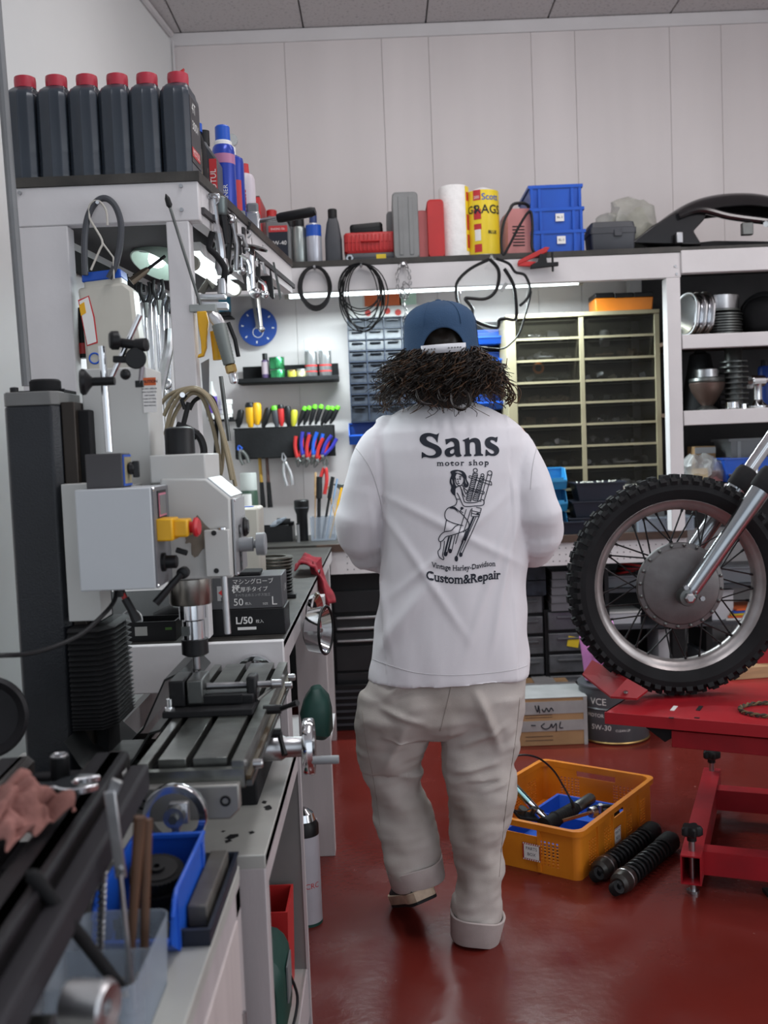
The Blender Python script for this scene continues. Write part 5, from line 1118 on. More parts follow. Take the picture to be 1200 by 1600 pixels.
# base and column
P('base', bx(-.70,-.255,1.86,2.14,.68,.735), BLACKM, m, bev=.004)
P('saddle', bx(-.45,-.262,1.90,2.10,.735,.80), DSTEEL, m, bev=.003)
P('y_way', bx(-.60,-.26,1.93,2.07,.73,.755), DSTEEL, m, bev=.002)
cz = A(60, 612, 1.93).z
pf = [(x, y) for x, y in ((-.712,1.955),(-.700,1.93),(-.617,1.93),(-.605,1.945),(-.605,2.08),(-.620,2.10),(-.712,2.10))]
P('column', MB().prism(pf, cz-.025-.68, (0,0,.68-SZT), 'z'), HAM, m, bev=.004)
P('column_cap', MB().prism(pf, .026, (0,0,cz-.025-SZT), 'z'), mat('cap_grey', (.16,.16,.155), .5), m, bev=.002)
P('column_way', bx(-.605,-.578,1.95,2.06,.70,cz-.02), mat('brown_oiled_steel', (.035,.028,.023), .4, .5), m, bev=.003); P('column_recess', bx(-.580,-.556,1.97,2.06,.70,cz-.035), BLACKM, m, bev=.003)
P('cap_knob', MB().lathe([(.030,0),(.030,.024),(.026,.028)], o=(-.650,2.01,cz-SZT), n=28), BLACKM, m); P('cap_plate', MB().box((-.655,2.02,cz-SZT+.003), (.10,.08,.006)), BLACKM, m)
P('cap_bolt', MB().lathe([(.008,0),(.008,.012),(.004,.013)], o=(-.697,1.97,cz-SZT), n=12), BLACK, m)
P('cap_bolt', MB().lathe([(.006,0),(.006,.008)], o=(-.612,1.99,cz-SZT), n=12), BLACK, m)
# bellows
zt, zb_ = A(150, 972, 1.97).z, A(160, 1125, 1.97).z; n = 22; rg = []
for i in range(2*n+1):
    f = i/(2*n); z = zb_+(zt-zb_)*f**1.25; e = .014 if i % 2 else 0; xr = -.535+e; rg.append([(-.60,1.90-e*.6,z-SZT),(xr-.02,1.90-e*.6,z-SZT),(xr,1.93,z-SZT),(xr,2.06,z-SZT),(-.60,2.07,z-SZT)])
P('bellows', MB().loft(rg), BELL, m, smooth=0)
# rubber chip guard sweeping from the column to the table
P('chip_guard', MB().loft([[(x, 1.84, z-SZT), (x, 2.15, z-SZT), (x+.002, 2.15, z-.004-SZT), (x+.002, 1.84, z-.004-SZT)] for x, z in ((-.60,.82),(-.575,.775),(-.545,.745),(-.51,.745),(-.475,.785),(-.445,.83),(-.425,.835),(-.412,.82))]), mat('oily_rubber', (.02,.022,.022), .3, var=.4, scale=12), m)
P('chip_guard', MB().loft([[(x, 2.10, z-SZT), (x, 2.32, z-SZT+.0), (x+.002, 2.32, z-.004-SZT), (x+.002, 2.10, z-.004-SZT)] for x, z in ((-.56,.73),(-.52,.77),(-.47,.87),(-.435,.885),(-.412,.86))]), mat('oily_rubber', (0,0,0)), m)
# table with real slots
TS = mat('ground_steel_table', (.20,.205,.19), .30, .9, var=.3, scale=16, bump=.08)
w_ = MX1-MX0; fr = [0,.10,.17,.43,.50,.82,.88,1]
P('table', bx(MX0,MX1,MY0,MY1,MZ-.045,MZ-.016), DSTEEL, m, bev=.001); P('slot_floor', bx(MX0+.004,MX1-.004,MY0+.004,MY1-.004,MZ-.017,MZ-.0145), mat('slot_black', (.004,.004,.004), .9, var=0, spec=.1), m)
for a, b in ((0,1),(2,3),(4,5),(6,7)): P('table_land', bx(MX0+w_*fr[a],MX0+w_*fr[b],MY0+(.02 if a in (2,4) else 0),MY1,MZ-.016,MZ), TS, m, bev=.0008)
P('table_end', bx(MX0,MX1,MY0-.006,MY0+.010,MZ-.040,MZ-.012), TS, m)
P('side_slot', bx(MX1-.002,MX1+.008,MY0+.01,MY1-.01,MZ-.034,MZ-.028), mat('oily_brown', (.10,.07,.04), .4, .6), m); P('side_land', bx(MX1-.001,MX1+.010,MY0+.01,MY1-.01,MZ-.045,MZ-.036), DSTEEL, m)
for yy in (1.66, 2.22, 2.30): P('side_stud', MB().lathe([(.008,0),(.008,.014),(.006,.016)], ax=(1,0,0), o=(MX1+.006,yy,MZ-.025-SZT), n=12), STEEL, m)
P('end_bracket', MB().prism([(MX0-.012,MZ-.085-SZT),(MX1-.022,MZ-.085-SZT),(MX1-.006,MZ-.070-SZT),(MX1-.006,MZ-.030-SZT),(MX0-.012,MZ-.030-SZT)], .022, (0,MY0-.028,0)), mat('end_bracket_alloy', (.27,.265,.25), .45, .7, var=.15), m, bev=.003)
for x in (MX0+.012, MX1-.028): P('bracket_bolt', MB().lathe([(.0085,0),(.0085,.003),(.005,.003),(.005,.0)], ax=(0,-1,0), o=(x,MY0-.0275,MZ-.055-SZT), n=14), BLACK, m)
def handwheel(c, ax, r, thing, hand=None, hub=.016, ns=3):
    mb = MB(); mb.lathe([(r*.76,-.010),(r*.97,-.010),(r,-.006),(r,.006),(r*.97,.010),(r*.76,.010)], o=c, ax=ax, n=44, closed=True)
    o = P('handwheel', mb, CHROME, thing); P('wheel_hub', MB().lathe([(.006,-.014),(hub,-.014),(hub,.012),(.006,.012)], o=c, ax=ax, n=20), STEEL, o)
    q = Vector((0,0,1)).rotation_difference(Vector(ax)).to_matrix()
    for k in range(ns): a = 2*PI*k/3+(.5 if ns == 3 else PI/2); d = q @ Vector((math.cos(a), math.sin(a), 0)); P('wheel_spoke', MB().tube([Vector(c)+d*.010, Vector(c)+d*r*.86], [.009,.007], 8), STEEL, o)
    if hand: P('crank_handle', MB().lathe([(.005,0),(.006,.004),(.008,.012),(.0085,.055),(.008,.060)], o=Vector(c)+q @ Vector((math.cos(hand[0])*r*.86, math.sin(hand[0])*r*.86, 0)), ax=hand[1], n=16), mat('grey_handle', (.25,.26,.27), .4), o)
    return o
hc = mp(274, 1274, 1.53); o_ = handwheel(tuple(hc), (0,1,0), .0495, m, ns=1)
P('hub_block', MB().box(tuple(hc+Vector((.004,.012,.0))), (.030,.016,.034)), ALU, m, bev=.003); P('hub_nut', MB().lathe([(.003,-.010),(.0075,-.010),(.0075,.0),(.003,0)], o=tuple(hc+Vector((0,-.012,0))), ax=(0,1,0), n=6), DSTEEL, m)
P('lead_screw', MB().cyl(hc, hc+Vector((0,.08,.0)), .009), STEEL, m)
hc = mp(483, 1166, 1.98); handwheel(tuple(hc), (1,0,0), .055, m, (-1.25, (1,0,0)), hub=.02)
o_ = bpy.data.objects['handwheel.001'] if 'handwheel.001' in bpy.data.objects else o_
P('dial_collar', MB().lathe([(.026,-.105),(.026,-.055),(.020,-.045),(.020,-.01)], o=tuple(hc), ax=(1,0,0), n=28), STEEL, m); P('bearing_block', MB().box(tuple(hc+Vector((-.125,0,.002))), (.05,.07,.06)), DSTEEL, m, bev=.005)
hc = mp(399, 1055, 2.378); handwheel(tuple(hc), (0,1,0), .048, m); P('lead_screw', MB().cyl(hc, hc+Vector((0,-.03,-.0)), .009), STEEL, m)
# locking levers on the saddle
for (px, py, px2, py2) in ((436,1108,465,1098),(436,1145,445,1180)):
    a, b = mp(px,py,1.93), mp(px2,py2,1.90); P('lock_lever', MB().tube([a,(a+b)/2,b], [.006,.0045,.006], 8), BLACK, m); P('lock_boss', MB().cyl(a+Vector((-.03,0,0)), a+Vector((.004,0,0)), .009, n=14), BLACK, m)
# head
hx0 = A(262, 752, 1.93).x
hb = [mp(250,748,1.93), mp(322,748,1.93), mp(359,778,1.93), mp(364,903,1.93), mp(250,908,1.93)]
H1 = [Vector((p.x, 1.93, p.z)) for p in hb]; H2 = [Vector((p.x, 2.10, p.z)) for p in hb]
P('head_block', MB().loft([H1, H2]), MG, m, bev=.004)
fa, fb = H1[2], H1[3]
P('front_panel', MB().box(((fa.x+fb.x)/2+.004, 2.015, (fa.z+fb.z)/2), (.005,.15,(fa.z-fb.z)*.96)), mat('silver_panel', (.30,.30,.31), .3, .6), m, bev=.001)
P('name_plate', MB().box(((H1[1].x+fa.x)/2+.001, 2.015, (H1[1].z+fa.z)/2+.001), ((fa-H1[1]).length*.98,.155,.003), (0, math.degrees(math.atan2(H1[1].z-fa.z, fa.x-H1[1].x)), 0)), ALU, m)
P('key_strip', MB().box((fb.x+.007, 2.00, (fa.z+fb.z)/2-.025), (.002,.028,.09)), BLACK, m)
for k in range(4): P('button', MB().cyl((fb.x+.007,2.00,(fa.z+fb.z)/2+.008-.022*k),(fb.x+.010,2.00,(fa.z+fb.z)/2+.008-.022*k), .006, n=12), GREYP, m)
for z in (fa.z-.005, fb.z+.006): P('panel_screw', MB().lathe([(.004,0),(.003,.003)], ax=(1,0,0), o=(fb.x+.006,1.95,z), n=10), CHROME, m)
q = mp(232,716,1.93); q2 = mp(321,748,1.93)
P('upper_block', MB().box(((q.x+q2.x)/2, 2.02, (q.z+q2.z)/2), (q2.x-q.x,.17,q.z-q2.z+.01)), MG, m, bev=.003)
q3 = mp(282,712,2.0); P('motor_cap', MB().lathe([(.029,-.004),(.029,.048),(.027,.053),(.018,.056)], o=tuple(q3), n=32), BLACK, m)
ta, tb = mp(123,577,2.0), mp(236,722,2.0)
P('motor_cover', MB().prism([(ta.x,tb.z-.06),(tb.x,tb.z-.06),(A(226,577,2.0).x+.004, ta.z),(ta.x+.004,ta.z)], .13, (0,2.0,0)), MG, m, bev=.003)
# caution label on the cover's right edge
cl = mp(237, 613, 2.0)
sk = MB(); ls = Matrix.Translation((cl.x-.012, 1.9985, cl.z))
P('caution_label', MB().box((cl.x-.004,1.9990,cl.z-.010), (.026,.001,.058)), PAPER, m); P('caution_band', MB().box((cl.x-.004,1.9985,cl.z+.021), (.027,.001,.015)), mat('orange_print', (0,0,0)), m)
P('lettering', text_mb('CAUTION', .0075, Mface((cl.x-.004,1.9978,cl.z+.0185)), bold=.0002), INK, m, smooth=0)
for k, s in enumerate(('DO NOT OPERATE','WITH GLOVES ON.','KEEP HANDS','CLEAR OF TOOL.','WEAR GLASSES.','READ MANUAL')): P('lettering', text_mb(s, .0034, Mface((cl.x-.004,1.9983,cl.z+.006-.0065*k)), bold=.0001), INK, m, smooth=0)
# carriage plate behind the box
q, q2 = mp(97,757,1.90), mp(150,971,1.90)
P('carriage_plate', MB().box(((q.x+q2.x)/2+.002, 1.945, (q.z+q2.z)/2), (.062,.075,q.z-q2.z)), MG, m, bev=.002)
P('carriage', bx(-.60,-.47,1.95,2.07,A(150,905,1.95).z,A(150,760,1.95).z), MG, m)
# control box
q, q2 = mp(115,766,1.80), mp(245,920,1.80); qa = mp(234,762,1.80)
BX0, BX1 = (q.x+mp(126,921,1.80).x)/2, (qa.x+q2.x)/2
cb_ = P('control_box', MB().box(((BX0+BX1)/2, 1.868, (q.z+q2.z)/2), (BX1-BX0,.136,q.z-q2.z)), MGB, m, bev=.0025)
P('side_panel', MB().box((BX1+.0015, 1.872, (q.z+q2.z)/2), (.003,.14,(q.z-q2.z)*.985)), mat('side_panel_grey', (.14,.14,.15), .4), cb_)
sp_ = lambda y, z: (BX1+.003, y, q.z-z)
P('display_frame', MB().box(sp_(1.868,.034), (.003,.070,.052)), BLACK, cb_); P('display_ring', MB().box((BX1+.0048,1.868,q.z-.034), (.001,.058,.042)), mat('pink_print', (.55,.18,.26), .4), cb_); P('display', MB().box((BX1+.0056,1.868,q.z-.034), (.001,.050,.035)), GREYP, cb_)
ye = q.z-.078
P('stop_housing', MB().box((BX1+.016,1.848,ye), (.030,.062,.040)), YEL, cb_, bev=.003); P('stop_cover', MB().box((BX1+.042,1.852,ye+.001), (.028,.046,.032)), YEL, cb_, bev=.004)
P('stop_button', MB().lathe([(.010,0),(.011,.006),(.0175,.009),(.018,.013),(.014,.017)], ax=(1,-.1,0), o=(BX1+.056,1.852,ye+.001), n=28), mat('stop_red', (.55,.02,.03), .35), cb_)
P('switch_knob', MB().lathe([(.017,0),(.017,.006),(.012,.008),(.012,.026),(.009,.028)], ax=(1,0,0), o=(BX1+.003,1.848,q.z-.138), n=24), BLACK, cb_); P('switch_rim', MB().torus((BX1+.026,1.848,q.z-.138), .0095, .0012, ax=(1,0,0), n=20), CHROME, cb_)
P('key_lever', MB().box((BX1+.035,1.87,q.z-.122), (.022,.008,.010), (0,20,0)), BLACK, cb_, bev=.002)
for z in (.004, (q.z-q2.z)-.004): P('box_screw', MB().lathe([(.004,0),(.003,.003)], ax=(1,0,0), o=(BX1+.002,1.806,q.z-z), n=10), CHROME, cb_)
a, b = mp(283,897,1.86), mp(243,943,1.84); P('feed_lever', MB().tube([a, b], [.006,.0075], 10), BLACK, m); P('lever_boss', MB().lathe([(.011,0),(.011,.02),(.007,.022)], o=tuple(a+Vector((0,.03,0))), ax=(0,-1,0), n=18), BLACK, m)
# quill, spindle, cutter
def sq(px, py): return mp(px, py, 2.0)
sx_ = sq(298,925).x
def zz(py): return A(300, py, 2.0).z-SZT
P('quill_housing', MB().lathe([(.040,zz(943)),(.0425,zz(940)),(.0425,zz(903))], o=(sx_,2.0,0), n=36), mat('spindle_steel', (.34,.32,.29), .28, 1, var=.2), m)
P('quill', MB().lathe([(.026,zz(966)),(.026,zz(940))], o=(sx_+.001,2.0,0), n=30), CHROME, m)
P('collet_chuck', MB().lathe([(.017,zz(966)-.002),(.017,zz(968)),(.0215,zz(969)),(.0215,zz(1000))][::-1], o=(sx_+.002,2.0,0), n=30), CHROME, m); P('chuck_notch', MB().box((sx_-.010,1.978,zz(983)), (.014,.006,.018)), DSTEEL, m)
P('collet_nut', MB().lathe([(.020,zz(1024)),(.0265,zz(1021)),(.0265,zz(998)),(.022,zz(997))], o=(sx_+.003,2.0,0), n=18), BLACK, m)
P('cutter_shank', MB().lathe([(.0075,zz(1045)),(.0075,zz(1020))], o=(sx_+.004,2.0,0), n=18), STEEL, m)
cm_ = MB()
for s in (0, PI): cm_.tube([(sx_+.004+.0045*math.cos(s+k*.55), 2.0+.0045*math.sin(s+k*.55), zz(1045)-k*.0022) for k in range(16)], .0042, 6)
P('cutter_flute', cm_, STEEL, m)
st_ = MB(); q_ = mp(308,838,1.9285); st_.prism([(q_.x+.028*math.cos(a)*(1+.3*math.sin(3*a)+.2*math.cos(7*a)), q_.z+.030*math.sin(a)*(1+.25*math.cos(4*a)+.2*math.sin(6*a))) for a in [2*PI*k/36 for k in range(36)]], .0006, (0,1.9285,0)); P('oil_stain', st_, mat('oil_stain_brown', (.24,.19,.14), .6, var=.3, scale=60, alpha=.45), m)
# side plate with holes, depth rod, knobs on the right
a, b = mp(320,828,1.925), mp(362,899,1.925); P('depth_plate', MB().box(((a.x+b.x)/2,1.920,(a.z+b.z)/2), (b.x-a.x,.016,a.z-b.z)), MG, m, bev=.002)
for px, py in ((334,833),(338,892)): c = mp(px,py,1.911); P('plate_bolt', MB().cyl(c, c+Vector((0,.003,0)), .005, n=14), BLACK, m)
P('plate_pin', MB().lathe([(.009,0),(.009,.003),(.005,.005)], o=tuple(mp(347,827,1.92)), n=16), CHROME, m)
a, b = mp(350,899,1.93), mp(356,990,1.93); P('depth_rod', MB().cyl(a, b, .0062, n=12), ALU, m)
ck = mp(378,851,1.99); P('feed_knob', MB().lathe([(.014,-.005),(.014,.022),(.008,.023),(.008,.028),(.022,.029),(.0225,.045),(.020,.047)], ax=(1,0,0), o=tuple(ck), n=32), mat('grey_handle', (0,0,0)), m)
ck = mp(379,823,2.06); P('quill_knob', MB().lathe([(.008,-.012),(.018,-.004),(.020,.006),(.014,.012)], ax=(1,.0,.0), o=tuple(ck), n=24), BLACK, m)
# power cable
O('power_cable', MB().tube(spline([A(x,y,Y_) for x,y,Y_ in ((182,921,1.86),(178,940,1.84),(160,962,1.8),(125,992,1.75),(80,1012,1.7),(40,1022,1.65),(0,1024,1.6),(-60,1026,1.6))]), .0042), BLACK, 'thick black cable sagging from under the grey control box to the left', 'cable')
t = T('cable_plug', 'black plugs with red ring hanging under the control box', 'plug', A(186,922,1.88)); P('gland', MB().lathe([(.010,0),(.010,-.012)], n=14), BLACK, t); P('red_ring', MB().tube([(.004,0,-.004),(.010,0,-.016)], .005), RED, t); P('plug', MB().tube([(.010,0,-.016),(.020,0,-.036),(.030,0,-.060)], [.008,.008,.010]), BLACK, t)
# machine vise
vY = 1.93
vo = A(262,1128,vY); vo.z = MZ
v = T('machine_vise', 'black machine vise with steel screw bolted on the slotted table', 'vise', vo)
X_ = lambda px: A(px,1100,vY).x-vo.x
P('base_plate', MB().box((X_(331),.0,.006), (X_(400)-X_(262),.105,.012)), BLACKM, v, bev=.002)
P('body', MB().box((X_(345),.02,.020), (X_(398)-X_(292),.06,.020)), BLACK, v, bev=.003); P('body_rail', MB().box((X_(340),-.012,.024), (X_(380)-X_(300),.012,.014)), BLACKM, v)
P('fixed_jaw', MB().box((X_(281),.02,.038), (.030,.085,.050)), BLACK, v, bev=.003); P('moving_jaw', MB().box((X_(309),.02,.040), (.030,.085,.046)), DSTEEL, v, bev=.003)
P('clamp_bolt', MB().cyl((X_(272),-.040,.010),(X_(272),-.040,.034), .006, n=12).cyl((X_(272),-.040,.012),(X_(272),-.040,.018), .010, n=6), CHROME, v)
P('screw', MB().lathe([(.0058 if k % 2 else .0072, .0012*k) for k in range(int((X_(436)-X_(322))/.0012))], ax=(1,0,0), o=(X_(322),.02,.041), n=14), STEEL, v)
P('screw_end', MB().cyl((X_(425),.02,.041),(X_(440),.02,.041), .009, n=12), STEEL, v); P('nut_block', MB().box((X_(394),.02,.035), (.020,.04,.052)), BLACK, v, bev=.005)
P('tie_rod', MB().tube([(X_(405),-.02,.02),(X_(428),.03,.035)], .003), DSTEEL, v)
# magnetic stand on the control box
mb_z = A(170,762,1.86).z
g = T('magnetic_stand', 'dark magnetic base with steel post standing on the grey control box', 'magnetic stand', (A(166,760,1.84).x, 1.862, q.z+SZT))
P('magnet_block', MB().box((0,0,.031), (.066,.062,.062)), mat('magnet_grey', (.055,.052,.055), .5), g, bev=.002); P('side_plate', MB().box((.034,0,.031), (.002,.055,.056)), BLUE, g); P('side_plate_face', MB().box((.0353,0,.031), (.001,.048,.048)), BEIGE, g)
P('switch_lever', MB().lathe([(.010,0),(.012,.004),(.010,.012)], ax=(1,0,0), o=(.036,0,.034), n=16).box((.050,0,.032), (.012,.014,.030), (0,0,10)), BLACK, g, bev=.002)
go_ = g.location
def gp(px, py, Y=1.86): return A(px, py, Y)-go_
P('post', MB().cyl(gp(171,706), gp(159,541), .0068, n=18), CHROME, g)
c = gp(163,596,1.855); P('post_clamp', MB().cyl(c+Vector((-.022,-.004,0)), c+Vector((.020,-.004,0)), .0078, n=16), BLACK, g); P('clamp_knob', MB().lathe([(.008,0),(.012,.004),(.023,.012),(.024,.018),(.020,.022)], ax=(-1,-.2,0), o=tuple(c+Vector((-.020,-.004,0))), n=24), BLACK, g)
P('arm_rod', MB().cyl(gp(174,590), gp(219,492), .0052, n=14), CHROME, g)
P('arm_clamp', MB().cyl(gp(183,535,1.85), gp(222,540,1.85), .0085, n=14), BLACK, g)
kn = gp(185,532,1.845); P('arm_knob', MB().lathe([(.008,-.004)]+[(.017 if k % 2 else .0165,.002*k) for k in range(7)]+[(.013,.016)], ax=(-1,-.4,0), o=tuple(kn), n=20), BLACK, g); P('arm_nut', MB().lathe([(.006,-.012),(.012,-.01),(.012,.01),(.006,.012)], ax=(1,-.3,0), o=tuple(gp(221,539,1.85)), n=16), BLACK, g)
P('dial_clamp', MB().box(tuple(gp(198,562,1.85)), (.048,.012,.012), (0,4,0)).cyl(gp(212,560,1.84), gp(212,560,1.87), .019, n=20), BLACK, g, bev=.002); P('dial_knob', MB().ball(tuple(gp(196,585,1.84)), .010), BLACK, g)
P('swan_arm', MB().tube([gp(218,556,1.85), gp(222,575,1.85), gp(219,600,1.85)], [.006,.005,.004]), mat('mauve_steel', (.30,.27,.29), .4, .6), g); P('arm_tip', MB().box(tuple(gp(218,600,1.85)), (.014,.008,.012)), BLACK, g)

# ================================================================ NEAR LEFT CABINET AND LATHE
CT, CX, CYF = .685, -.250, 1.575
t = T('front_cabinet', 'white painted cabinet at the lower left carrying bins and lathe', 'cabinet', (CX, CYF, 0))
P('top_board', MB().box((-.42,-.52,CT-.012), (.84,1.04,.024)), mat('cabinet_top_paint', (.42,.42,.39), .4, col2=(.34,.34,.32), scale=7), t, bev=.002)
P('side_frame', MB().box((-.010,-.52,CT-.045), (.018,1.04,.045)), STANDW, t, bev=.001); P('end_post', MB().box((-.012,-.022,.33), (.022,.044,.65)), STANDW, t, bev=.001); P('end_panel', MB().box((-.42,-.008,.33), (.82,.012,.65)), STANDW, t)
P('door', MB().box((-.006,-.30,.32), (.016,.50,.60)), mat('pale_wood_paint', (.50,.44,.43), .5, var=.06, stretch=(8,8,.7), scale=4), t, bev=.002); P('door', MB().box((-.006,-.79,.32), (.016,.46,.60)), mat('pale_wood_paint', (0,0,0)), t, bev=.002)
P('hinge', MB().box((.004,-.052,.45), (.006,.010,.05)), STEEL, t)
La = R(3.2)
le = A(183,1165,1.50)
L_o = Vector((-.545, 1.50, CT))
LD = .785-CT
lt = T('lathe', 'black metal lathe bed with ground ways along the left edge', 'lathe', L_o, rz=3.2)
LB = mat('lathe_bed_black', (.010,.009,.011), .5, var=.3, scale=10, spec=.3); LWY = mat('worn_lathe_way', (.045,.038,.036), .42, .5, var=.35, scale=20)
wz_ = .895-CT
P('bed_side', MB().box((.125,-.55,LD+.055), (.05,1.10,.11)), LB, lt, bev=.005)
P('bed_side', MB().box((-.02,-.55,LD+.055), (.04,1.10,.11)), LB, lt, bev=.005)
P('bed_end', MB().box((.05,-.012,LD+.043), (.16,.024,.085)), LB, lt, bev=.004)
for yy in (-.10, -.95): P('foot', MB().box((.03,yy,LD/2), (.10,.10,LD), taper=1.2), LB, lt, bev=.004)
P('way', MB().prism([(.090,wz_-.03),(.150,wz_-.03),(.150,wz_-.008),(.138,wz_),(.122,wz_),(.113,wz_-.010),(.090,wz_-.012)], 1.10, (0,-1.10,0)), LWY, lt, bev=.001)
P('way', MB().prism([(-.045,wz_-.03),(.010,wz_-.03),(.010,wz_-.008),(.002,wz_),(-.012,wz_),(-.02,wz_-.010),(-.045,wz_-.012)], 1.10, (0,-1.10,0)), LWY, lt, bev=.001)
P('rack_bar', MB().box((.163,-.52,wz_-.042), (.030,1.04,.040)), mat('lathe_grey_bar', (.026,.024,.028), .6, spec=.25), lt, bev=.006)
P('bed_lettering', text_mb('724', .02, Matrix.Translation((.1505,-.045,wz_-.030)) @ Matrix.Rotation(PI/2, 4, 'Z') @ Matrix.Rotation(PI/2, 4, 'X')), PAPER, lt, smooth=0)
P('apron_screw', MB().cyl((.055,-.03,wz_-.06),(.055,-.03,wz_+.005), .014, n=16), BLACK, lt); P('screw_socket', MB().torus((.055,-.03,wz_+.006), .010, .003, n=20), STEEL, lt)
# nearest machine parts, out of focus
c = A(20,1560,.98); t = T('tool_slide', 'dark machined slide block with worn edge in the lower left corner', 'machine part', (c.x-.01, .98, c.z)); P('block', MB().box((-.04,.0,.0), (.115,.12,.085)), LWY, t, bev=.004); P('edge', MB().box((.017,0,.0), (.004,.12,.086)), ALU, t); P('stem', MB().cyl((.0,-.02,-.02),(.055,-.02,-.02), .012), DSTEEL, t)
c = A(150,1572,.93); t = T('slide_dial', 'grey dial knob blurred at the bottom left edge', 'dial', (c.x, .93, c.z)); P('dial', MB().lathe([(.010,-.03),(.022,-.028),(.024,.0),(.024,.012),(.021,.015),(.008,.012),(.008,.006)], ax=(1,-.25,0), n=32), ALU, t); P('ring', MB().torus((.008,0,0), .024, .0012, ax=(1,-.25,0), n=30), STEEL, t)
c = A(-14,1120,1.72); t = T('chuck_wheel', 'large black round wheel at the left edge beside the dark column', 'wheel', c); P('disc', MB().lathe([(.001,-.02),(.062,-.02),(.068,-.012),(.070,.012),(.064,.018),(.052,.006),(.02,.004)], ax=(.25,-1,.1), n=44), LB, t); P('hub', MB().cyl((0,.02,0),(0,.09,0), .02), LB, t); t.location.x -= .008
# rag and wrench
c = A(20,1275,1.18); rw = MB()
Lz = .895
def ragfn(u, v):
    x = (u-.5)*.088; y = (v-.5)*.12; n1 = noise.noise(Vector((u*4.2, v*4.2, 3))); n2 = noise.noise(Vector((u*9, v*9, 7)))
    r_ = max(abs(u-.5), abs(v-.5))*2; z = .042*(1-r_**2)+.026*n1+.016*n2; return Vector((x+.014*n2+.01*n1, y+.014*n1, max(z, -.02 if r_ > .8 else .002)))
n = 34; rw.add([ragfn(i/n, j/n) for i in range(n+1) for j in range(n+1)], [(i*(n+1)+j, i*(n+1)+j+1, (i+1)*(n+1)+j+1, (i+1)*(n+1)+j) for i in range(n) for j in range(n)])
o = O('shop_rag', rw, CHARC, 'crumpled pinkish brown rag lying on the lathe bed', 'rag', (c.x, 1.18, Lz+.012), rz=-20); sm = o.modifiers.new('thick', 'SOLIDIFY'); sm.thickness = .003; ss = o.modifiers.new('sub', 'SUBSURF'); ss.levels = ss.render_levels = 1
a, b = A(60,1246,1.22), A(132,1232,1.34); 
def wrench_mb(L, w_, jaw, t_=.007):
    """open ended wrench along +x, jaw at x=0"""
    mb = MB(); out = []
    R_ = jaw
    for k in range(15): a = R(35+k*(290/14)); out.append((R_*math.cos(a)*1.05, R_*math.sin(a)))
    sh = [(x, y) for x, y in out]
    head = sh[:7]+[(-R_*1.6,w_*.6),(-L,w_*.45),(-L,-w_*.45),(-R_*1.6,-w_*.6)]+sh[8:]
    head = [(p[0],p[1]) for p in head]+[(R_*.55,-R_*.42),(-R_*.1,-R_*.38),(-R_*.28,0),(-R_*.1,R_*.38),(R_*.55,R_*.42)]
    return mb.prism(head, t_, (0,0,0), 'z')
t = T('open_wrench', 'chrome open ended wrench lying on the lathe by the rag', 'wrench', AZ(124,1231,Lz+.016), rz=12); P('wrench', wrench_mb(.17, .022, .030, .009), CHROME, t, bev=.0015)
# blue bin with gears
bY = 1.507
t = T('blue_bin', 'blue stacking bin full of black gears on the front cabinet', 'bin', (-.341, bY, CT)); t.scale = (.74,.83,.70); P('bin', bin_mb(.135, .30, .118, .004, .84), BLUE, t)
for s in (-1, 1): P('rim_rail', MB().tube([(s*.069,-.005,.118),(s*.069,-.25,.118),(s*.069,-.262,.110),(s*.069,-.285,.085)], .0045, 6), BLUE, t); P('side_ridge', MB().box((s*.070,-.25,.055), (.005,.010,.10)), BLUE, t); P('side_ridge', MB().box((s*.070,-.03,.055), (.005,.010,.10)), BLUE, t)
def gear(loc, r, h, lab, rot):
    nT = 40; pr_ = []
    for k in range(nT*2): rr = r if (k//1) % 2 else r*.94; a = 2*PI*k/(nT*2); pr_.append((rr*math.cos(a), rr*math.sin(a)))
    t = T('gear', lab, 'gear', loc, rot=rot, group='black gears in the blue bin'); P('teeth', MB().prism(pr_, h, (0,0,0), 'z'), BLACKM, t, smooth=0); P('hub', MB().lathe([(r*.75,h),(r*.75,h+.002),(r*.3,h+.002),(r*.3,h+.006),(r*.12,h+.006),(r*.12,h-.002)], n=28), BLACK, t)
gear((-.343,1.42,CT+.048), .039, .016, 'topmost black gear in the blue bin', (R(12),R(4),0)); gear((-.341,1.42,CT+.026), .040, .016, 'second black gear under the topmost one', (R(8),0,0)); gear((-.337,1.42,CT+.006), .041, .016, 'bottom black gear at the back of the blue bin', (0,0,0)); gear((-.343,1.325,CT+.010), .036, .015, 'flat black gear at the front of the blue bin', (R(-3),R(5),0)); gear((-.348,1.315,CT+.030), .030, .013, 'small black gear tilted on the front gear', (R(-22),R(-8),0))
t = T('sharpening_stone', 'grey oil stone in a navy tray beside the blue bin', 'stone', (-.274, 1.437, CT)); t.scale = (.8,.88,.9); P('tray', MB().tray(.058,.29,.028,.004,base=.98,lip=.003), NAVY, t); P('stone', MB().box((.0,.01,.026), (.034,.22,.034)), mat('oil_stone', (.10,.095,.085), .5, col2=(.05,.04,.035), scale=12), t, bev=.003)
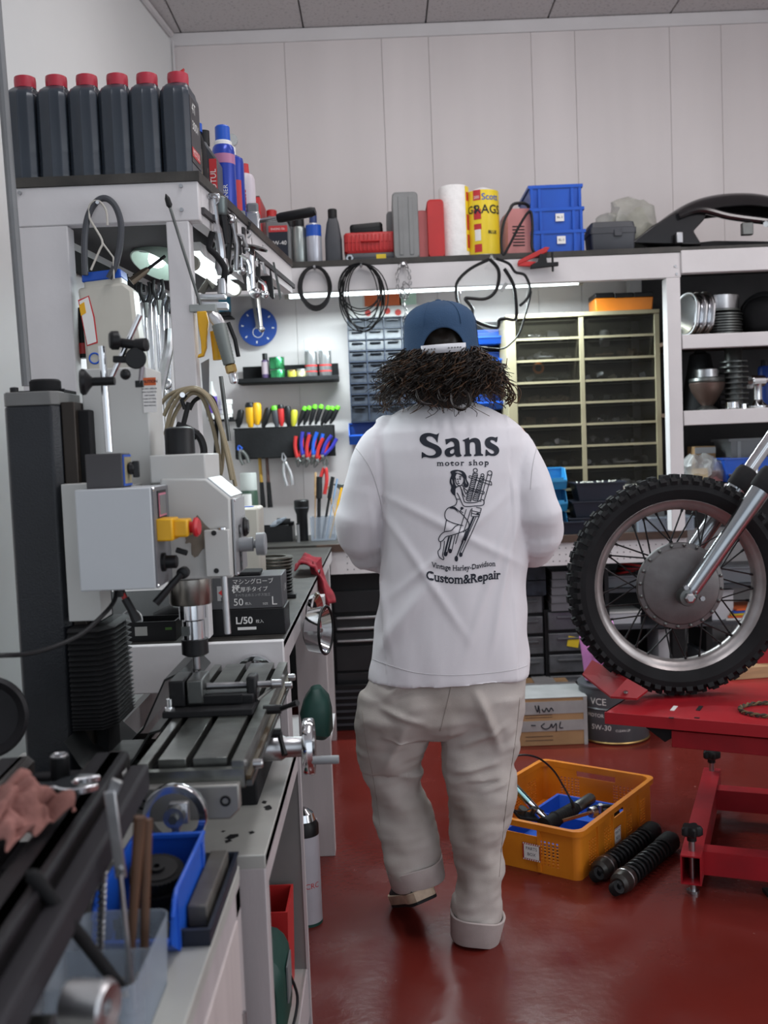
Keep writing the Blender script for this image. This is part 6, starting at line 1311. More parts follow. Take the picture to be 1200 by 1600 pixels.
# clear bin and tools in it
t = T('clear_bin', 'frosted clear plastic bin holding tools in the lower left foreground', 'bin', (-.339, 1.145, CT)); P('bin', MB().loft([[(x*f, y*f, z) for x, y in rrect(.108,.19,.016)] for z, f in ((0,.93),(.086,1),(.086,.975),(.003,.91))]), FROST, t); P('divider', MB().box((0,.01,.040), (.100,.002,.075)), FROST, t)
def stick(name, lab, cat, top, bot, mk): 
    a, b = Vector(top), Vector(bot); t = T(name, lab, cat, b, group=None); mk(t, a-b); return t
bt = lambda x, y: (x, y, CT+.012)
def twist(t, d):
    u = d.normalized(); s = u.orthogonal().normalized(); w2 = u.cross(s); n = 110
    for ph in (0, PI): P('strand', MB().tube([d*(k/n)+(s*math.cos(ph+k*.62)+w2*math.sin(ph+k*.62))*.0028 for k in range(n+1)], .0028, 6), STEEL, t)
stick('twisted_rod', 'twisted steel rod standing in the clear bin', 'rod', A(162,1335,1.22), (-.368,1.20,CT+.010), twist)
def bhandle(t, d): P('handle', MB().tube([d*0, d*.25, d*.6, d*1.0], [.0045,.0055,.006,.0075], 10), mat('old_brown_handle', (.10,.05,.028), .5, var=.25, scale=20), t); P('ferrule', MB().cyl(d*0, d*.08, .010, n=12), BRASS, t)
stick('file_handle', 'left brown handled brush in the clear bin', 'brush', A(219,1276,1.19), (-.328,1.18,CT+.010), bhandle); stick('file_handle', 'right brown handled brush leaning against the left one', 'brush', A(229,1280,1.215), (-.312,1.195,CT+.010), bhandle)
def scr_(t, d): 
    u = d.normalized(); P('leg', MB().tube([d*0, d*.60], .0035, 6), STEEL, t); P('frame', MB().box(tuple(d*.78), (.013,.005,d.length*.40), Matrix((( *u.orthogonal().normalized(),),)*0) if False else (0, math.degrees(math.atan2(u.x, u.z)), 0)), ALU, t, bev=.001); P('rivet', MB().cyl(d*.62+Vector((0,-.004,0)), d*.62+Vector((0,.004,0)), .004, n=12), STEEL, t); P('tip', MB().box(tuple(d*.985+Vector((.004,0,0))), (.012,.006,.022), (0,25,0)), ALU, t)
stick('folding_caliper', 'grey steel folding tool standing in the clear bin', 'caliper', A(172,1228,1.17), (-.312,1.15,CT+.010), scr_)
def rod_(t, d): P('bar', MB().tube([d*0,d*.7,d*.97,d*1.0], [.007,.0075,.008,.004], 12), BLACKM, t); P('tip', MB().tube([d*0, d*-.06], [.006,.003], 10), BRASS, t)
stick('punch_rod', 'long black bar leaning out of the clear bin toward the lathe', 'bar', A(46,1362,1.02), A(190,1545,1.09), rod_)
t = T('paint_brush', 'round steel cap lying in the bottom of the clear bin', 'cap', (-.335,1.10,CT+.006)); P('cap', MB().lathe([(.02,0),(.020,.012),(.012,.022)], n=20), BRASS, t)
# ================================================================ ON THE UPPER LEFT CABINET
UTZ = UT+.022
OILB = mat('oil_bottle_grey', (.030,.038,.050), .33, var=.12)
OILC = mat('oil_cap_red', (.38,.025,.045), .4, var=.05)
def oil_bottle():
    t = T('oil_bottle', 'x', 'bottle', (0,0,0), group='row of grey oil bottles with red caps on the cabinet')
    w_, d_ = .0705, .115; sec = lambda f, g, z: [(x*f, y*g, z) for x, y in ((-w_/2,-d_/2+.012),(-w_/2+.012,-d_/2),(-.004,-d_/2-.001),(0,-d_/2-.003),(.004,-d_/2-.001),(w_/2-.012,-d_/2),(w_/2,-d_/2+.012),(w_/2,d_/2),(-w_/2,d_/2))]
    P('body', MB().loft([sec(.94,.96,0), sec(1,1,.006)]+[sec(1-.022*(k%2),1-.012*(k%2),.020+.006*k) for k in range(8)]+[sec(1,1,.072), sec(1,1,.192), sec(.97,.97,.203), sec(.88,.92,.209), sec(.86,.70,.219), sec(.74,.60,.222), sec(.72,.46,.228)]), OILB, t, bev=.0015)
    P('neck', MB().lathe([(.021,.222),(.021,.232)], n=24), OILB, t)
    P('cap', MB().lathe([(.025,.230)]+[(.025-.0006*(k%2),.231+.001*k) for k in range(1)]+[(.0255,.248),(.0245,.256),(.020,.258)], n=30), OILC, t)
    return t
ob = oil_bottle(); xs_ = [A(px, 276, 2.50).x for px in (48,96,143,190,236,284)]
obs = []
for i, x in enumerate(xs_):
    c = ob if i == 0 else dup(ob); c.location = (x, 2.50+.003*i, UTZ); c.rotation_euler = (0,0,R(-3)); c['label'] = ORD[i]+' grey oil bottle with red cap in the row on the cabinet'; obs.append(c)
obs[-1]['label'] = 'rightmost grey oil bottle, torn cap ring, its printed label side showing'
lb_ = P('label', MB().box((.0355,.002,.115), (.001,.095,.155)), mat('dark_label', (.025,.025,.03), .4), obs[-1]); 
Ms = lambda y, z: Matrix.Translation((.0365,y,z)) @ Matrix.Rotation(PI/2, 4, 'Z') @ Matrix.Rotation(PI/2, 4, 'X')
P('lettering', text_mb('300V', .030, Ms(0,.118)), PAPER, obs[-1], smooth=0); P('lettering', text_mb('4T', .035, Ms(-.01,.158)), PAPER, obs[-1], smooth=0); P('red_print', MB().box((.0365,-.005,.062), (.001,.075,.022)), REDBOX, obs[-1]); P('lettering', text_mb('MOTUL', .020, Ms(-.005,.056) @ Matrix.Translation((0,0,.001))), PAPER, obs[-1], smooth=0)
P('cap_tab', MB().prism([(-.004,.256),(.012,.262),(.018,.266),(.014,.256)], .012, (0,-.012,0)), RED, obs[-1])
# bottles and cans behind them, along the cabinet's right side
def cpos(px, Y): p = A(px, 300, Y); return (p.x, Y, UTZ)
t = T('oil_bottle', 'dark oil bottle directly behind the labelled grey bottle', 'bottle', cpos(298, 2.66)); P('body', MB().loft([[(x*f, y*f, z) for x, y in rrect(.05,.08,.012)] for z, f in ((0,.96),(.004,1),(.17,1),(.20,.6))]), DKGREY, t); P('cap', MB().lathe([(.018,.20),(.018,.225)]), BLACK, t); P('label', MB().box((.0255,0,.09), (.001,.06,.12)), mat('photo_label', (.30,.25,.22), .4, var=.8, scale=40), t)
t = T('oil_bottle', 'black oil bottle with blue lid ring behind the row', 'bottle', cpos(309, 2.78)); P('body', MB().loft([[(x*f, y*f, z) for x, y in rrect(.05,.08,.012)] for z, f in ((0,.96),(.004,1),(.165,1),(.20,.6))]), BLACKM, t); P('cap', MB().lathe([(.020,.20),(.020,.222)]), BLUE, t); P('label', MB().box((0,-.041,.09), (.045,.001,.11)), mat('skull_label', (.35,.28,.20), .4, col2=(.03,.03,.05), scale=50), t)
t = T('oil_bottle', 'slanted shoulder grey oil bottle with red lettered label', 'bottle', cpos(330, 2.90)); P('body', MB().prism([(-.028,0),(.028,0),(.028,.15),(.0,.195),(-.028,.215)], .10, (0,-.05,0)), DKGREY, t, bev=.006); P('cap', MB().lathe([(.015,.20),(.015,.24)], o=(-.012,0,0)), BLACK, t)
P('red_print', MB().box((.016,-.051,.085), (.020,.001,.13)), REDBOX, t); P('lettering', text_mb('MOTUL', .022, Matrix.Translation((.023,-.0525,.085)) @ Matrix.Rotation(PI/2, 4, 'X') @ Matrix.Rotation(PI/2, 4, 'Z')), PAPER, t, smooth=0)
P('picture_label', MB().box((-.012,-.0512,.075), (.030,.001,.10)), mat('skull_label', (0,0,0)), t)
BCAN = mat('blue_can', (.02,.05,.36), .3, .2)
t = T('spray_can', 'tall blue aerosol can with blue lid, tallest behind the oil bottles', 'spray can', cpos(352, 3.02)); P('body', MB().lathe([(.030,0),(.0325,.004),(.0325,.215),(.030,.228),(.022,.238)], n=28), BCAN, t); P('cap', MB().lathe([(.022,.246),(.0215,.285),(.018,.289)], n=24), BLUE, t); P('collar', MB().lathe([(.026,.232),(.026,.242),(.020,.248)], n=24), PAPER, t)
P('pink_band', MB().lathe([(.0328,.178),(.0328,.205)], n=28), mat('pink_band', (.45,.18,.32), .35), t); P('white_print', arcband(.0329, -50, -20, .02, .15), mat('cyan_print', (.1,.45,.35), .4), t); P('lettering', text_mb('CLEANER', .019, Matrix.Translation((.012,-.0335,.075)) @ Matrix.Rotation(PI/2, 4, 'X') @ Matrix.Rotation(PI/2, 4, 'Z')), PAPER, t, smooth=0)
t = T('spray_can', 'blue and red printed aerosol can with white nozzle', 'spray can', cpos(366, 3.14)); P('body', MB().lathe([(.030,0),(.0325,.004),(.0325,.215),(.030,.228),(.015,.238)], n=28), BCAN, t); P('nozzle', MB().lathe([(.010,.236),(.010,.262),(.006,.266)]), PAPER, t); P('cap_disc', MB().cyl((-.0,-.004,.285),(.0,.008,.285), .018, n=20), mat('cloudy_cap', (0,0,0)), t); P('cap_stem', MB().cyl((0,0,.26),(0,0,.28), .004), PAPER, t); P('red_print', arcband(.0329, 5, 50, .05, .16), REDBOX, t)
t = T('spray_can', 'white and red lettered aerosol can beside the red box', 'spray can', cpos(383, 3.26)); P('body', MB().lathe([(.030,0),(.0325,.004),(.0325,.195),(.027,.21),(.012,.218)], n=28), mat('white_can', (.58,.52,.56), .35), t); P('cap', MB().lathe([(.016,.215),(.014,.245)]), REDBOX, t); P('lettering', text_mb('STAINLESS', .026, Matrix.Translation((.006,-.0335,.10)) @ Matrix.Rotation(PI/2, 4, 'X') @ Matrix.Rotation(PI/2, 4, 'Z'), bold=.0005), REDBOX, t, smooth=0)

# ================================================================ TOOLS HUNG ON THE CABINET'S RIGHT SIDE
def hp(px, py, Y): return A(px, py, Y)
t = T('tool_rail', 'long thin steel rail along the cabinet side that carries the hung tools', 'rail', hp(330, 305, 2.50)); dd = hp(435,415,3.55)-hp(330,305,2.50)
P('bar', MB().tube([(0,0,0), dd], .005, 8), STEEL, t)
for f in (.0,.2,.4,.6,.8,.97): P('hook', MB().tube(spline([dd*f, dd*f+Vector((.012,-.012,-.004)), dd*f+Vector((.020,-.020,-.018)), dd*f+Vector((.012,-.02,-.028))], 4), .0025, 6), STEEL, t)
def hung(name, lab, cat, px, py, Y, fn, group=None):
    t = T(name, lab, cat, hp(px, py, Y), group=group); fn(t); t.scale = (1.25,1.25,1.15); return t
def f1(t):
    P('handle', MB().tube(spline([(0,0,0),(.004,0,-.06),(.010,0,-.12),(.006,0,-.155)]), [.006]*7+[.009]*12, 8), CHROME, t); P('bar', MB().box((-.012,0,-.002), (.05,.012,.012)), CHROME, t, bev=.002); P('jaw', MB().lathe([(.012,-.012),(.014,-.03),(.010,-.045)], o=(.010,0,-.12), n=14), STEEL, t)
hung('sliding_clamp', 'chrome handled tool hanging first on the side rail', 'clamp', 333, 306, 2.52, f1)
def f2(t):
    P('socket', MB().lathe([(.012,0),(.016,-.004),(.016,-.034),(.013,-.04)], n=18), mat('dull_steel', (.12,.14,.14), .4, .8), t); P('body', MB().tube([(.004,0,-.03),(.010,0,-.10)], [.010,.007]), BLACK, t); P('arm', MB().tube([(.01,0,-.10),(-.01,-.01,-.13),(.012,0,-.16)], .004), DSTEEL, t)
hung('socket_holder', 'dark socket tool hanging second on the side rail', 'socket tool', 342, 308, 2.58, f2)
def grease(t):
    P('lever', MB().tube(spline([(0,0,.0),(.004,0,-.05),(.0,0,-.09),(-.006,0,-.14)]), [.006,.006,.0065,.007]+[.008]*15, 8), BLACK, t); P('nozzle', MB().tube([(.012,0,-.02),(.020,0,-.075),(.016,0,-.13)], .005), STEEL, t); P('knuckle', MB().ball((.008,0,-.02), .012), STEEL, t)
hung('grease_lever', 'black lever tool with steel nozzle hanging on the side rail', 'lever tool', 352, 330, 2.66, grease)
for i, (px, py, Y, s) in enumerate(((362,340,2.76,1.0),(374,352,2.86,.9),(386,368,2.96,.9))):
    def fk(t, s=s, i=i):
        P('body', crumple(MB().box((0,0,-.04*s), (.022,.02,.07*s)), .004, 40, i), (DSTEEL, BLACK, STEEL)[i], t, bev=.004); P('rod', MB().tube([(0,0,.0),(.0,0,-.03),(.012*(i-1),0,-.12*s)], .004), (STEEL, CHROME, STEEL)[i], t); P('knob', MB().ball((.012*(i-1),0,-.12*s), .010), (BLACK, STEEL, BLACK)[i], t); P('screw', MB().cyl((-.02,-.005,-.05),(.02,-.005,-.06), .004), STEEL, t)
    hung('gear_puller', ('dark', 'black', 'bright steel')[i]+' puller tool hanging '+('third','fourth','fifth')[i]+' from the cabinet corner', 'puller', px, py, Y, fk)
def feeler(t):
    P('dial', MB().lathe([(.001,-.004),(.035,-.004),(.042,-.003),(.043,.003),(.035,.005),(.001,.004)], ax=(.35,-.2,.9), n=32), mat('dish_steel', (.12,.13,.13), .25, 1), t); P('stem', MB().lathe([(.010,.0),(.011,-.02),(.010,-.11),(.006,-.115)], n=16), CHROME, t); P('grip', MB().lathe([(.008,0),(.012,-.01),(.012,-.05)], o=(-.028,0,-.01), n=14), STEEL, t); P('ball', MB().ball((.008,0,-.115), .014), STEEL, t); P('ball', MB().ball((.030,0,-.12), .010), CHROME, t)
hung('valve_tool', 'steel plate tool with bright rods hanging under the side rail', 'tool', 390, 384, 2.95, feeler)
def thandle(t):
    P('bar', MB().cyl((-.055,0,0),(.06,-.01,.012), .006), CHROME, t); P('grip', MB().lathe([(.011,0),(.013,.01),(.013,.085),(.010,.095)], ax=(1,-.15,.12), o=(.05,-.01,.010), n=18), BLACK, t); P('block', MB().box((-.010,0,.0), (.034,.034,.06)), STEEL, t, bev=.005); P('cheek', MB().box((-.010,0,.035), (.030,.012,.04)), GREYP, t, bev=.006); P('stem', MB().cyl((-.010,0,-.03),(-.008,0,-.09), .007), DSTEEL, t)
hung('piston_ring_pliers', 'steel bracket tool with black handle sticking out over the corner', 'tool', 402, 350, 3.15, thandle)
t = T('pliers', 'black pliers tool with red tip hanging at the inner corner', 'pliers', hp(408, 400, 3.2)); P('body', MB().prism([(-.02,.03),(.012,.03),(.030,-.06),(.034,-.13),(.028,-.132),(.0,-.10),(-.022,-.02)], .02), BLACK, t, bev=.004); P('red_tip', MB().tube([(.004,-.006,-.08),(.010,-.006,-.115)], .008), RED, t); P('lens', MB().ball((.011,-.008,-.122), .008), CHROME, t); P('blade', MB().prism([(.034,-.02),(.040,-.02),(.058,-.13),(.050,-.135)], .006), DSTEEL, t)
t = T('long_arm', 'thin pale steel arm hanging down over the blue disc', 'arm', hp(398, 410, 3.2)); P('arm', MB().tube([(0,0,0),(.002,0,-.06),(.012,0,-.205)], [.006,.0055,.005]), mat('pale_steel', (.42,.40,.37), .4, .5), t); P('pivot', MB().ball((.012,0,-.205), .010), STEEL, t)
for i, (px, py, Y, a_, mm) in enumerate(((347,318,2.62,.3,DSTEEL),(358,360,2.72,-.4,BLACK),(368,378,2.84,.5,STEEL),(392,402,3.05,-.3,BLACK),(378,330,2.92,.2,GREYP))):
    t = T('hung_tool', ('dark','black','steel','second black','grey')[i]+' jointed tool hanging in the cluster, '+ORD[i]+' of the jointed ones', 'tool', hp(px, py, Y), rot=(0, a_, 0)); P('body', MB().tube([(0,0,0),(.006,0,-.03),(-.004,0,-.07)], [.009,.013,.008], 8), mm, t); P('link', MB().tube(spline([(-.004,0,-.065),(.012,0,-.09),(.004,0,-.125)]), .005), CHROME if i % 2 else DSTEEL, t); P('pivot', MB().cyl((0,-.014,-.03),(0,.014,-.03), .008, n=10), STEEL, t); P('side_arm', MB().tube([(0,0,-.01),(.028,-.005,-.03),(.024,-.005,-.06)], .0045), (BLACK, STEEL)[i % 2], t)
# thin steel rod with black tip across the post
a, b = hp(265,322,2.38), hp(313,476,2.40); t = T('probe_rod', 'thin dark rod with black tip leaning across the cabinet post', 'rod', b); P('rod', MB().cyl((0,0,0), a-b, .0035), DSTEEL, t); P('tip', MB().lathe([(.003,-.005),(.007,.002),(.006,.018),(.001,.028)], o=tuple(a-b), ax=tuple((a-b).normalized())), BLACK, t)
# spray gun group: cast gun with hose, yellow trigger, ribbed air gun
g0 = hp(335, 470, 2.44)
t = T('blow_gun', 'cast metal spray gun head hanging right of the cabinet post', 'spray gun', g0)
P('bracket', MB().box((-.002,0,-.012), (.068,.03,.016), (0,4,0)), ALU, t, bev=.002); P('bracket', MB().box((-.004,.003,.010), (.062,.028,.010), (0,3,0)), ALU, t, bev=.002)
P('hose', MB().tube(spline([(.022,0,.02),(.024,0,.045),(.028,0,.075),(.010,0,.105),(-.006,0,.125),(.004,0,.16)]), [.009]*8+[.0075]*50, 10), BLACKM, t); P('collar', MB().lathe([(.012,0),(.013,.01),(.011,.035)], o=(.020,0,.015), n=18), STEEL, t); P('jet', MB().tube([(-.03,0,.02),(-.012,-.004,.045),(.0,0,.03)], .009), mat('olive_metal', (.13,.13,.11), .4, .6), t)
t = T('air_trigger', 'yellow curved trigger lever hanging at the cabinet post', 'trigger', hp(322,487,2.42))
P('mount', MB().box((-.006,0,.008), (.062,.02,.018)), mat('frost_bracket', (.30,.32,.31), .4), t, bev=.002); P('lever', MB().prism([(-.020,.0),(.002,.0),(.006,-.025),(.000,-.060),(-.002,-.085),(-.010,-.104),(-.024,-.107),(-.022,-.100),(-.014,-.097),(-.014,-.07),(-.018,-.035)], .016, (0,-.012,0)), YEL, t, bev=.002); P('yellow_grip', MB().tube([(.016,.01,-.045),(.020,.01,-.112)], .011, 12), YEL, t)
t = T('air_gun', 'ribbed grey air gun hanging handle down beside the yellow trigger', 'air gun', hp(337,490,2.40))
P('head', MB().tube([(-.010,0,.0),(.0,0,-.012),(.012,0,-.030)], [.010,.015,.013], 12), ALU, t)
P('grip', MB().tube([Vector((.006,0,-.025)).lerp(Vector((.026,0,-.118)), k/24) for k in range(25)], [.0165-.00012*k+(.0012 if k % 2 else 0) for k in range(25)], 14), mat('ribbed_grey', (.18,.20,.19), .45, .3), t)
P('brass_fitting', MB().lathe([(.010,0),(.013,.003),(.013,.018),(.009,.022)], o=(.027,0,-.118), ax=(.2,0,-1), n=6), BRASS, t); P('steel_fitting', MB().lathe([(.008,.02),(.010,.024),(.010,.042),(.006,.046)], o=(.027,0,-.118), ax=(.2,0,-1), n=18), CHROME, t); P('side_lever', MB().tube([(.026,.012,-.02),(.040,.012,-.06),(.046,.012,-.10)], .005), BLACK, t)
a, b = hp(345,588,2.44), hp(358,689,2.44); O('steel_rod', MB().cyl((0,0,0), a-b, .005), DSTEEL, 'dark steel rod hanging below the ribbed air gun', 'rod', b)
t = T('strap', 'dark grey strap hanging behind the yellow trigger', 'strap', hp(322,600,2.47)); P('strap', MB().prism([(-.010,.05),(.010,.06),(.004,-.05),(-.002,-.08),(-.008,-.03)], .006), GREYP, t)
# jerry tank with blue lid on a wire hanger inside the opening
j0 = hp(165, 560, 2.40)
t = T('spray_tank', 'white hand tank with blue lid hanging on a wire hanger in the cabinet opening', 'tank', j0)
k_ = 2.40/1600; IV = mat('ivory_tank', (.50,.48,.42), .45, var=.06)
def tk(px, py): p = hp(px,py,2.40)-j0; return (p.x, p.z)
P('tank', MB().prism([tk(*q_) for q_ in ((120,450),(192,440),(207,452),(212,500),(222,560),(222,640),(140,640),(128,500))], .07, (0,.0,0)), IV, t, bev=.008)
P('neck', MB().prism([tk(*q_) for q_ in ((130,452),(130,436),(188,430),(190,448))], .06, (0,.005,0)), IV, t, bev=.004); P('blue_lid', MB().prism([tk(*q_) for q_ in ((127,441),(127,426),(187,419),(189,433))], .066, (0,.002,0)), BLUE, t, bev=.003)
P('label_frame', MB().prism([tk(*q_) for q_ in ((122,469),(139,462),(148,495),(153,536),(136,541))], .001, (0,-.0012,0)), REDBOX, t); P('label', MB().prism([tk(*q_) for q_ in ((124,471),(138,464),(146,496),(151,534),(137,539))], .001, (0,-.002,0)), PAPER, t); P('yellow_print', MB().prism([tk(*q_) for q_ in ((124,477),(132,472),(135,489),(127,494))], .001, (0,-.003,0)), YEL, t)
P('round_badge', MB().torus((tk(148,560)[0],-.001,tk(148,560)[1]), .012, .002, ax=(0,1,0), n=24), BLUE, t)
O('wire_hanger', MB().tube(spline([hp(x,y,2.385) for x,y in ((168,352),(166,330),(157,316),(148,314),(140,322),(140,340),(148,355),(158,372),(160,382),(156,390),(142,422))]), .0026, 8).tube([hp(159,378,2.385),hp(177,402,2.385),hp(178,436,2.385)], .0022, 6), mat('pale_wire', (.5,.47,.42), .4), 'pale wire hanger hooked over the cabinet beam', 'hanger')
O('black_hose', MB().tube(spline([hp(x,y,2.39) for x,y in ((133,430),(132,380),(137,340),(150,316),(165,310),(180,322),(189,350),(187,385),(180,415),(170,435))]), .0075, 10), DKGREY, 'thick black hose looped round the wire hanger', 'hose')
O('hanger_nail', MB().cyl(hp(152,316,2.372), hp(152,317,2.425), .004), STEEL, 'nail in the cabinet beam that carries the hanger', 'nail')
t = T('marker_bottle', 'black bottle with red band hanging left of the white tank', 'bottle', hp(131,560,2.47)); P('body', MB().tube([(0,0,0),(.0,0,.06),(-.004,0,.12)], [.017,.015,.006]), BLACK, t); P('red_band', MB().cyl((0,0,.010),(0,0,.035), .0172), RED, t)
# wrenches hung inside the cabinet
WR = [(213,470,600,2.85),(224,460,610,2.88),(233,466,590,2.92),(243,455,615,2.95),(252,470,600,3.0),(205,480,590,2.82),(259,480,630,3.05)]
for i, (px, y0, y1, Y) in enumerate(sorted(WR)):
    a, b = hp(px,y0,Y), hp(px+3,y1,Y); L = (a-b).length
    t = T('combination_wrench', 'chrome wrench hung in the cabinet opening, '+ORD[i]+' of seven', 'wrench', a, group='wrenches hung in the cabinet')
    P('shaft', MB().box((0,0,-L/2), (.013,.006,L)), CHROME, t, bev=.002); P('ring_end', MB().torus((0,0,-L), .013, .005, ax=(0,1,0), n=18), STEEL, t); P('open_end', MB().prism([(-.016,.0),(-.006,-.022),(.006,-.022),(.016,.0),(.016,.016),(.007,.018),(.007,.0),(-.007,.0),(-.007,.018),(-.016,.016)], .008, (0,-.004,.006)), CHROME, t)
for i, (px, py, L) in enumerate(((206,455,.07),(228,462,.06),(248,458,.06))):
    t = T('black_pliers', 'black handled pliers hung above the wrenches, '+ORD[i]+' of three', 'pliers', hp(px,py+14,2.80), group='black pliers hung in the cabinet')
    for s in (-1,1): P('handle', MB().tube(spline([(0,0,0),(s*.013,0,.03),(s*.011,0,L)]), .005), BLACK, t)
    P('jaw', MB().tube([(0,0,.005),(0,0,-.035)], [.008,.004]), DSTEEL, t)
a, b = hp(214,492,2.7), hp(222,588,2.72)
a, b = hp(205,440,2.60), hp(258,400,2.62); t = T('lamp_joint', 'brass coloured lamp arm joint in the cabinet opening', 'lamp arm', a); P('arm', MB().cyl((0,0,0), b-a, .004), BLACK, t); P('joint', MB().tube([(0,0,0),(b-a)*.35,(b-a)*.5], [.010,.009,.006]), mat('old_brass', (.20,.16,.12), .4, .7), t)
t = T('crowbar', 'thick grey curved bar standing in the cabinet behind the mill cover', 'bar', hp(256,640,2.75)); P('bar', MB().tube(spline([(-.01,0,-.06),(-.012,0,.03),(.004,0,.10),(.02,0,.16),(.022,.02,.21)]), .014, 10), STEEL, t)
# beige hoses looped over the post
ho = hp(300, 640, 2.36)
t = T('air_hose', 'beige air hoses looped over a peg on the cabinet post', 'hose', ho)
HB = mat('beige_hose', (.30,.25,.16), .5, var=.15)
for k, pts in enumerate((((258,680),(268,640),(285,615),(305,608),(325,622),(340,655),(352,700),(362,750)),((256,650),(270,622),(290,608),(312,608),(330,630),(345,668),(358,712),(368,760)),((262,690),(272,650),(290,622),(304,614),(318,625),(332,665),(342,712),(345,740)),((252,630),(268,615),(300,606),(322,615),(338,640),(348,690),(346,735),(340,750)))):
    P('hose_loop', MB().tube(spline([hp(x,y,2.345+.006*k)-ho for x,y in pts]), .0048, 8), HB, t)
P('black_hose', MB().tube(spline([hp(x,y,2.37)-ho for x,y in ((296,640),(305,625),(325,618),(337,635),(338,680),(335,740))]), .005), BLACK, t); P('peg', MB().cyl(hp(285,617,2.32)-ho, hp(285,617,2.41)-ho, .006, n=12), CHROME, t)
t = T('caulking_gun', 'black frame gun hanging on the post above the mill motor cap', 'gun', hp(290,660,2.33))
P('frame', MB().tube(spline([(-.020,0,-.005),(.010,0,-.018),(.030,0,-.035),(.038,0,-.065),(.032,0,-.10)]), .0085, 8), BLACK, t); P('handle', MB().tube([(-.010,0,-.02),(.002,0,.02),(.010,0,.045)], .006), BLACK, t); P('trigger', MB().tube([(.0,0,.03),(-.006,0,.05),(.004,0,.062)], .005), BLACK, t); P('plate', MB().prism([(-.03,-.035),(-.02,.0),(.03,-.02),(.02,-.04)], .006), BLACKM, t)

# ================================================================ ON THE SIDE BENCH
def on(px, Y, z=BZ+.0): return (A(px, 990, Y).x, Y, z)
t = T('gauge_box', 'open black case with dial gauge on the side bench behind the spindle', 'case', on(236, 2.52, BZ-.011)); P('case', MB().tray(.145,.10,.048,.004), BLACK, t); P('label', MB().box((-.012,-.0505,.026), (.030,.001,.022)), mat('grey_label', (.35,.35,.33), .5), t); P('green_label', MB().box((.055,-.0505,.030), (.016,.001,.006)), mat('dim_green', (.05,.12,.02), .5), t)
t = T('dial_gauge', 'round clear dial gauge leaning in the open black case', 'gauge', (on(207,2.52)[0], 2.52, BZ+.035)); P('body', MB().lathe([(.024,-.006),(.027,-.004),(.027,.008),(.023,.010),(.022,.006)], ax=(.3,-1,.35), n=30), mat('gauge_grey', (.30,.31,.31), .3, .3), t); P('stem', MB().tube([(0,0,.02),(-.012,0,.055),(-.022,0,.085)], .006), BLACK, t)
t = T('steel_angle', 'grey steel plate leaning in the shade behind the black case', 'plate', on(222,2.66, BZ-.011)); P('plate', MB().box((0,0,.05), (.20,.006,.10), (-14,0,0)), mat('plate_grey', (.20,.21,.21), .4, .3), t)
t = T('angle_tool', 'dark grinder shaped tool lying behind the spindle', 'tool', on(275,2.62, BZ-.011)); P('body', MB().tube([(-.05,0,.03),(.0,0,.045),(.05,.01,.04)], [.018,.026,.020], 14), BLACK, t)
t = T('cable_bundle', 'dark coiled cable on the side bench beside the bellows', 'cable', on(180,2.60, BZ-.011))
for k in range(3): P('loop', MB().torus((0,0,.01+.012*k), .045-.004*k, .006, n=26), BLACKM, t)
# glove boxes
GX = A(445,955,2.50).x; gw, gd = .225, .125
JG = mat('glove_box_grey', (.075,.075,.08), .42, var=.1)
t = T('glove_box', 'black lower glove box printed L/50 on the side bench', 'box', (GX-gw/2, 2.56, BZ-.011)); P('carton', MB().box((0,0,.033), (gw,gd,.066)), BLACK, t, bev=.002)
lettering('L/50', .024, (.012,-gd/2-.0008,.030), PAPER, t, bold=.0006); lettering('枚入', .010, (.050,-gd/2-.0008,.031), PAPER, t); P('white_bar', MB().box((.018,-gd/2-.0005,.018), (.046,.001,.007)), PAPER, t)
t = T('glove_box', 'grey upper glove box with large white print and L mark', 'box', (GX-gw/2-.004, 2.56, BZ+.0555)); P('carton', MB().box((0,0,.040), (gw,gd,.080)), JG, t, bev=.002)
P('opening', MB().box((-.02,.0,.0805), (.11,.05,.001)), BLACK, t); P('orange_print', MB().box((-.05,-.03,.081), (.08,.012,.001)), mat('orange_print', (0,0,0)), t)
fy = -gd/2-.0008
lettering('マシングローブ', .0145, (.042,fy,.062), PAPER, t); lettering('極', .021, (.000,fy,.042), PAPER, t, bold=.0005); lettering('厚手タイプ', .0135, (.044,fy,.043), PAPER, t); lettering('すべり止めエンボス加工', .008, (.040,fy,.031), mat('grey_print', (.35,.35,.35), .6), t); lettering('50', .025, (.004,fy,.009), PAPER, t); lettering('枚入', .008, (.028,fy,.010), PAPER, t); lettering('L', .030, (.092,fy,.008), PAPER, t); lettering('SIZE', .007, (.070,fy,.009), PAPER, t)
P('logo_patch', MB().box((-.034,fy+.0003,.040), (.026,.0008,.036)), mat('grey_print', (0,0,0)), t); P('logo_diamond', MB().prism([(-.034,.050),(-.024,.042),(-.034,.034),(-.044,.042)], .0008, (0,fy-.0006,0)), REDBOX, t)
lettering('R', .016, (-.034,fy-.0009,.020), INK, t)
Mr = Matrix.Translation((gw/2+.001,0,.036)) @ Matrix.Rotation(PI/2, 4, 'Z') @ Matrix.Rotation(PI/2, 4, 'X'); P('lettering', text_mb('L  50', .022, Mr), PAPER, t, smooth=0)
t = T('black_glove', 'black glove and cloth lying on top of the grey glove box', 'glove', (GX-gw/2-.02, 2.53, BZ+.1365)); P('cloth', crumple(MB().box((0,0,.006), (.15,.06,.010)), .006, 35, 4), BLACKM, t, bev=.003)
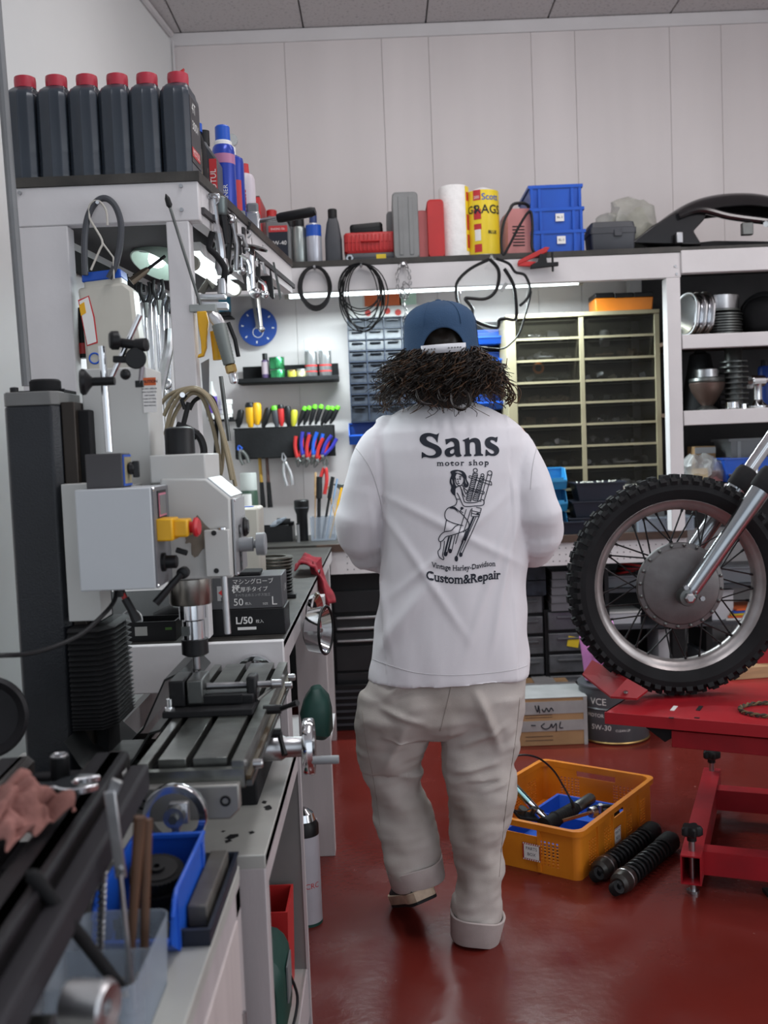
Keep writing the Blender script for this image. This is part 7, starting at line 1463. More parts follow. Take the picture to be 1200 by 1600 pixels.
# cream power feed box
fp_ = AZ(395, 905, BZ); PY = 2.95
t = T('cream_box', 'cream coloured machine case standing behind the grey mill head', 'case', (A(388,850,PY).x, PY+.06, BZ-.011)); h_ = A(390,793,PY).z-BZ+.011; P('case', MB().box((-.025,0,h_/2), (.12,.12,h_)), mat('cream_paint', (.50,.47,.41), .45, var=.04), t, bev=.008); P('handle_slot', MB().box((-.01,-.02,h_+.0005), (.05,.03,.002)), BLUE, t)
# ring stack
t = T('ring_stack', 'stack of black ribbed rings and hose clamps on the side bench', 'rings', on(425, 3.15, BZ-.011)); t.location.x = A(425,880,3.15).x
for k in range(13): P('ring', MB().lathe([(.044,.0125*k),(.060+.0035*(k>9),.0125*k),(.063+.0035*(k>9),.0125*k+.004),(.060+.0035*(k>9),.0125*k+.009),(.044,.0125*k+.009)], n=36, closed=True), (BLACK if k < 9 else mat('ring_dark_olive', (.06,.055,.045), .4, .5)), t)
t.scale = (1,1,.80)
P('base_lug', MB().box((.058,-.03,.010), (.03,.03,.012)), BLACK, t)
# red towel over the corner of the bench
tw = MB(); Yt = 3.75; pts = []
def tow(u, v):
    # u along the fall (0 on bench ... 1 hanging low), v across
    px = 455+(u*60)+v*2; x = A(462+52*u, 870, Yt).x
    fold = .012*math.sin(v*7+u*3)+.010*noise.noise(Vector((u*5, v*6, 2)))
    y = Yt-.10+v*.26
    if u < .55: z = BZ+.012+.030*math.sin(PI*(u/.55))*(.6+.6*noise.noise(Vector((u*3,v*3,5))))+abs(fold); 
    else: z = BZ+.015-(u-.55)*.30-(.02*v)
    return Vector((x+fold*(u>.5)*1.2, y, z))
n = 30; tw.add([tow(i/n, j/n) for i in range(n+1) for j in range(n+1)], [(i*(n+1)+j, i*(n+1)+j+1, (i+1)*(n+1)+j+1, (i+1)*(n+1)+j) for i in range(n) for j in range(n)])
o = O('red_towel', tw, TOWELR, 'dark red towel draped over the corner of the side bench', 'towel'); sm = o.modifiers.new('thick', 'SOLIDIFY'); sm.thickness = .006
# chrome headlight shell hung on the bench side
t = T('headlight_bucket', 'polished headlight shell hanging on the side of the white bench', 'lamp', A(462,985,2.95)); t.location.x = LX+.012
P('shell', MB().lathe([(.04,-.0),(.062,.012),(.068,.04),(.070,.055),(.066,.056),(.05,.03),(.001,.018)], ax=(1,-.25,0), n=36), CHROME, t); P('rim', MB().torus((.056,-.014,0), .069, .004, ax=(1,-.25,0), n=36), BLACK, t); P('screw', MB().cyl((.03,-.01,.0),(.045,-.02,.0), .006), STEEL, t)
t = T('headlight_bucket', 'second chrome lamp rim behind the polished headlight shell', 'lamp', A(478,965,3.15)); t.location.x = LX+.008
P('rim', MB().lathe([(.05,.0),(.072,.008),(.078,.022),(.072,.026),(.05,.012)], ax=(1,-.2,0), n=36, closed=True), CHROME, t); P('back', MB().lathe([(.001,.004),(.05,.006)], ax=(1,-.2,0), n=30), BLACKM, t)
# green cloth bag below
t = T('green_sack', 'dark green sack hanging on the bench side behind the mill table', 'sack', A(476,1110,2.75)); t.location.x = LX+.045
P('sack', crumple(MB().loft([[(x*f, y*f, z) for x, y in rrect(.085,.12,.03)] for z, f in ((-.075,.6),(-.06,.9),(.0,1),(.035,.85),(.06,.35))]), .010, 14), DGREEN, t)
# spray can on the floor by the bench leg
q_ = AZ(481,1445,0); t = T('floor_spray_can', 'tall white can with black collar standing on the floor beside the mill stand', 'spray can', (-.262, 2.83, 0)); P('body', MB().lathe([(.040,0),(.042,.004),(.042,.255)], n=28), mat('white_print_can', (.50,.48,.52), .4), t); P('foot_ring', MB().lathe([(.0425,0),(.0425,.008)]), DGREEN, t); P('collar', MB().lathe([(.042,.255),(.042,.282),(.034,.295)], n=28), BLACK, t); P('dome', MB().lathe([(.034,.292),(.028,.315),(.012,.328)], n=24), CHROME, t); P('lettering', wrap_text('CRC', .022, .0425, 30, .11), REDBOX, t, smooth=0)
# ================================================================ THE PERSON
YM = 2.72
man = T('person', 'person with long curly hair in blue cap, white printed shirt and pale trousers walking away', 'person', (A(700,1000,YM).x, YM, 0))
MO = Vector(man.location)
def q3(px, py, dy=0): return A(px, py, YM+dy)-MO
PXM = YM/1600
def fused(name, mb, m, parent, voxel, smooth_it=4, fn=None, subd=0):
    """one continuous skin: fuse the pieces, relax them, then push folds along the normals"""
    me = mb.mesh(name); o = bpy.data.objects.new(name, me); COL.objects.link(o)
    r_ = o.modifiers.new('r', 'REMESH'); r_.mode = 'VOXEL'; r_.voxel_size = voxel; r_.adaptivity = 0
    s_ = o.modifiers.new('s', 'SMOOTH'); s_.factor = .5; s_.iterations = smooth_it
    dg = bpy.context.evaluated_depsgraph_get(); me2 = bpy.data.meshes.new_from_object(o.evaluated_get(dg)); bpy.data.objects.remove(o)
    if fn:
        N = [v.normal.copy() for v in me2.vertices]
        for v, n in zip(me2.vertices, N): v.co = v.co+n*fn(v.co, n)
        me2.update()
    me2.name = name
    return link(name, me2, m, parent, smooth=180)
SKIN = mat('skin', (.46,.24,.17), .5, var=.06, spec=.3)
def limb(mb, pts, n=20):
    mb.tube([p for p, r_ in pts], [r_ for p, r_ in pts], n)
    for p, r_ in pts: mb.ball(tuple(p), r_*.995, 16)
# body
bd = MB()
hc_ = q3(690, 548, .02)
bd.ball(tuple(hc_), (.078,.098,.118), 24)                                       # skull
bd.ball(tuple(hc_+Vector((0,.062,-.045))), (.055,.045,.065), 16)                # jaw and face
bd.ball(tuple(hc_+Vector((0,.112,-.025))), (.012,.018,.020), 10); bd.ball(tuple(hc_+Vector((0,.104,-.062))), (.024,.012,.009), 10)   # nose, lips
for s in (-1, 1):
    bd.ball(tuple(hc_+Vector((s*.080,.012,-.010))), (.010,.018,.032), 12); bd.ball(tuple(hc_+Vector((s*.032,.096,.008))), (.014,.010,.009), 10)
limb(bd, [(q3(690,600,.01), .055), (q3(691,640,0), .060)])
tor = [(q3(693,665), (.10,.075)), (q3(695,700), (.155,.095)), (q3(697,800), (.145,.10)), (q3(700,920), (.125,.095)), (q3(701,1010), (.145,.10)), (q3(702,1080), (.155,.105))]
bd.loft([[ (c.x+a*math.cos(2*PI*k/24), c.y+b*math.sin(2*PI*k/24), c.z) for k in range(24)] for c, (a, b) in tor])
handc = []
for s, sh, el, wr in ((-1, q3(606,690), q3(563,848,.04), q3(632,846,.29)), (1, q3(795,690), q3(842,842,.04), q3(775,842,.29))):
    limb(bd, [(sh, .052), (sh.lerp(el,.5), .046), (el, .040)]); limb(bd, [(el, .040), (el.lerp(wr,.4), .038), (wr, .027)])
    f = (wr-el).normalized(); up = Vector((0,0,1)); f = (f+Vector((-s*.25,.3,.05))).normalized(); sd = f.cross(up).normalized()
    pc = wr+f*.055; bd.loft([[pc+f*(u)+sd*(x*w_)+up*(z*.013) for x, z in ((-1,-.6),(-.6,-1),(.6,-1),(1,-.6),(1,.6),(.6,1),(-.6,1),(-1,.6))] for u, w_ in ((-.055,.026),(-.02,.038),(.03,.041),(.045,.036))])
    for k, L in enumerate((.066,.078,.072,.056)):
        b0 = pc+f*.035+sd*(s*(-.030+.020*k)); b1 = b0+f*L*.45-up*.006; b2 = b1+f*L*.28-up*.020; b3 = b2+f*L*.08-up*.022
        bd.tube([b0,b1,b2,b3], [.0092,.0088,.0082,.0070], 10); bd.ball(tuple(b3), .0070, 8)
    b0 = pc-f*.03-sd*(s*.026); b1 = b0-sd*(s*.028)+f*.025-up*.008; b2 = b1+f*.028-up*.008-sd*(s*.004); bd.tube([b0,b1,b2], [.013,.0105,.009], 10); bd.ball(tuple(b2), .009, 8)
    handc.append(b2)
legL = [q3(636,1085,.01), q3(622,1240,.05), q3(648,1368,.05)]; legR = [q3(748,1085), q3(748,1270,.0), q3(745,1440,-.04)]
for h, k_, a_ in (legL, legR): limb(bd, [(h, .070), (h.lerp(k_,.5), .050), (k_, .042)]); limb(bd, [(k_, .042), (k_.lerp(a_,.35), .042), (a_, .030)])

limb(bd, [(legL[2], .028), (q3(655,1376,.07), .026)]); gz = Vector((legR[2].x, 2.70-MO.y, .04)); limb(bd, [(legR[2], .033), (gz+Vector((0,.03,0)), .036), (gz+Vector((0,.15,-.012)), .024)])
fused('body', bd, SKIN, man, .0055, 3)
# ---------------------------------------------------------------- shirt
SHIRT = mat('white_cotton', (.69,.665,.69), .88, var=.02, scale=3, bump=.12, bscale=700, sheen=.15, spec=.2)
def sring(py, xl, xr, hd, dy=0, n=48, p=2.15):
    a, b = q3(xl, py, dy), q3(xr, py, dy); c = (a+b)/2; hw = (b-a).length/2; out = []
    for k in range(n):
        t_ = 2*PI*k/n; cx_, sy_ = math.cos(t_), math.sin(t_); out.append((c.x+hw*math.copysign(abs(cx_)**(2/p), cx_), c.y+hd*math.copysign(abs(sy_)**(2/p), sy_), c.z))
    return out
sb_ = MB()
rows = [(624,660,722,.050,.02),(631,645,742,.066,.02),(640,622,768,.080,.01),(652,604,792,.095,.01),(672,588,818,.112,.0),(700,584,828,.125,.0),(740,588,829,.132,.0),(800,595,827,.135,0),(850,598,825,.135,0),(900,597,823,.135,0),(950,590,824,.138,0),(1000,582,826,.142,0),(1040,577,827,.146,0),(1056,576,827,.147,0)]
sb_.loft([sring(*r_) for r_ in rows])
for s, path in ((-1, [((604,672),.040,.0),((598,695),.060,.0),((584,730),.064,.0),((574,768),.067,.0),((566,805),.070,.01),((566,838),.068,.03),((574,858),.064,.08),((592,862),.060,.15),((618,856),.053,.22),((640,850),.047,.28)]),
                (1, [((796,684),.040,.0),((806,700),.056,-.005),((818,732),.061,-.02),((829,766),.064,-.035),((838,800),.068,-.035),((839,832),.066,-.01),((834,850),.060,.08),((818,855),.057,.15),((795,850),.052,.22),((772,846),.047,.28)])):
    limb(sb_, [(q3(p[0], p[1], dy), r_) for p, r_, dy in path], 24)
def shirt_folds(p, n):
    w_ = p+MO; d = 0
    zt_ = w_.z; x = p.x
    lo = max(0, min(1, (1.15-zt_)/.55))                                  # more folds toward the hem
    arm = max(0, min(1, (abs(x-.0)-.205)/.03))
    d += .0150*lo*noise.noise(Vector((x*8.5+zt_*.8, p.y*3, zt_*1.2)))*(1-arm)
    d += .0085*lo*noise.noise(Vector((x*17+zt_*2, p.y*4, zt_*1.6+9)))*(1-arm)
    d += .007*noise.noise(Vector((x*7+zt_*2, p.y*6, zt_*4+4)))
    # drag lines that start at each armpit
    for s in (-1, 1):
        for k, (dx, dz, am) in enumerate(((.16+.05*s,-.95,.007),(.42-.1*s,-.85,.006),(.72,-.50-.1*s,.005))):
            a0 = Vector((s*.20, 0, 1.235)); dirv = Vector((-s*dx, 0, dz)).normalized(); r_ = Vector((x, 0, zt_))-a0; al = r_.dot(dirv)
            if 0 < al < .5: pr_ = (r_-dirv*al).length; d += am*math.exp(-(pr_/.011)**2)*math.sin(PI*al/.5)*(n.y < .2)
    # one long diagonal pull from mid back down to the left hip
    r_ = Vector((x+.015, 0, zt_-1.02)); dirv = Vector((-.62,0,-.78)).normalized(); al = r_.dot(dirv)
    if 0 < al < .32: d += .011*math.exp(-((r_-dirv*al).length/.02)**2)*math.sin(PI*al/.32)
    # elbow creases
    if abs(x) > .17:
        for s, ez in ((-1, 1.09), (1, 1.10)):
            if s*x > 0:
                e = Vector((s*.235, .02, ez)); ds = (p+Vector((0,0,0))-Vector((s*.235,.02,ez))).length
                q_ = (p.z-ez)*34+abs(x)*26+noise.noise(p*9)*3.0; d += .0085*math.sin(q_)*math.exp(-(ds/.085)**2)
        d += .010*noise.noise(Vector((x*10, p.y*10, zt_*11)))
    for s in (-1, 1):
        if False: d -= .010*math.exp(-((abs(x*s-.192-(.006 if s > 0 else 0)+.02*max(0,1.0-zt_)))/.008)**2)*min(1,(zt_-.90)/.12 if zt_>.9 else 0)*(x*s > 0)
    return d
shirt = fused('shirt', sb_, SHIRT, man, .0060, 2, shirt_folds)
# hem stitch and seams
bvh = BVHTree.FromPolygons([v.co+MO for v in shirt.data.vertices], [tuple(p.vertices) for p in shirt.data.polygons])
def onto(px, py, off=.0012):
    o_ = CM.translation; d = (A(px, py, 2.7)-o_).normalized(); h = bvh.ray_cast(o_, d)
    if h[0] is None: return None
    return h[0]+(h[1].normalized() if h[1].dot(d) < 0 else -h[1].normalized())*off-MO
def seam(pts, r_, m_, name):
    ps = [onto(p.x, p.y, .0002) for p in spline([Vector((x, y, 0)) for x, y in pts], 10)]; ps = [p for p in ps if p]
    if len(ps) > 2: P(name, MB().tube(ps, r_, 5), m_, man)
SEAM = mat('seam_shade', (.50,.485,.50), .9, var=0)
seam([(582,1030),(610,1040),(650,1051),(700,1055),(750,1053),(800,1047),(824,1040)], .0009, SEAM, 'hem_stitch')
seam([(556,700),(566,712),(580,735),(590,765),(598,800)], .0011, SEAM, 'shoulder_seam'); seam([(838,700),(832,730),(829,765)], .0011, SEAM, 'shoulder_seam')
P('collar', MB().tube([q3(660+0*k, 0, 0) if False else Vector((q3(691,629,.02).x+.054*math.cos(a), q3(691,629,.02).y+.058*math.sin(a), q3(691,629,.02).z+.008-.010*math.sin(a))) for a in [2*PI*k/32 for k in range(32)]], .008, 8, closed=True), SHIRT, man)
# ---------------------------------------------------------------- print on the back
def curve_fill(polys):
    cu = bpy.data.curves.new('c', 'CURVE'); cu.dimensions = '2D'; cu.fill_mode = 'BOTH'
    for pl in polys:
        sp = cu.splines.new('POLY'); sp.points.add(len(pl)-1); sp.use_cyclic_u = True
        for i, p in enumerate(pl): sp.points[i].co = (p[0]/100, p[1]/100, 0, 1)
    o = bpy.data.objects.new('c', cu); COL.objects.link(o); dg = bpy.context.evaluated_depsgraph_get()
    me = bpy.data.meshes.new_from_object(o.evaluated_get(dg)); bpy.data.objects.remove(o)
    V = [(v.co.x*100, v.co.y*100) for v in me.vertices]; Fs = [tuple(p.vertices) for p in me.polygons]; bpy.data.meshes.remove(me)
    return V, Fs
def subdivide2(V, Fs, lim):
    bm = bmesh.new(); vs = [bm.verts.new((x, y, 0)) for x, y in V]
    for f in Fs:
        try: bm.faces.new([vs[i] for i in f])
        except ValueError: pass
    bmesh.ops.triangulate(bm, faces=bm.faces)
    for _ in range(5):
        es = [e for e in bm.edges if e.calc_length() > lim]
        if not es: break
        bmesh.ops.subdivide_edges(bm, edges=es, cuts=1); bmesh.ops.triangulate(bm, faces=bm.faces)
    bm.verts.index_update(); r_ = [(v.co.x, v.co.y) for v in bm.verts], [tuple(v.index for v in f.verts) for f in bm.faces]; bm.free(); return r_
def decal(name, V, Fs, tf, lim):
    V, Fs = subdivide2(V, Fs, lim); out = []; ok = []
    for x, y in V:
        px, py = tf(x, y); p = onto(px, py); ok.append(p is not None); out.append(tuple(p) if p else (0,0,0))
    mb = MB(); mb.add(out, [f for f in Fs if all(ok[i] for i in f)]); return P(name, mb, INK, man, smooth=180)
ZF = lambda x, y: (640+x/6.156, 660+y/6.156)
def smooth2(pts, n=4): return [(p.x, p.y) for p in spline([Vector((x, y, 0)) for x, y in pts], n, True)]
LET = {'S': [[(118,288),(135,292),(165,312),(200,320),(236,312),(253,290),(235,262),(190,243),(140,224),(106,192),(97,160),(110,128),(142,108),(190,102),(235,112),(262,116),(284,102),(284,106),(274,150),(270,190),(264,193),(248,165),(222,142),(193,134),(168,142),(162,158),(180,180),(225,202),(272,224),(302,252),(311,287),(296,320),(256,340),(205,343),(160,333),(135,335),(120,348),(117,345)]],
 'a': [[(345,163),(380,158),(420,150),(455,160),(476,187),(482,235),(485,280),(490,305),(499,314),(498,324),(470,332),(446,328),(434,310),(415,324),(385,333),(355,326),(338,302),(340,272),(362,250),(400,238),(428,230),(427,205),(414,187),(396,184),(378,196),(358,212),(350,210),(344,172)], [(428,256),(405,262),(388,280),(393,298),(410,301),(427,290)]],
 'n': [[(512,170),(530,164),(566,147),(572,150),(574,168),(600,155),(635,150),(666,165),(681,195),(686,250),(688,298),(703,306),(704,321),(665,321),(632,325),(620,323),(620,312),(633,302),(632,250),(628,206),(614,191),(593,193),(579,206),(578,250),(580,298),(592,307),(593,324),(560,325),(526,328),(523,326),(524,313),(537,302),(535,250),(531,200),(526,184),(512,180)]],
 's': [[(845,141),(843,165),(838,188),(828,190),(812,175),(788,170),(774,180),(785,197),(815,214),(848,237),(861,270),(850,301),(820,321),(785,322),(757,316),(736,324),(728,322),(729,290),(732,264),(742,264),(760,285),(785,301),(808,298),(813,283),(795,266),(758,250),(731,228),(722,195),(732,162),(762,143),(795,139),(822,146),(838,141)]]}
for ch in 'Sans':
    V, Fs = curve_fill([smooth2(pl, 3) for pl in LET[ch]]); decal('lettering', V, Fs, ZF, 40)
def text2(s, **k):
    mb = text_mb(s, 1.0, Matrix.Identity(4), **k); xs = [v[0] for v in mb.v]; x0, x1 = min(xs), max(xs); return [((v[0]-x0)/(x1-x0), v[1]) for v in mb.v], mb.f
def word(s, x0, x1, ybase, h, **k):
    """ybase(u) = pixel row of the baseline, h = pixels per unit of text height"""
    V, Fs = text2(s, **k)
    if len(s) > 4: decal('lettering', V, Fs, lambda u, v: (x0+(x1-x0)*u, ybase(u)-v*h), .05)
word('motor shop', 682.6, 763.4, lambda u: 728.0-1.4*u, 12.4, bold=.014, serif=.055, spacing=1.25)
word('Vintage Harley-Davidson', 674.4, 774, lambda u: 886.0+6.2*math.sin(PI*min(1,u*1.15))-1.5*u, 11.8, bold=.010, serif=.05)
word('Custom&Repair', 666, 782.2, lambda u: 905.0+7*math.sin(PI*min(1,u*1.12))-.5*u, 19.8, bold=.020, serif=.05)
def stroke(pts, w_=8.5, sm=True, closed=False):
    ps = [(p.x, p.y) for p in spline([Vector((x, y, 0)) for x, y in pts], 4, closed)] if sm and len(pts) > 2 else pts
    V = []; Fs = []; N_ = len(ps)
    for i in range(N_):
        a, b = ps[max(i-1,0)], ps[min(i+1,N_-1)]
        if closed: a, b = ps[i-1], ps[(i+1) % N_]
        dx, dy = b[0]-a[0], b[1]-a[1]; L = math.hypot(dx, dy) or 1; nx, ny = -dy/L*w_/2, dx/L*w_/2; V += [(ps[i][0]+nx, ps[i][1]+ny), (ps[i][0]-nx, ps[i][1]-ny)]
    for i in range(N_-1+(1 if closed else 0)): j = (i+1) % N_; Fs.append((2*i, 2*i+1, 2*j+1, 2*j))
    return V, Fs
DV, DF = [], []
def addd(r_): b = len(DV); DV.extend(r_[0]); DF.extend([tuple(b+i for i in f) for f in r_[1]])
# hair of the drawn figure
addd(curve_fill([smooth2([(392,475),(430,457),(480,459),(522,476),(546,512),(550,550),(569,590),(560,620),(534,627),(517,600),(522,560),(512,527),(482,503),(455,494),(442,520),(433,560),(441,600),(456,622),(441,642),(437,702),(414,690),(394,658),(401,620),(386,582),(389,540),(402,505)], 3), smooth2([(440,478),(465,470),(492,480),(505,498),(480,490),(455,484)], 3), smooth2([(404,545),(412,560),(415,600),(404,575)], 3), smooth2([(532,540),(541,565),(552,598),(538,580)], 3)]))
for st in ([(441,530),(445,575),(470,606),(500,602),(520,568),(522,520)], [(452,549),(462,545),(470,550)], [(478,541),(486,533),(495,537)], [(478,546),(486,549),(493,544)], [(463,582),(472,588),(482,585)], [(470,560),(466,570),(472,573)], [(474,524),(485,519),(496,523)],
 [(500,603),(512,612),(532,640),(557,662),(540,692)], [(520,622),(524,655),(545,690)], [(438,645),(437,700),(450,735),(455,762),(440,795),(410,808),(370,825),(345,858),(339,900),(355,935),(400,960),(450,977),(516,993)],
 [(455,622),(480,611),(497,642),(507,690),(520,740),(535,768),(600,773),(650,765),(690,744),(714,753),(711,790),(680,801),(640,803),(560,809),(520,802),(496,760),(474,708),(455,676)], [(650,765),(668,757),(690,760)], [(452,738),(480,739)], [(500,640),(515,690),(535,720)],
 [(430,812),(480,858),(530,910),(566,960),(571,995),(550,1030),(480,1062),(400,1086),(350,1100),(320,1136),(291,1146),(280,1120),(301,1080),(340,1050),(400,1040),(438,1002),(470,985)], [(355,935),(345,990),(334,1046)], [(300,1150),(296,1210),(274,1242),(286,1292),(322,1319),(329,1304),(318,1270),(331,1200),(336,1140)]): addd(stroke(st))
addd(curve_fill([smooth2([(385,822),(432,812),(475,876),(468,868),(430,835),(395,829)], 3)]))
def coilp(a0, a1, b0, b1, n_):
    addd(stroke([a0, a1], 8, False)); addd(stroke([b0, b1], 8, False))
    for k in range(n_+1):
        f = k/n_; p = (a0[0]+(a1[0]-a0[0])*f, a0[1]+(a1[1]-a0[1])*f); q_ = (b0[0]+(b1[0]-b0[0])*f, b0[1]+(b1[1]-b0[1])*f-10); addd(stroke([p, ((p[0]+q_[0])/2, (p[1]+q_[1])/2+7), q_], 9))
coilp((613,485),(543,742),(655,500),(586,762),15); coilp((682,520),(606,742),(717,528),(655,756),13)
for c0_, r_ in (((632,462),19),((770,487),21),((700,508),14)): addd(stroke([(c0_[0]+r_*math.cos(a), c0_[1]+r_*math.sin(a)) for a in [2*PI*k/12 for k in range(12)]], 8, True, True))
for a, b in (((750,500),(684,742)),((790,500),(716,752)),((575,512),(785,572)),((570,530),(788,605)),((785,572),(788,605)),((575,512),(570,530)),((560,645),(712,690)),((566,628),(718,668)),((718,668),(712,690)),((612,905),(455,1285)),((640,905),(480,1262)),((668,905),(505,1262)),((545,835),(470,1075)),((590,835),(520,1060)),((600,825),(592,905)),((640,815),(690,828)),((690,828),(668,905)),((592,872),(672,892)),((600,850),(680,868)),((598,905),(668,905)),((376,1098),(336,1250)),((402,1090),(362,1258)),((412,1088),(376,1228)),((442,1080),(404,1236)),((470,1075),(440,1170)),((545,1035),(452,1290)),((485,850),(520,822)),((485,850),(515,870)),((545,1045),(500,1150))): addd(stroke([a, b], 7.5, False))
addd(curve_fill([[(612,905),(626,905),(532,1140),(520,1128)]])); addd(curve_fill([[(376,1098),(390,1094),(350,1254),(336,1250)]]))
for cx_, cy_, rx_, ry_ in ((450,1310,17,28),(492,1272,17,22),(346,1264,19,24),(390,1236,17,22),(655,880,14,12),(502,826,14,14)): addd(curve_fill([[(cx_+rx_*math.cos(2*PI*k/14), cy_+ry_*math.sin(2*PI*k/14)) for k in range(14)]]))
decal('back_print', DV, DF, ZF, 45)
# ---------------------------------------------------------------- trousers
TR = mat('pale_twill', (.48,.435,.405), .9, col2=(.33,.285,.25), scale=4, thr=(.28,.55), bump=.2, bscale=500, spec=.2)
tb_ = MB()
tb_.loft([sring(*r_, p=2.3) for r_ in ((1030,596,806,.118,.0),(1052,580,821,.126,0),(1085,568,822,.130,0),(1115,562,818,.122,0),(1130,566,808,.100,0),(1146,640,715,.06,0))])
Lr = [(1080,566,694,.115,.01),(1110,558,690,.110,.015),(1140,554,686,.102,.03),(1165,558,668,.094,.04),(1190,565,663,.088,.05),(1225,577,664,.083,.07),(1260,581,672,.082,.075),(1300,591,680,.082,.06),(1335,600,687,.082,.05),(1366,614,684,.070,.045)]
Rr = [(1080,690,822,.118,0),(1110,689,820,.112,0),(1140,688,815,.104,0),(1180,691,810,.098,0),(1230,698,801,.094,.0),(1300,706,791,.088,-.01),(1370,712,787,.082,-.02),(1420,704,789,.082,-.032),(1445,706,786,.080,-.035),(1462,722,772,.05,-.035)]
tb_.loft([sring(*r_, p=2.1) for r_ in Lr]); tb_.loft([sring(*r_, p=2.1) for r_ in Rr])
def tr_folds(p, n):
    z = p.z; lo = max(0, min(1, (.82-z)/.3)); s = -1 if p.x < -.012 else 1
    q_ = z*30+s*p.x*22*(1 if z > .45 else -1)+noise.noise(p*5)*3.4+p.y*6
    d = .0085*lo*math.sin(q_)*(.35+.65*abs(noise.noise(Vector((p.x*7, p.y*7, z*3+5)))*2))
    d += .015*noise.noise(Vector((p.x*7, p.y*6, z*4)))*(.4+.6*lo)+.008*noise.noise(Vector((p.x*16+z*5, p.y*12, z*14)))+.0035*lo*noise.noise(Vector((p.x*20-z*16, p.y*14, z*46)))
    # knee and seat creases
    for c0_, dr, L, am, w_ in (((-.03,.82),(-.9,-.25),.22,.015,.012),((.02,.80),(.85,-.30),.20,.014,.012),((-.03,.80),(-.75,-.62),.20,.012,.010),((.05,.72),(.35,-.92),.22,.015,.012),((-.12,.62),(-.4,-.9),.16,.011,.011),((-.20,.66),(.9,-.3),.15,.011,.009),((-.19,.58),(.95,-.1),.14,.010,.009),((.14,.60),(-.9,-.4),.14,.010,.009),((.12,.50),(-.95,-.2),.13,.010,.008),((.06,.42),(.9,.3),.10,.010,.008)):
        r_ = Vector((p.x-c0_[0], 0, z-c0_[1])); dv = Vector((dr[0],0,dr[1])).normalized(); al = r_.dot(dv)
        if 0 < al < L and p.y < .06: d += am*math.exp(-((r_-dv*al).length/w_)**2)*math.sin(PI*al/L)
    return d
fused('trousers', tb_, TR, man, .0060, 4, tr_folds)
trs = bpy.data.objects['trousers']; bvh_t = BVHTree.FromPolygons([v.co+MO for v in trs.data.vertices], [tuple(p.vertices) for p in trs.data.polygons])
def onto_t(px, py, off=.0003):
    o_ = CM.translation; d = (A(px, py, 2.7)-o_).normalized(); h = bvh_t.ray_cast(o_, d); return None if h[0] is None else h[0]-d*off-MO
TSM = mat('trouser_seam', (.30,.26,.23), .9, var=0)
for pts in (((706,1062),(702,1085),(696,1110),(688,1142)),((812,1090),(806,1150),(796,1220),(786,1300),(780,1370)),((566,1110),(572,1160),(584,1220),(594,1290))):
    ps = [onto_t(p.x, p.y) for p in spline([Vector((x, y, 0)) for x, y in pts], 10)]; ps = [p for p in ps if p]
    if len(ps) > 3: P('seam', MB().tube(ps, .0012, 5), TSM, man)
CUF = mat('cuff_twill', (.47,.41,.39), .9, col2=(.38,.32,.30), scale=14, bump=.2, bscale=400)
def cuff(c, w_, d_, h_, tilt, flare=1.0, top=1.0):
    prof = [(top*.93,h_*.46),(top*.99,h_*.50),(top*1.03,h_*.46),(1.03*flare,-h_*.44),(1.0*flare,-h_*.5),(.95*flare,-h_*.46)]
    M = Matrix.Translation(c) @ Matrix.Rotation(R(tilt), 4, 'Y'); rings = []
    for f, z in prof:
        rings.append([M @ Vector((w_*f*(1+.02*math.sin(5*a+z*80))*math.cos(a), d_*f*math.sin(a), z+.004*math.sin(3*a))) for a in [2*PI*k/40 for k in range(40)]])
    return MB().loft(rings, cap=False)
P('trouser_cuff', cuff(q3(650,1360,.045), .078, .083, .056, -13, .96, 1.0), CUF, man)
P('trouser_cuff', cuff(q3(744,1444,-.035), .0725, .080, .072, 8, .88, 1.0), CUF, man)
# ---------------------------------------------------------------- shoes
def shoe(name, O_, M):
    st = [(0,.028,.050,.0),(.02,.036,.062,0),(.08,.036,.060,0),(.15,.042,.045,.0),(.21,.044,.034,.0),(.255,.034,.026,.004),(.275,.014,.018,.008)]
    up = MB().loft([[M @ Vector((w_*math.cos(a)*(.9 if math.sin(a) > .3 else 1), y, .030+max(0,math.sin(a))*h_+min(0,math.sin(a))*.006)) for a in [2*PI*k/24 for k in range(24)]] for y, w_, h_, z in st])
    s_ = P(name, up, mat('black_canvas', (.014,.014,.017), .8, var=.2), man)
    so = [(-.008,.024),(.0,.034),(.02,.041),(.08,.039),(.15,.046),(.21,.049),(.255,.038),(.282,.018)]
    def slab(z0, z1, g): return MB().loft([[M @ Vector((-w_*g, y, z0+(.006 if y > .25 else 0))), M @ Vector((w_*g, y, z0+(.006 if y > .25 else 0))), M @ Vector((w_*g*1.02, y, z1)), M @ Vector((-w_*g*1.02, y, z1))] for y, w_ in so])
    P('midsole', slab(.007, .034, 1), mat('tan_midsole', (.44,.33,.24), .6, var=.25, scale=25), s_, bev=.002); P('outsole', slab(0, .008, .98), RUBBER, s_)
hl = AZ(748, 1479, 0)-MO; hl.z = 0
shoe('shoe', None, Matrix.Translation((hl.x, hl.y+.02, 0)) @ Matrix.Rotation(R(-4), 4, 'Z'))
tp = AZ(631, 1423, 0)-MO
Ml = Matrix.Rotation(R(14), 4, 'Z') @ Matrix.Rotation(R(-23), 4, 'X') @ Matrix.Rotation(R(-14), 4, 'Y')
toe = Ml @ Vector((0,.262,.0)); shoe('shoe', None, Matrix.Translation((tp.x-toe.x, tp.y-toe.y+.045, .008-toe.z)) @ Ml)
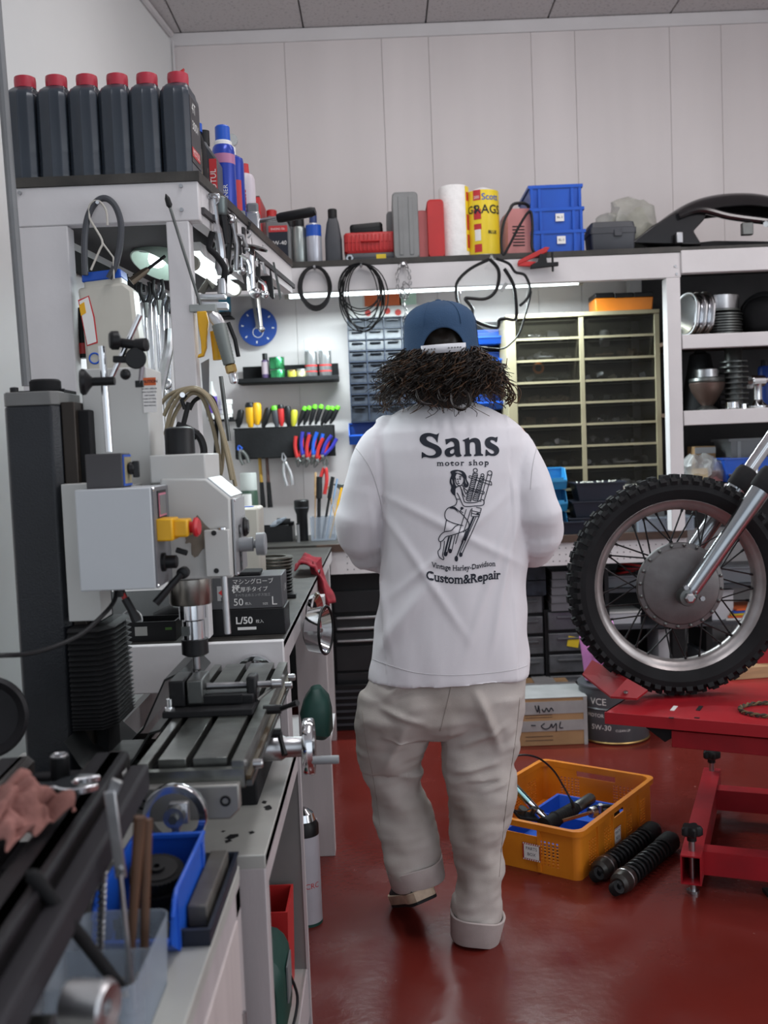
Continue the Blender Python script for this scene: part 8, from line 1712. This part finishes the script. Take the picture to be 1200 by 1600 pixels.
# ---------------------------------------------------------------- cap
CAPB = mat('blue_cap_cotton', (.036,.074,.142), .85, var=.10, scale=14, bump=.35, bscale=260, spec=.25)
cc = q3(690, 553, .01); ch_ = .138; cap_t = Matrix.Translation(cc) @ Matrix.Rotation(R(-2), 4, 'Y') @ Matrix.Rotation(R(3), 4, 'X')
n = 120; m_ = 26; vs = []
for j in range(m_+1):
    for i in range(n):
        a = 2*PI*i/n; da = (a-1.5*PI+PI) % (2*PI)-PI                          # 0 = back of the head
        z0 = .062*math.sqrt(max(0, 1-(da/.60)**2)) if abs(da) < .60 else 0
        z = z0+(ch_-z0)*(j/m_)**.92; f = z/ch_
        k_ = (1-.06*f) if f < .45 else (1-.06*.45)*math.sqrt(max(0, 1-((f-.45)/.553)**2.6))**1.0
        rx_, ry_ = .098*k_, .112*k_; dent = 1+.012*noise.noise(Vector((math.cos(a)*2, math.sin(a)*2, f*3)))
        vs.append(cap_t @ Vector((rx_*math.cos(a)*dent, ry_*math.sin(a)*dent, z)))
cm = MB().add(vs, [(j*n+i, j*n+(i+1) % n, (j+1)*n+(i+1) % n, (j+1)*n+i) for j in range(m_) for i in range(n)])
cap = P('cap', cm, CAPB, man, smooth=60); sm = cap.modifiers.new('thick', 'SOLIDIFY'); sm.thickness = .0025
P('button', MB().lathe([(.001,.006),(.007,.004),(.009,.0)][::-1], o=tuple(cap_t @ Vector((0,0,ch_-.001))), n=16), CAPB, cap)
br = MB().loft([[cap_t @ Vector((x*w_, y, z-.25*x*x*.1)) for x in (-1,-.6,-.2,.2,.6,1)]+[cap_t @ Vector((x*w_, y, z-.003-.25*x*x*.1)) for x in (1,.6,.2,-.2,-.6,-1)] for y, w_, z in ((.085,.088,.012),(.13,.086,.008),(.16,.070,.002),(.18,.040,-.002))]); P('brim', br, CAPB, cap)
sv = []
for i in range(25):
    a = 1.5*PI+(-.62+1.24*i/24); c_, s_ = math.cos(a), math.sin(a)
    for z, e in ((.0,.0),(.022,.0)): sv.append(cap_t @ Vector((.099*c_, .113*s_, z-.001)))
P('strap', MB().add(sv, [(2*i, 2*i+2, 2*i+3, 2*i+1) for i in range(24)]), mat('white_strap', (.60,.60,.63), .4), cap).modifiers.new('thick', 'SOLIDIFY').thickness = .002
for i in list(range(3))+list(range(6)):
    pass
for k in (-.40,-.32,-.24,.12,.20,.28,.36,.44):
    a = 1.5*PI+k; P('snap_hole', MB().cyl(cap_t @ Vector((.0995*math.cos(a), .1135*math.sin(a), .010)), cap_t @ Vector((.1015*math.cos(a), .1155*math.sin(a), .010)), .0022, n=8), GREYP, cap)
for k in range(6):                                                              # panel seams
    a = 1.5*PI+(k+.5)*PI/3
    pts = []
    for j in range(14):
        f = .5+.49*j/13 if abs(((a-1.5*PI+PI) % (2*PI))-PI) < .6 else .03+.96*j/13
        k_ = (1-.06*f) if f < .45 else (1-.06*.45)*math.sqrt(max(0, 1-((f-.45)/.553)**2.6)); pts.append(cap_t @ Vector((.0995*k_*math.cos(a), .1135*k_*math.sin(a), f*ch_)))
    P('panel_seam', MB().tube(pts, .0011, 5), CAPB, cap)
# ---------------------------------------------------------------- hair
HAIR = mat('dark_brown_hair', (.012,.008,.006), .42, var=.3, scale=40, spec=.35)
HAIR2 = mat('brown_hair_ends', (.060,.028,.012), .45, var=.3, scale=40, spec=.35)
r0 = random.Random(11)
hm = MB(); hm.ball(tuple(hc_+Vector((0,-.006,.01))), (.087,.104,.10), 20); hm.ball(tuple(q3(692,584,-.012)), (.092,.080,.062), 22); hm.ball(tuple(q3(694,606,-.02)), (.114,.078,.042), 20); hm.ball(tuple(q3(694,622,-.03)), (.075,.060,.028), 16)
def hair_n(p, n): return .010*noise.noise(p*16)+.006*noise.noise(p*38)
hair = fused('hair', hm, HAIR, man, .006, 2, hair_n)
# keep the face free: the mass stays behind the ears
for v in hair.data.vertices:
    if v.co.y > hc_.y+.045 and v.co.z < hc_.z+.04: v.co.y = hc_.y+.045
def lock(mb, r_, big=1.0):
    a = 1.5*PI+r_.uniform(-1.75, 1.75); c_, s_ = math.cos(a), math.sin(a)
    p = cc+Vector((.088*c_, .100*s_, r_.uniform(-.012,.018))); out = Vector((c_, s_*.8, 0))
    L = r_.uniform(.045,.145)*big*(1.15 if abs(c_) < .5 else 1); n_ = 16; pts = []; ph = r_.uniform(0, 6.3); fr_q = r_.uniform(9, 20); cr = r_.uniform(.004,.017); side = Vector((-s_, c_, 0)); sway = r_.uniform(-.9,.9); wd = r_.uniform(.5,1.15)
    for k in range(n_+1):
        f = k/n_; base = p+out*(.075*f**.8*wd)*(abs(c_)*.80+.30)+side*sway*f*f*.06+Vector((0,0,-L*f))
        if base.z < q3(690,652).z+abs(base.x)*-.05: base.y -= .004
        cu_ = cr*(.25+f)
        pts.append(base+side*cu_*math.cos(ph+f*fr_q)+out*cu_*math.sin(ph+f*fr_q))
    mb.tube(pts, [.0017*(1-.7*k/n_)+.0003 for k in range(n_+1)], 4)
for nm, m__, cnt, sd in (('hair_locks', HAIR, 620, 3), ('hair_locks', HAIR2, 190, 4)):
    mb = MB(); r_ = random.Random(sd)
    for k in range(cnt): lock(mb, r_, 1.0 if m__ is HAIR else 1.03)
    o = P(nm, mb, m__, hair, smooth=180); o['kind'] = 'stuff'
# loose curls at the sides and on the collar
def curl(pts, th=.0016, m__=HAIR, n_=1, sp_=.004):
    for k in range(n_):
        j = [Vector((r0.uniform(-sp_,sp_), r0.uniform(-sp_,sp_), r0.uniform(-sp_,sp_))) for _ in pts]
        P('curl', MB().tube(spline([q3(x, y, dy)+jj for (x, y, dy), jj in zip(pts, j)], 5), th, 5), m__, hair)
curl([(706,600,-.10),(706,625,-.13),(712,636,-.15),(724,639,-.155),(733,630,-.15),(733,618,-.14),(726,612,-.13)], .0026, HAIR, 4, .0035)
curl([(650,600,-.10),(652,620,-.13),(660,630,-.145),(672,630,-.145)], .0017, HAIR, 3)
curl([(684,605,-.12),(686,620,-.14),(694,626,-.145),(698,622,-.14)], .0015, HAIR, 3)
curl([(640,565,-.02),(615,580,-.02),(602,600,-.01),(596,625,0),(604,640,0)], .0018, HAIR2, 7, .010)
curl([(742,560,-.02),(770,575,-.02),(790,595,-.01),(800,618,0),(792,632,0)], .0018, HAIR2, 8, .010)
curl([(745,555,-.02),(764,556,-.02),(765,568,-.02),(756,572,-.02)], .0012, HAIR2, 1, .001)
curl([(757,577,0),(780,580,0),(790,572,0),(792,560,0)], .0012, HAIR2, 1, .001)
curl([(770,600,.0),(800,600,.0),(812,615,0),(806,628,0),(794,622,0)], .0012, HAIR2, 2, .004)
curl([(625,580,.0),(605,590,.0),(598,586,0),(600,578,0)], .0012, HAIR2, 2, .004)
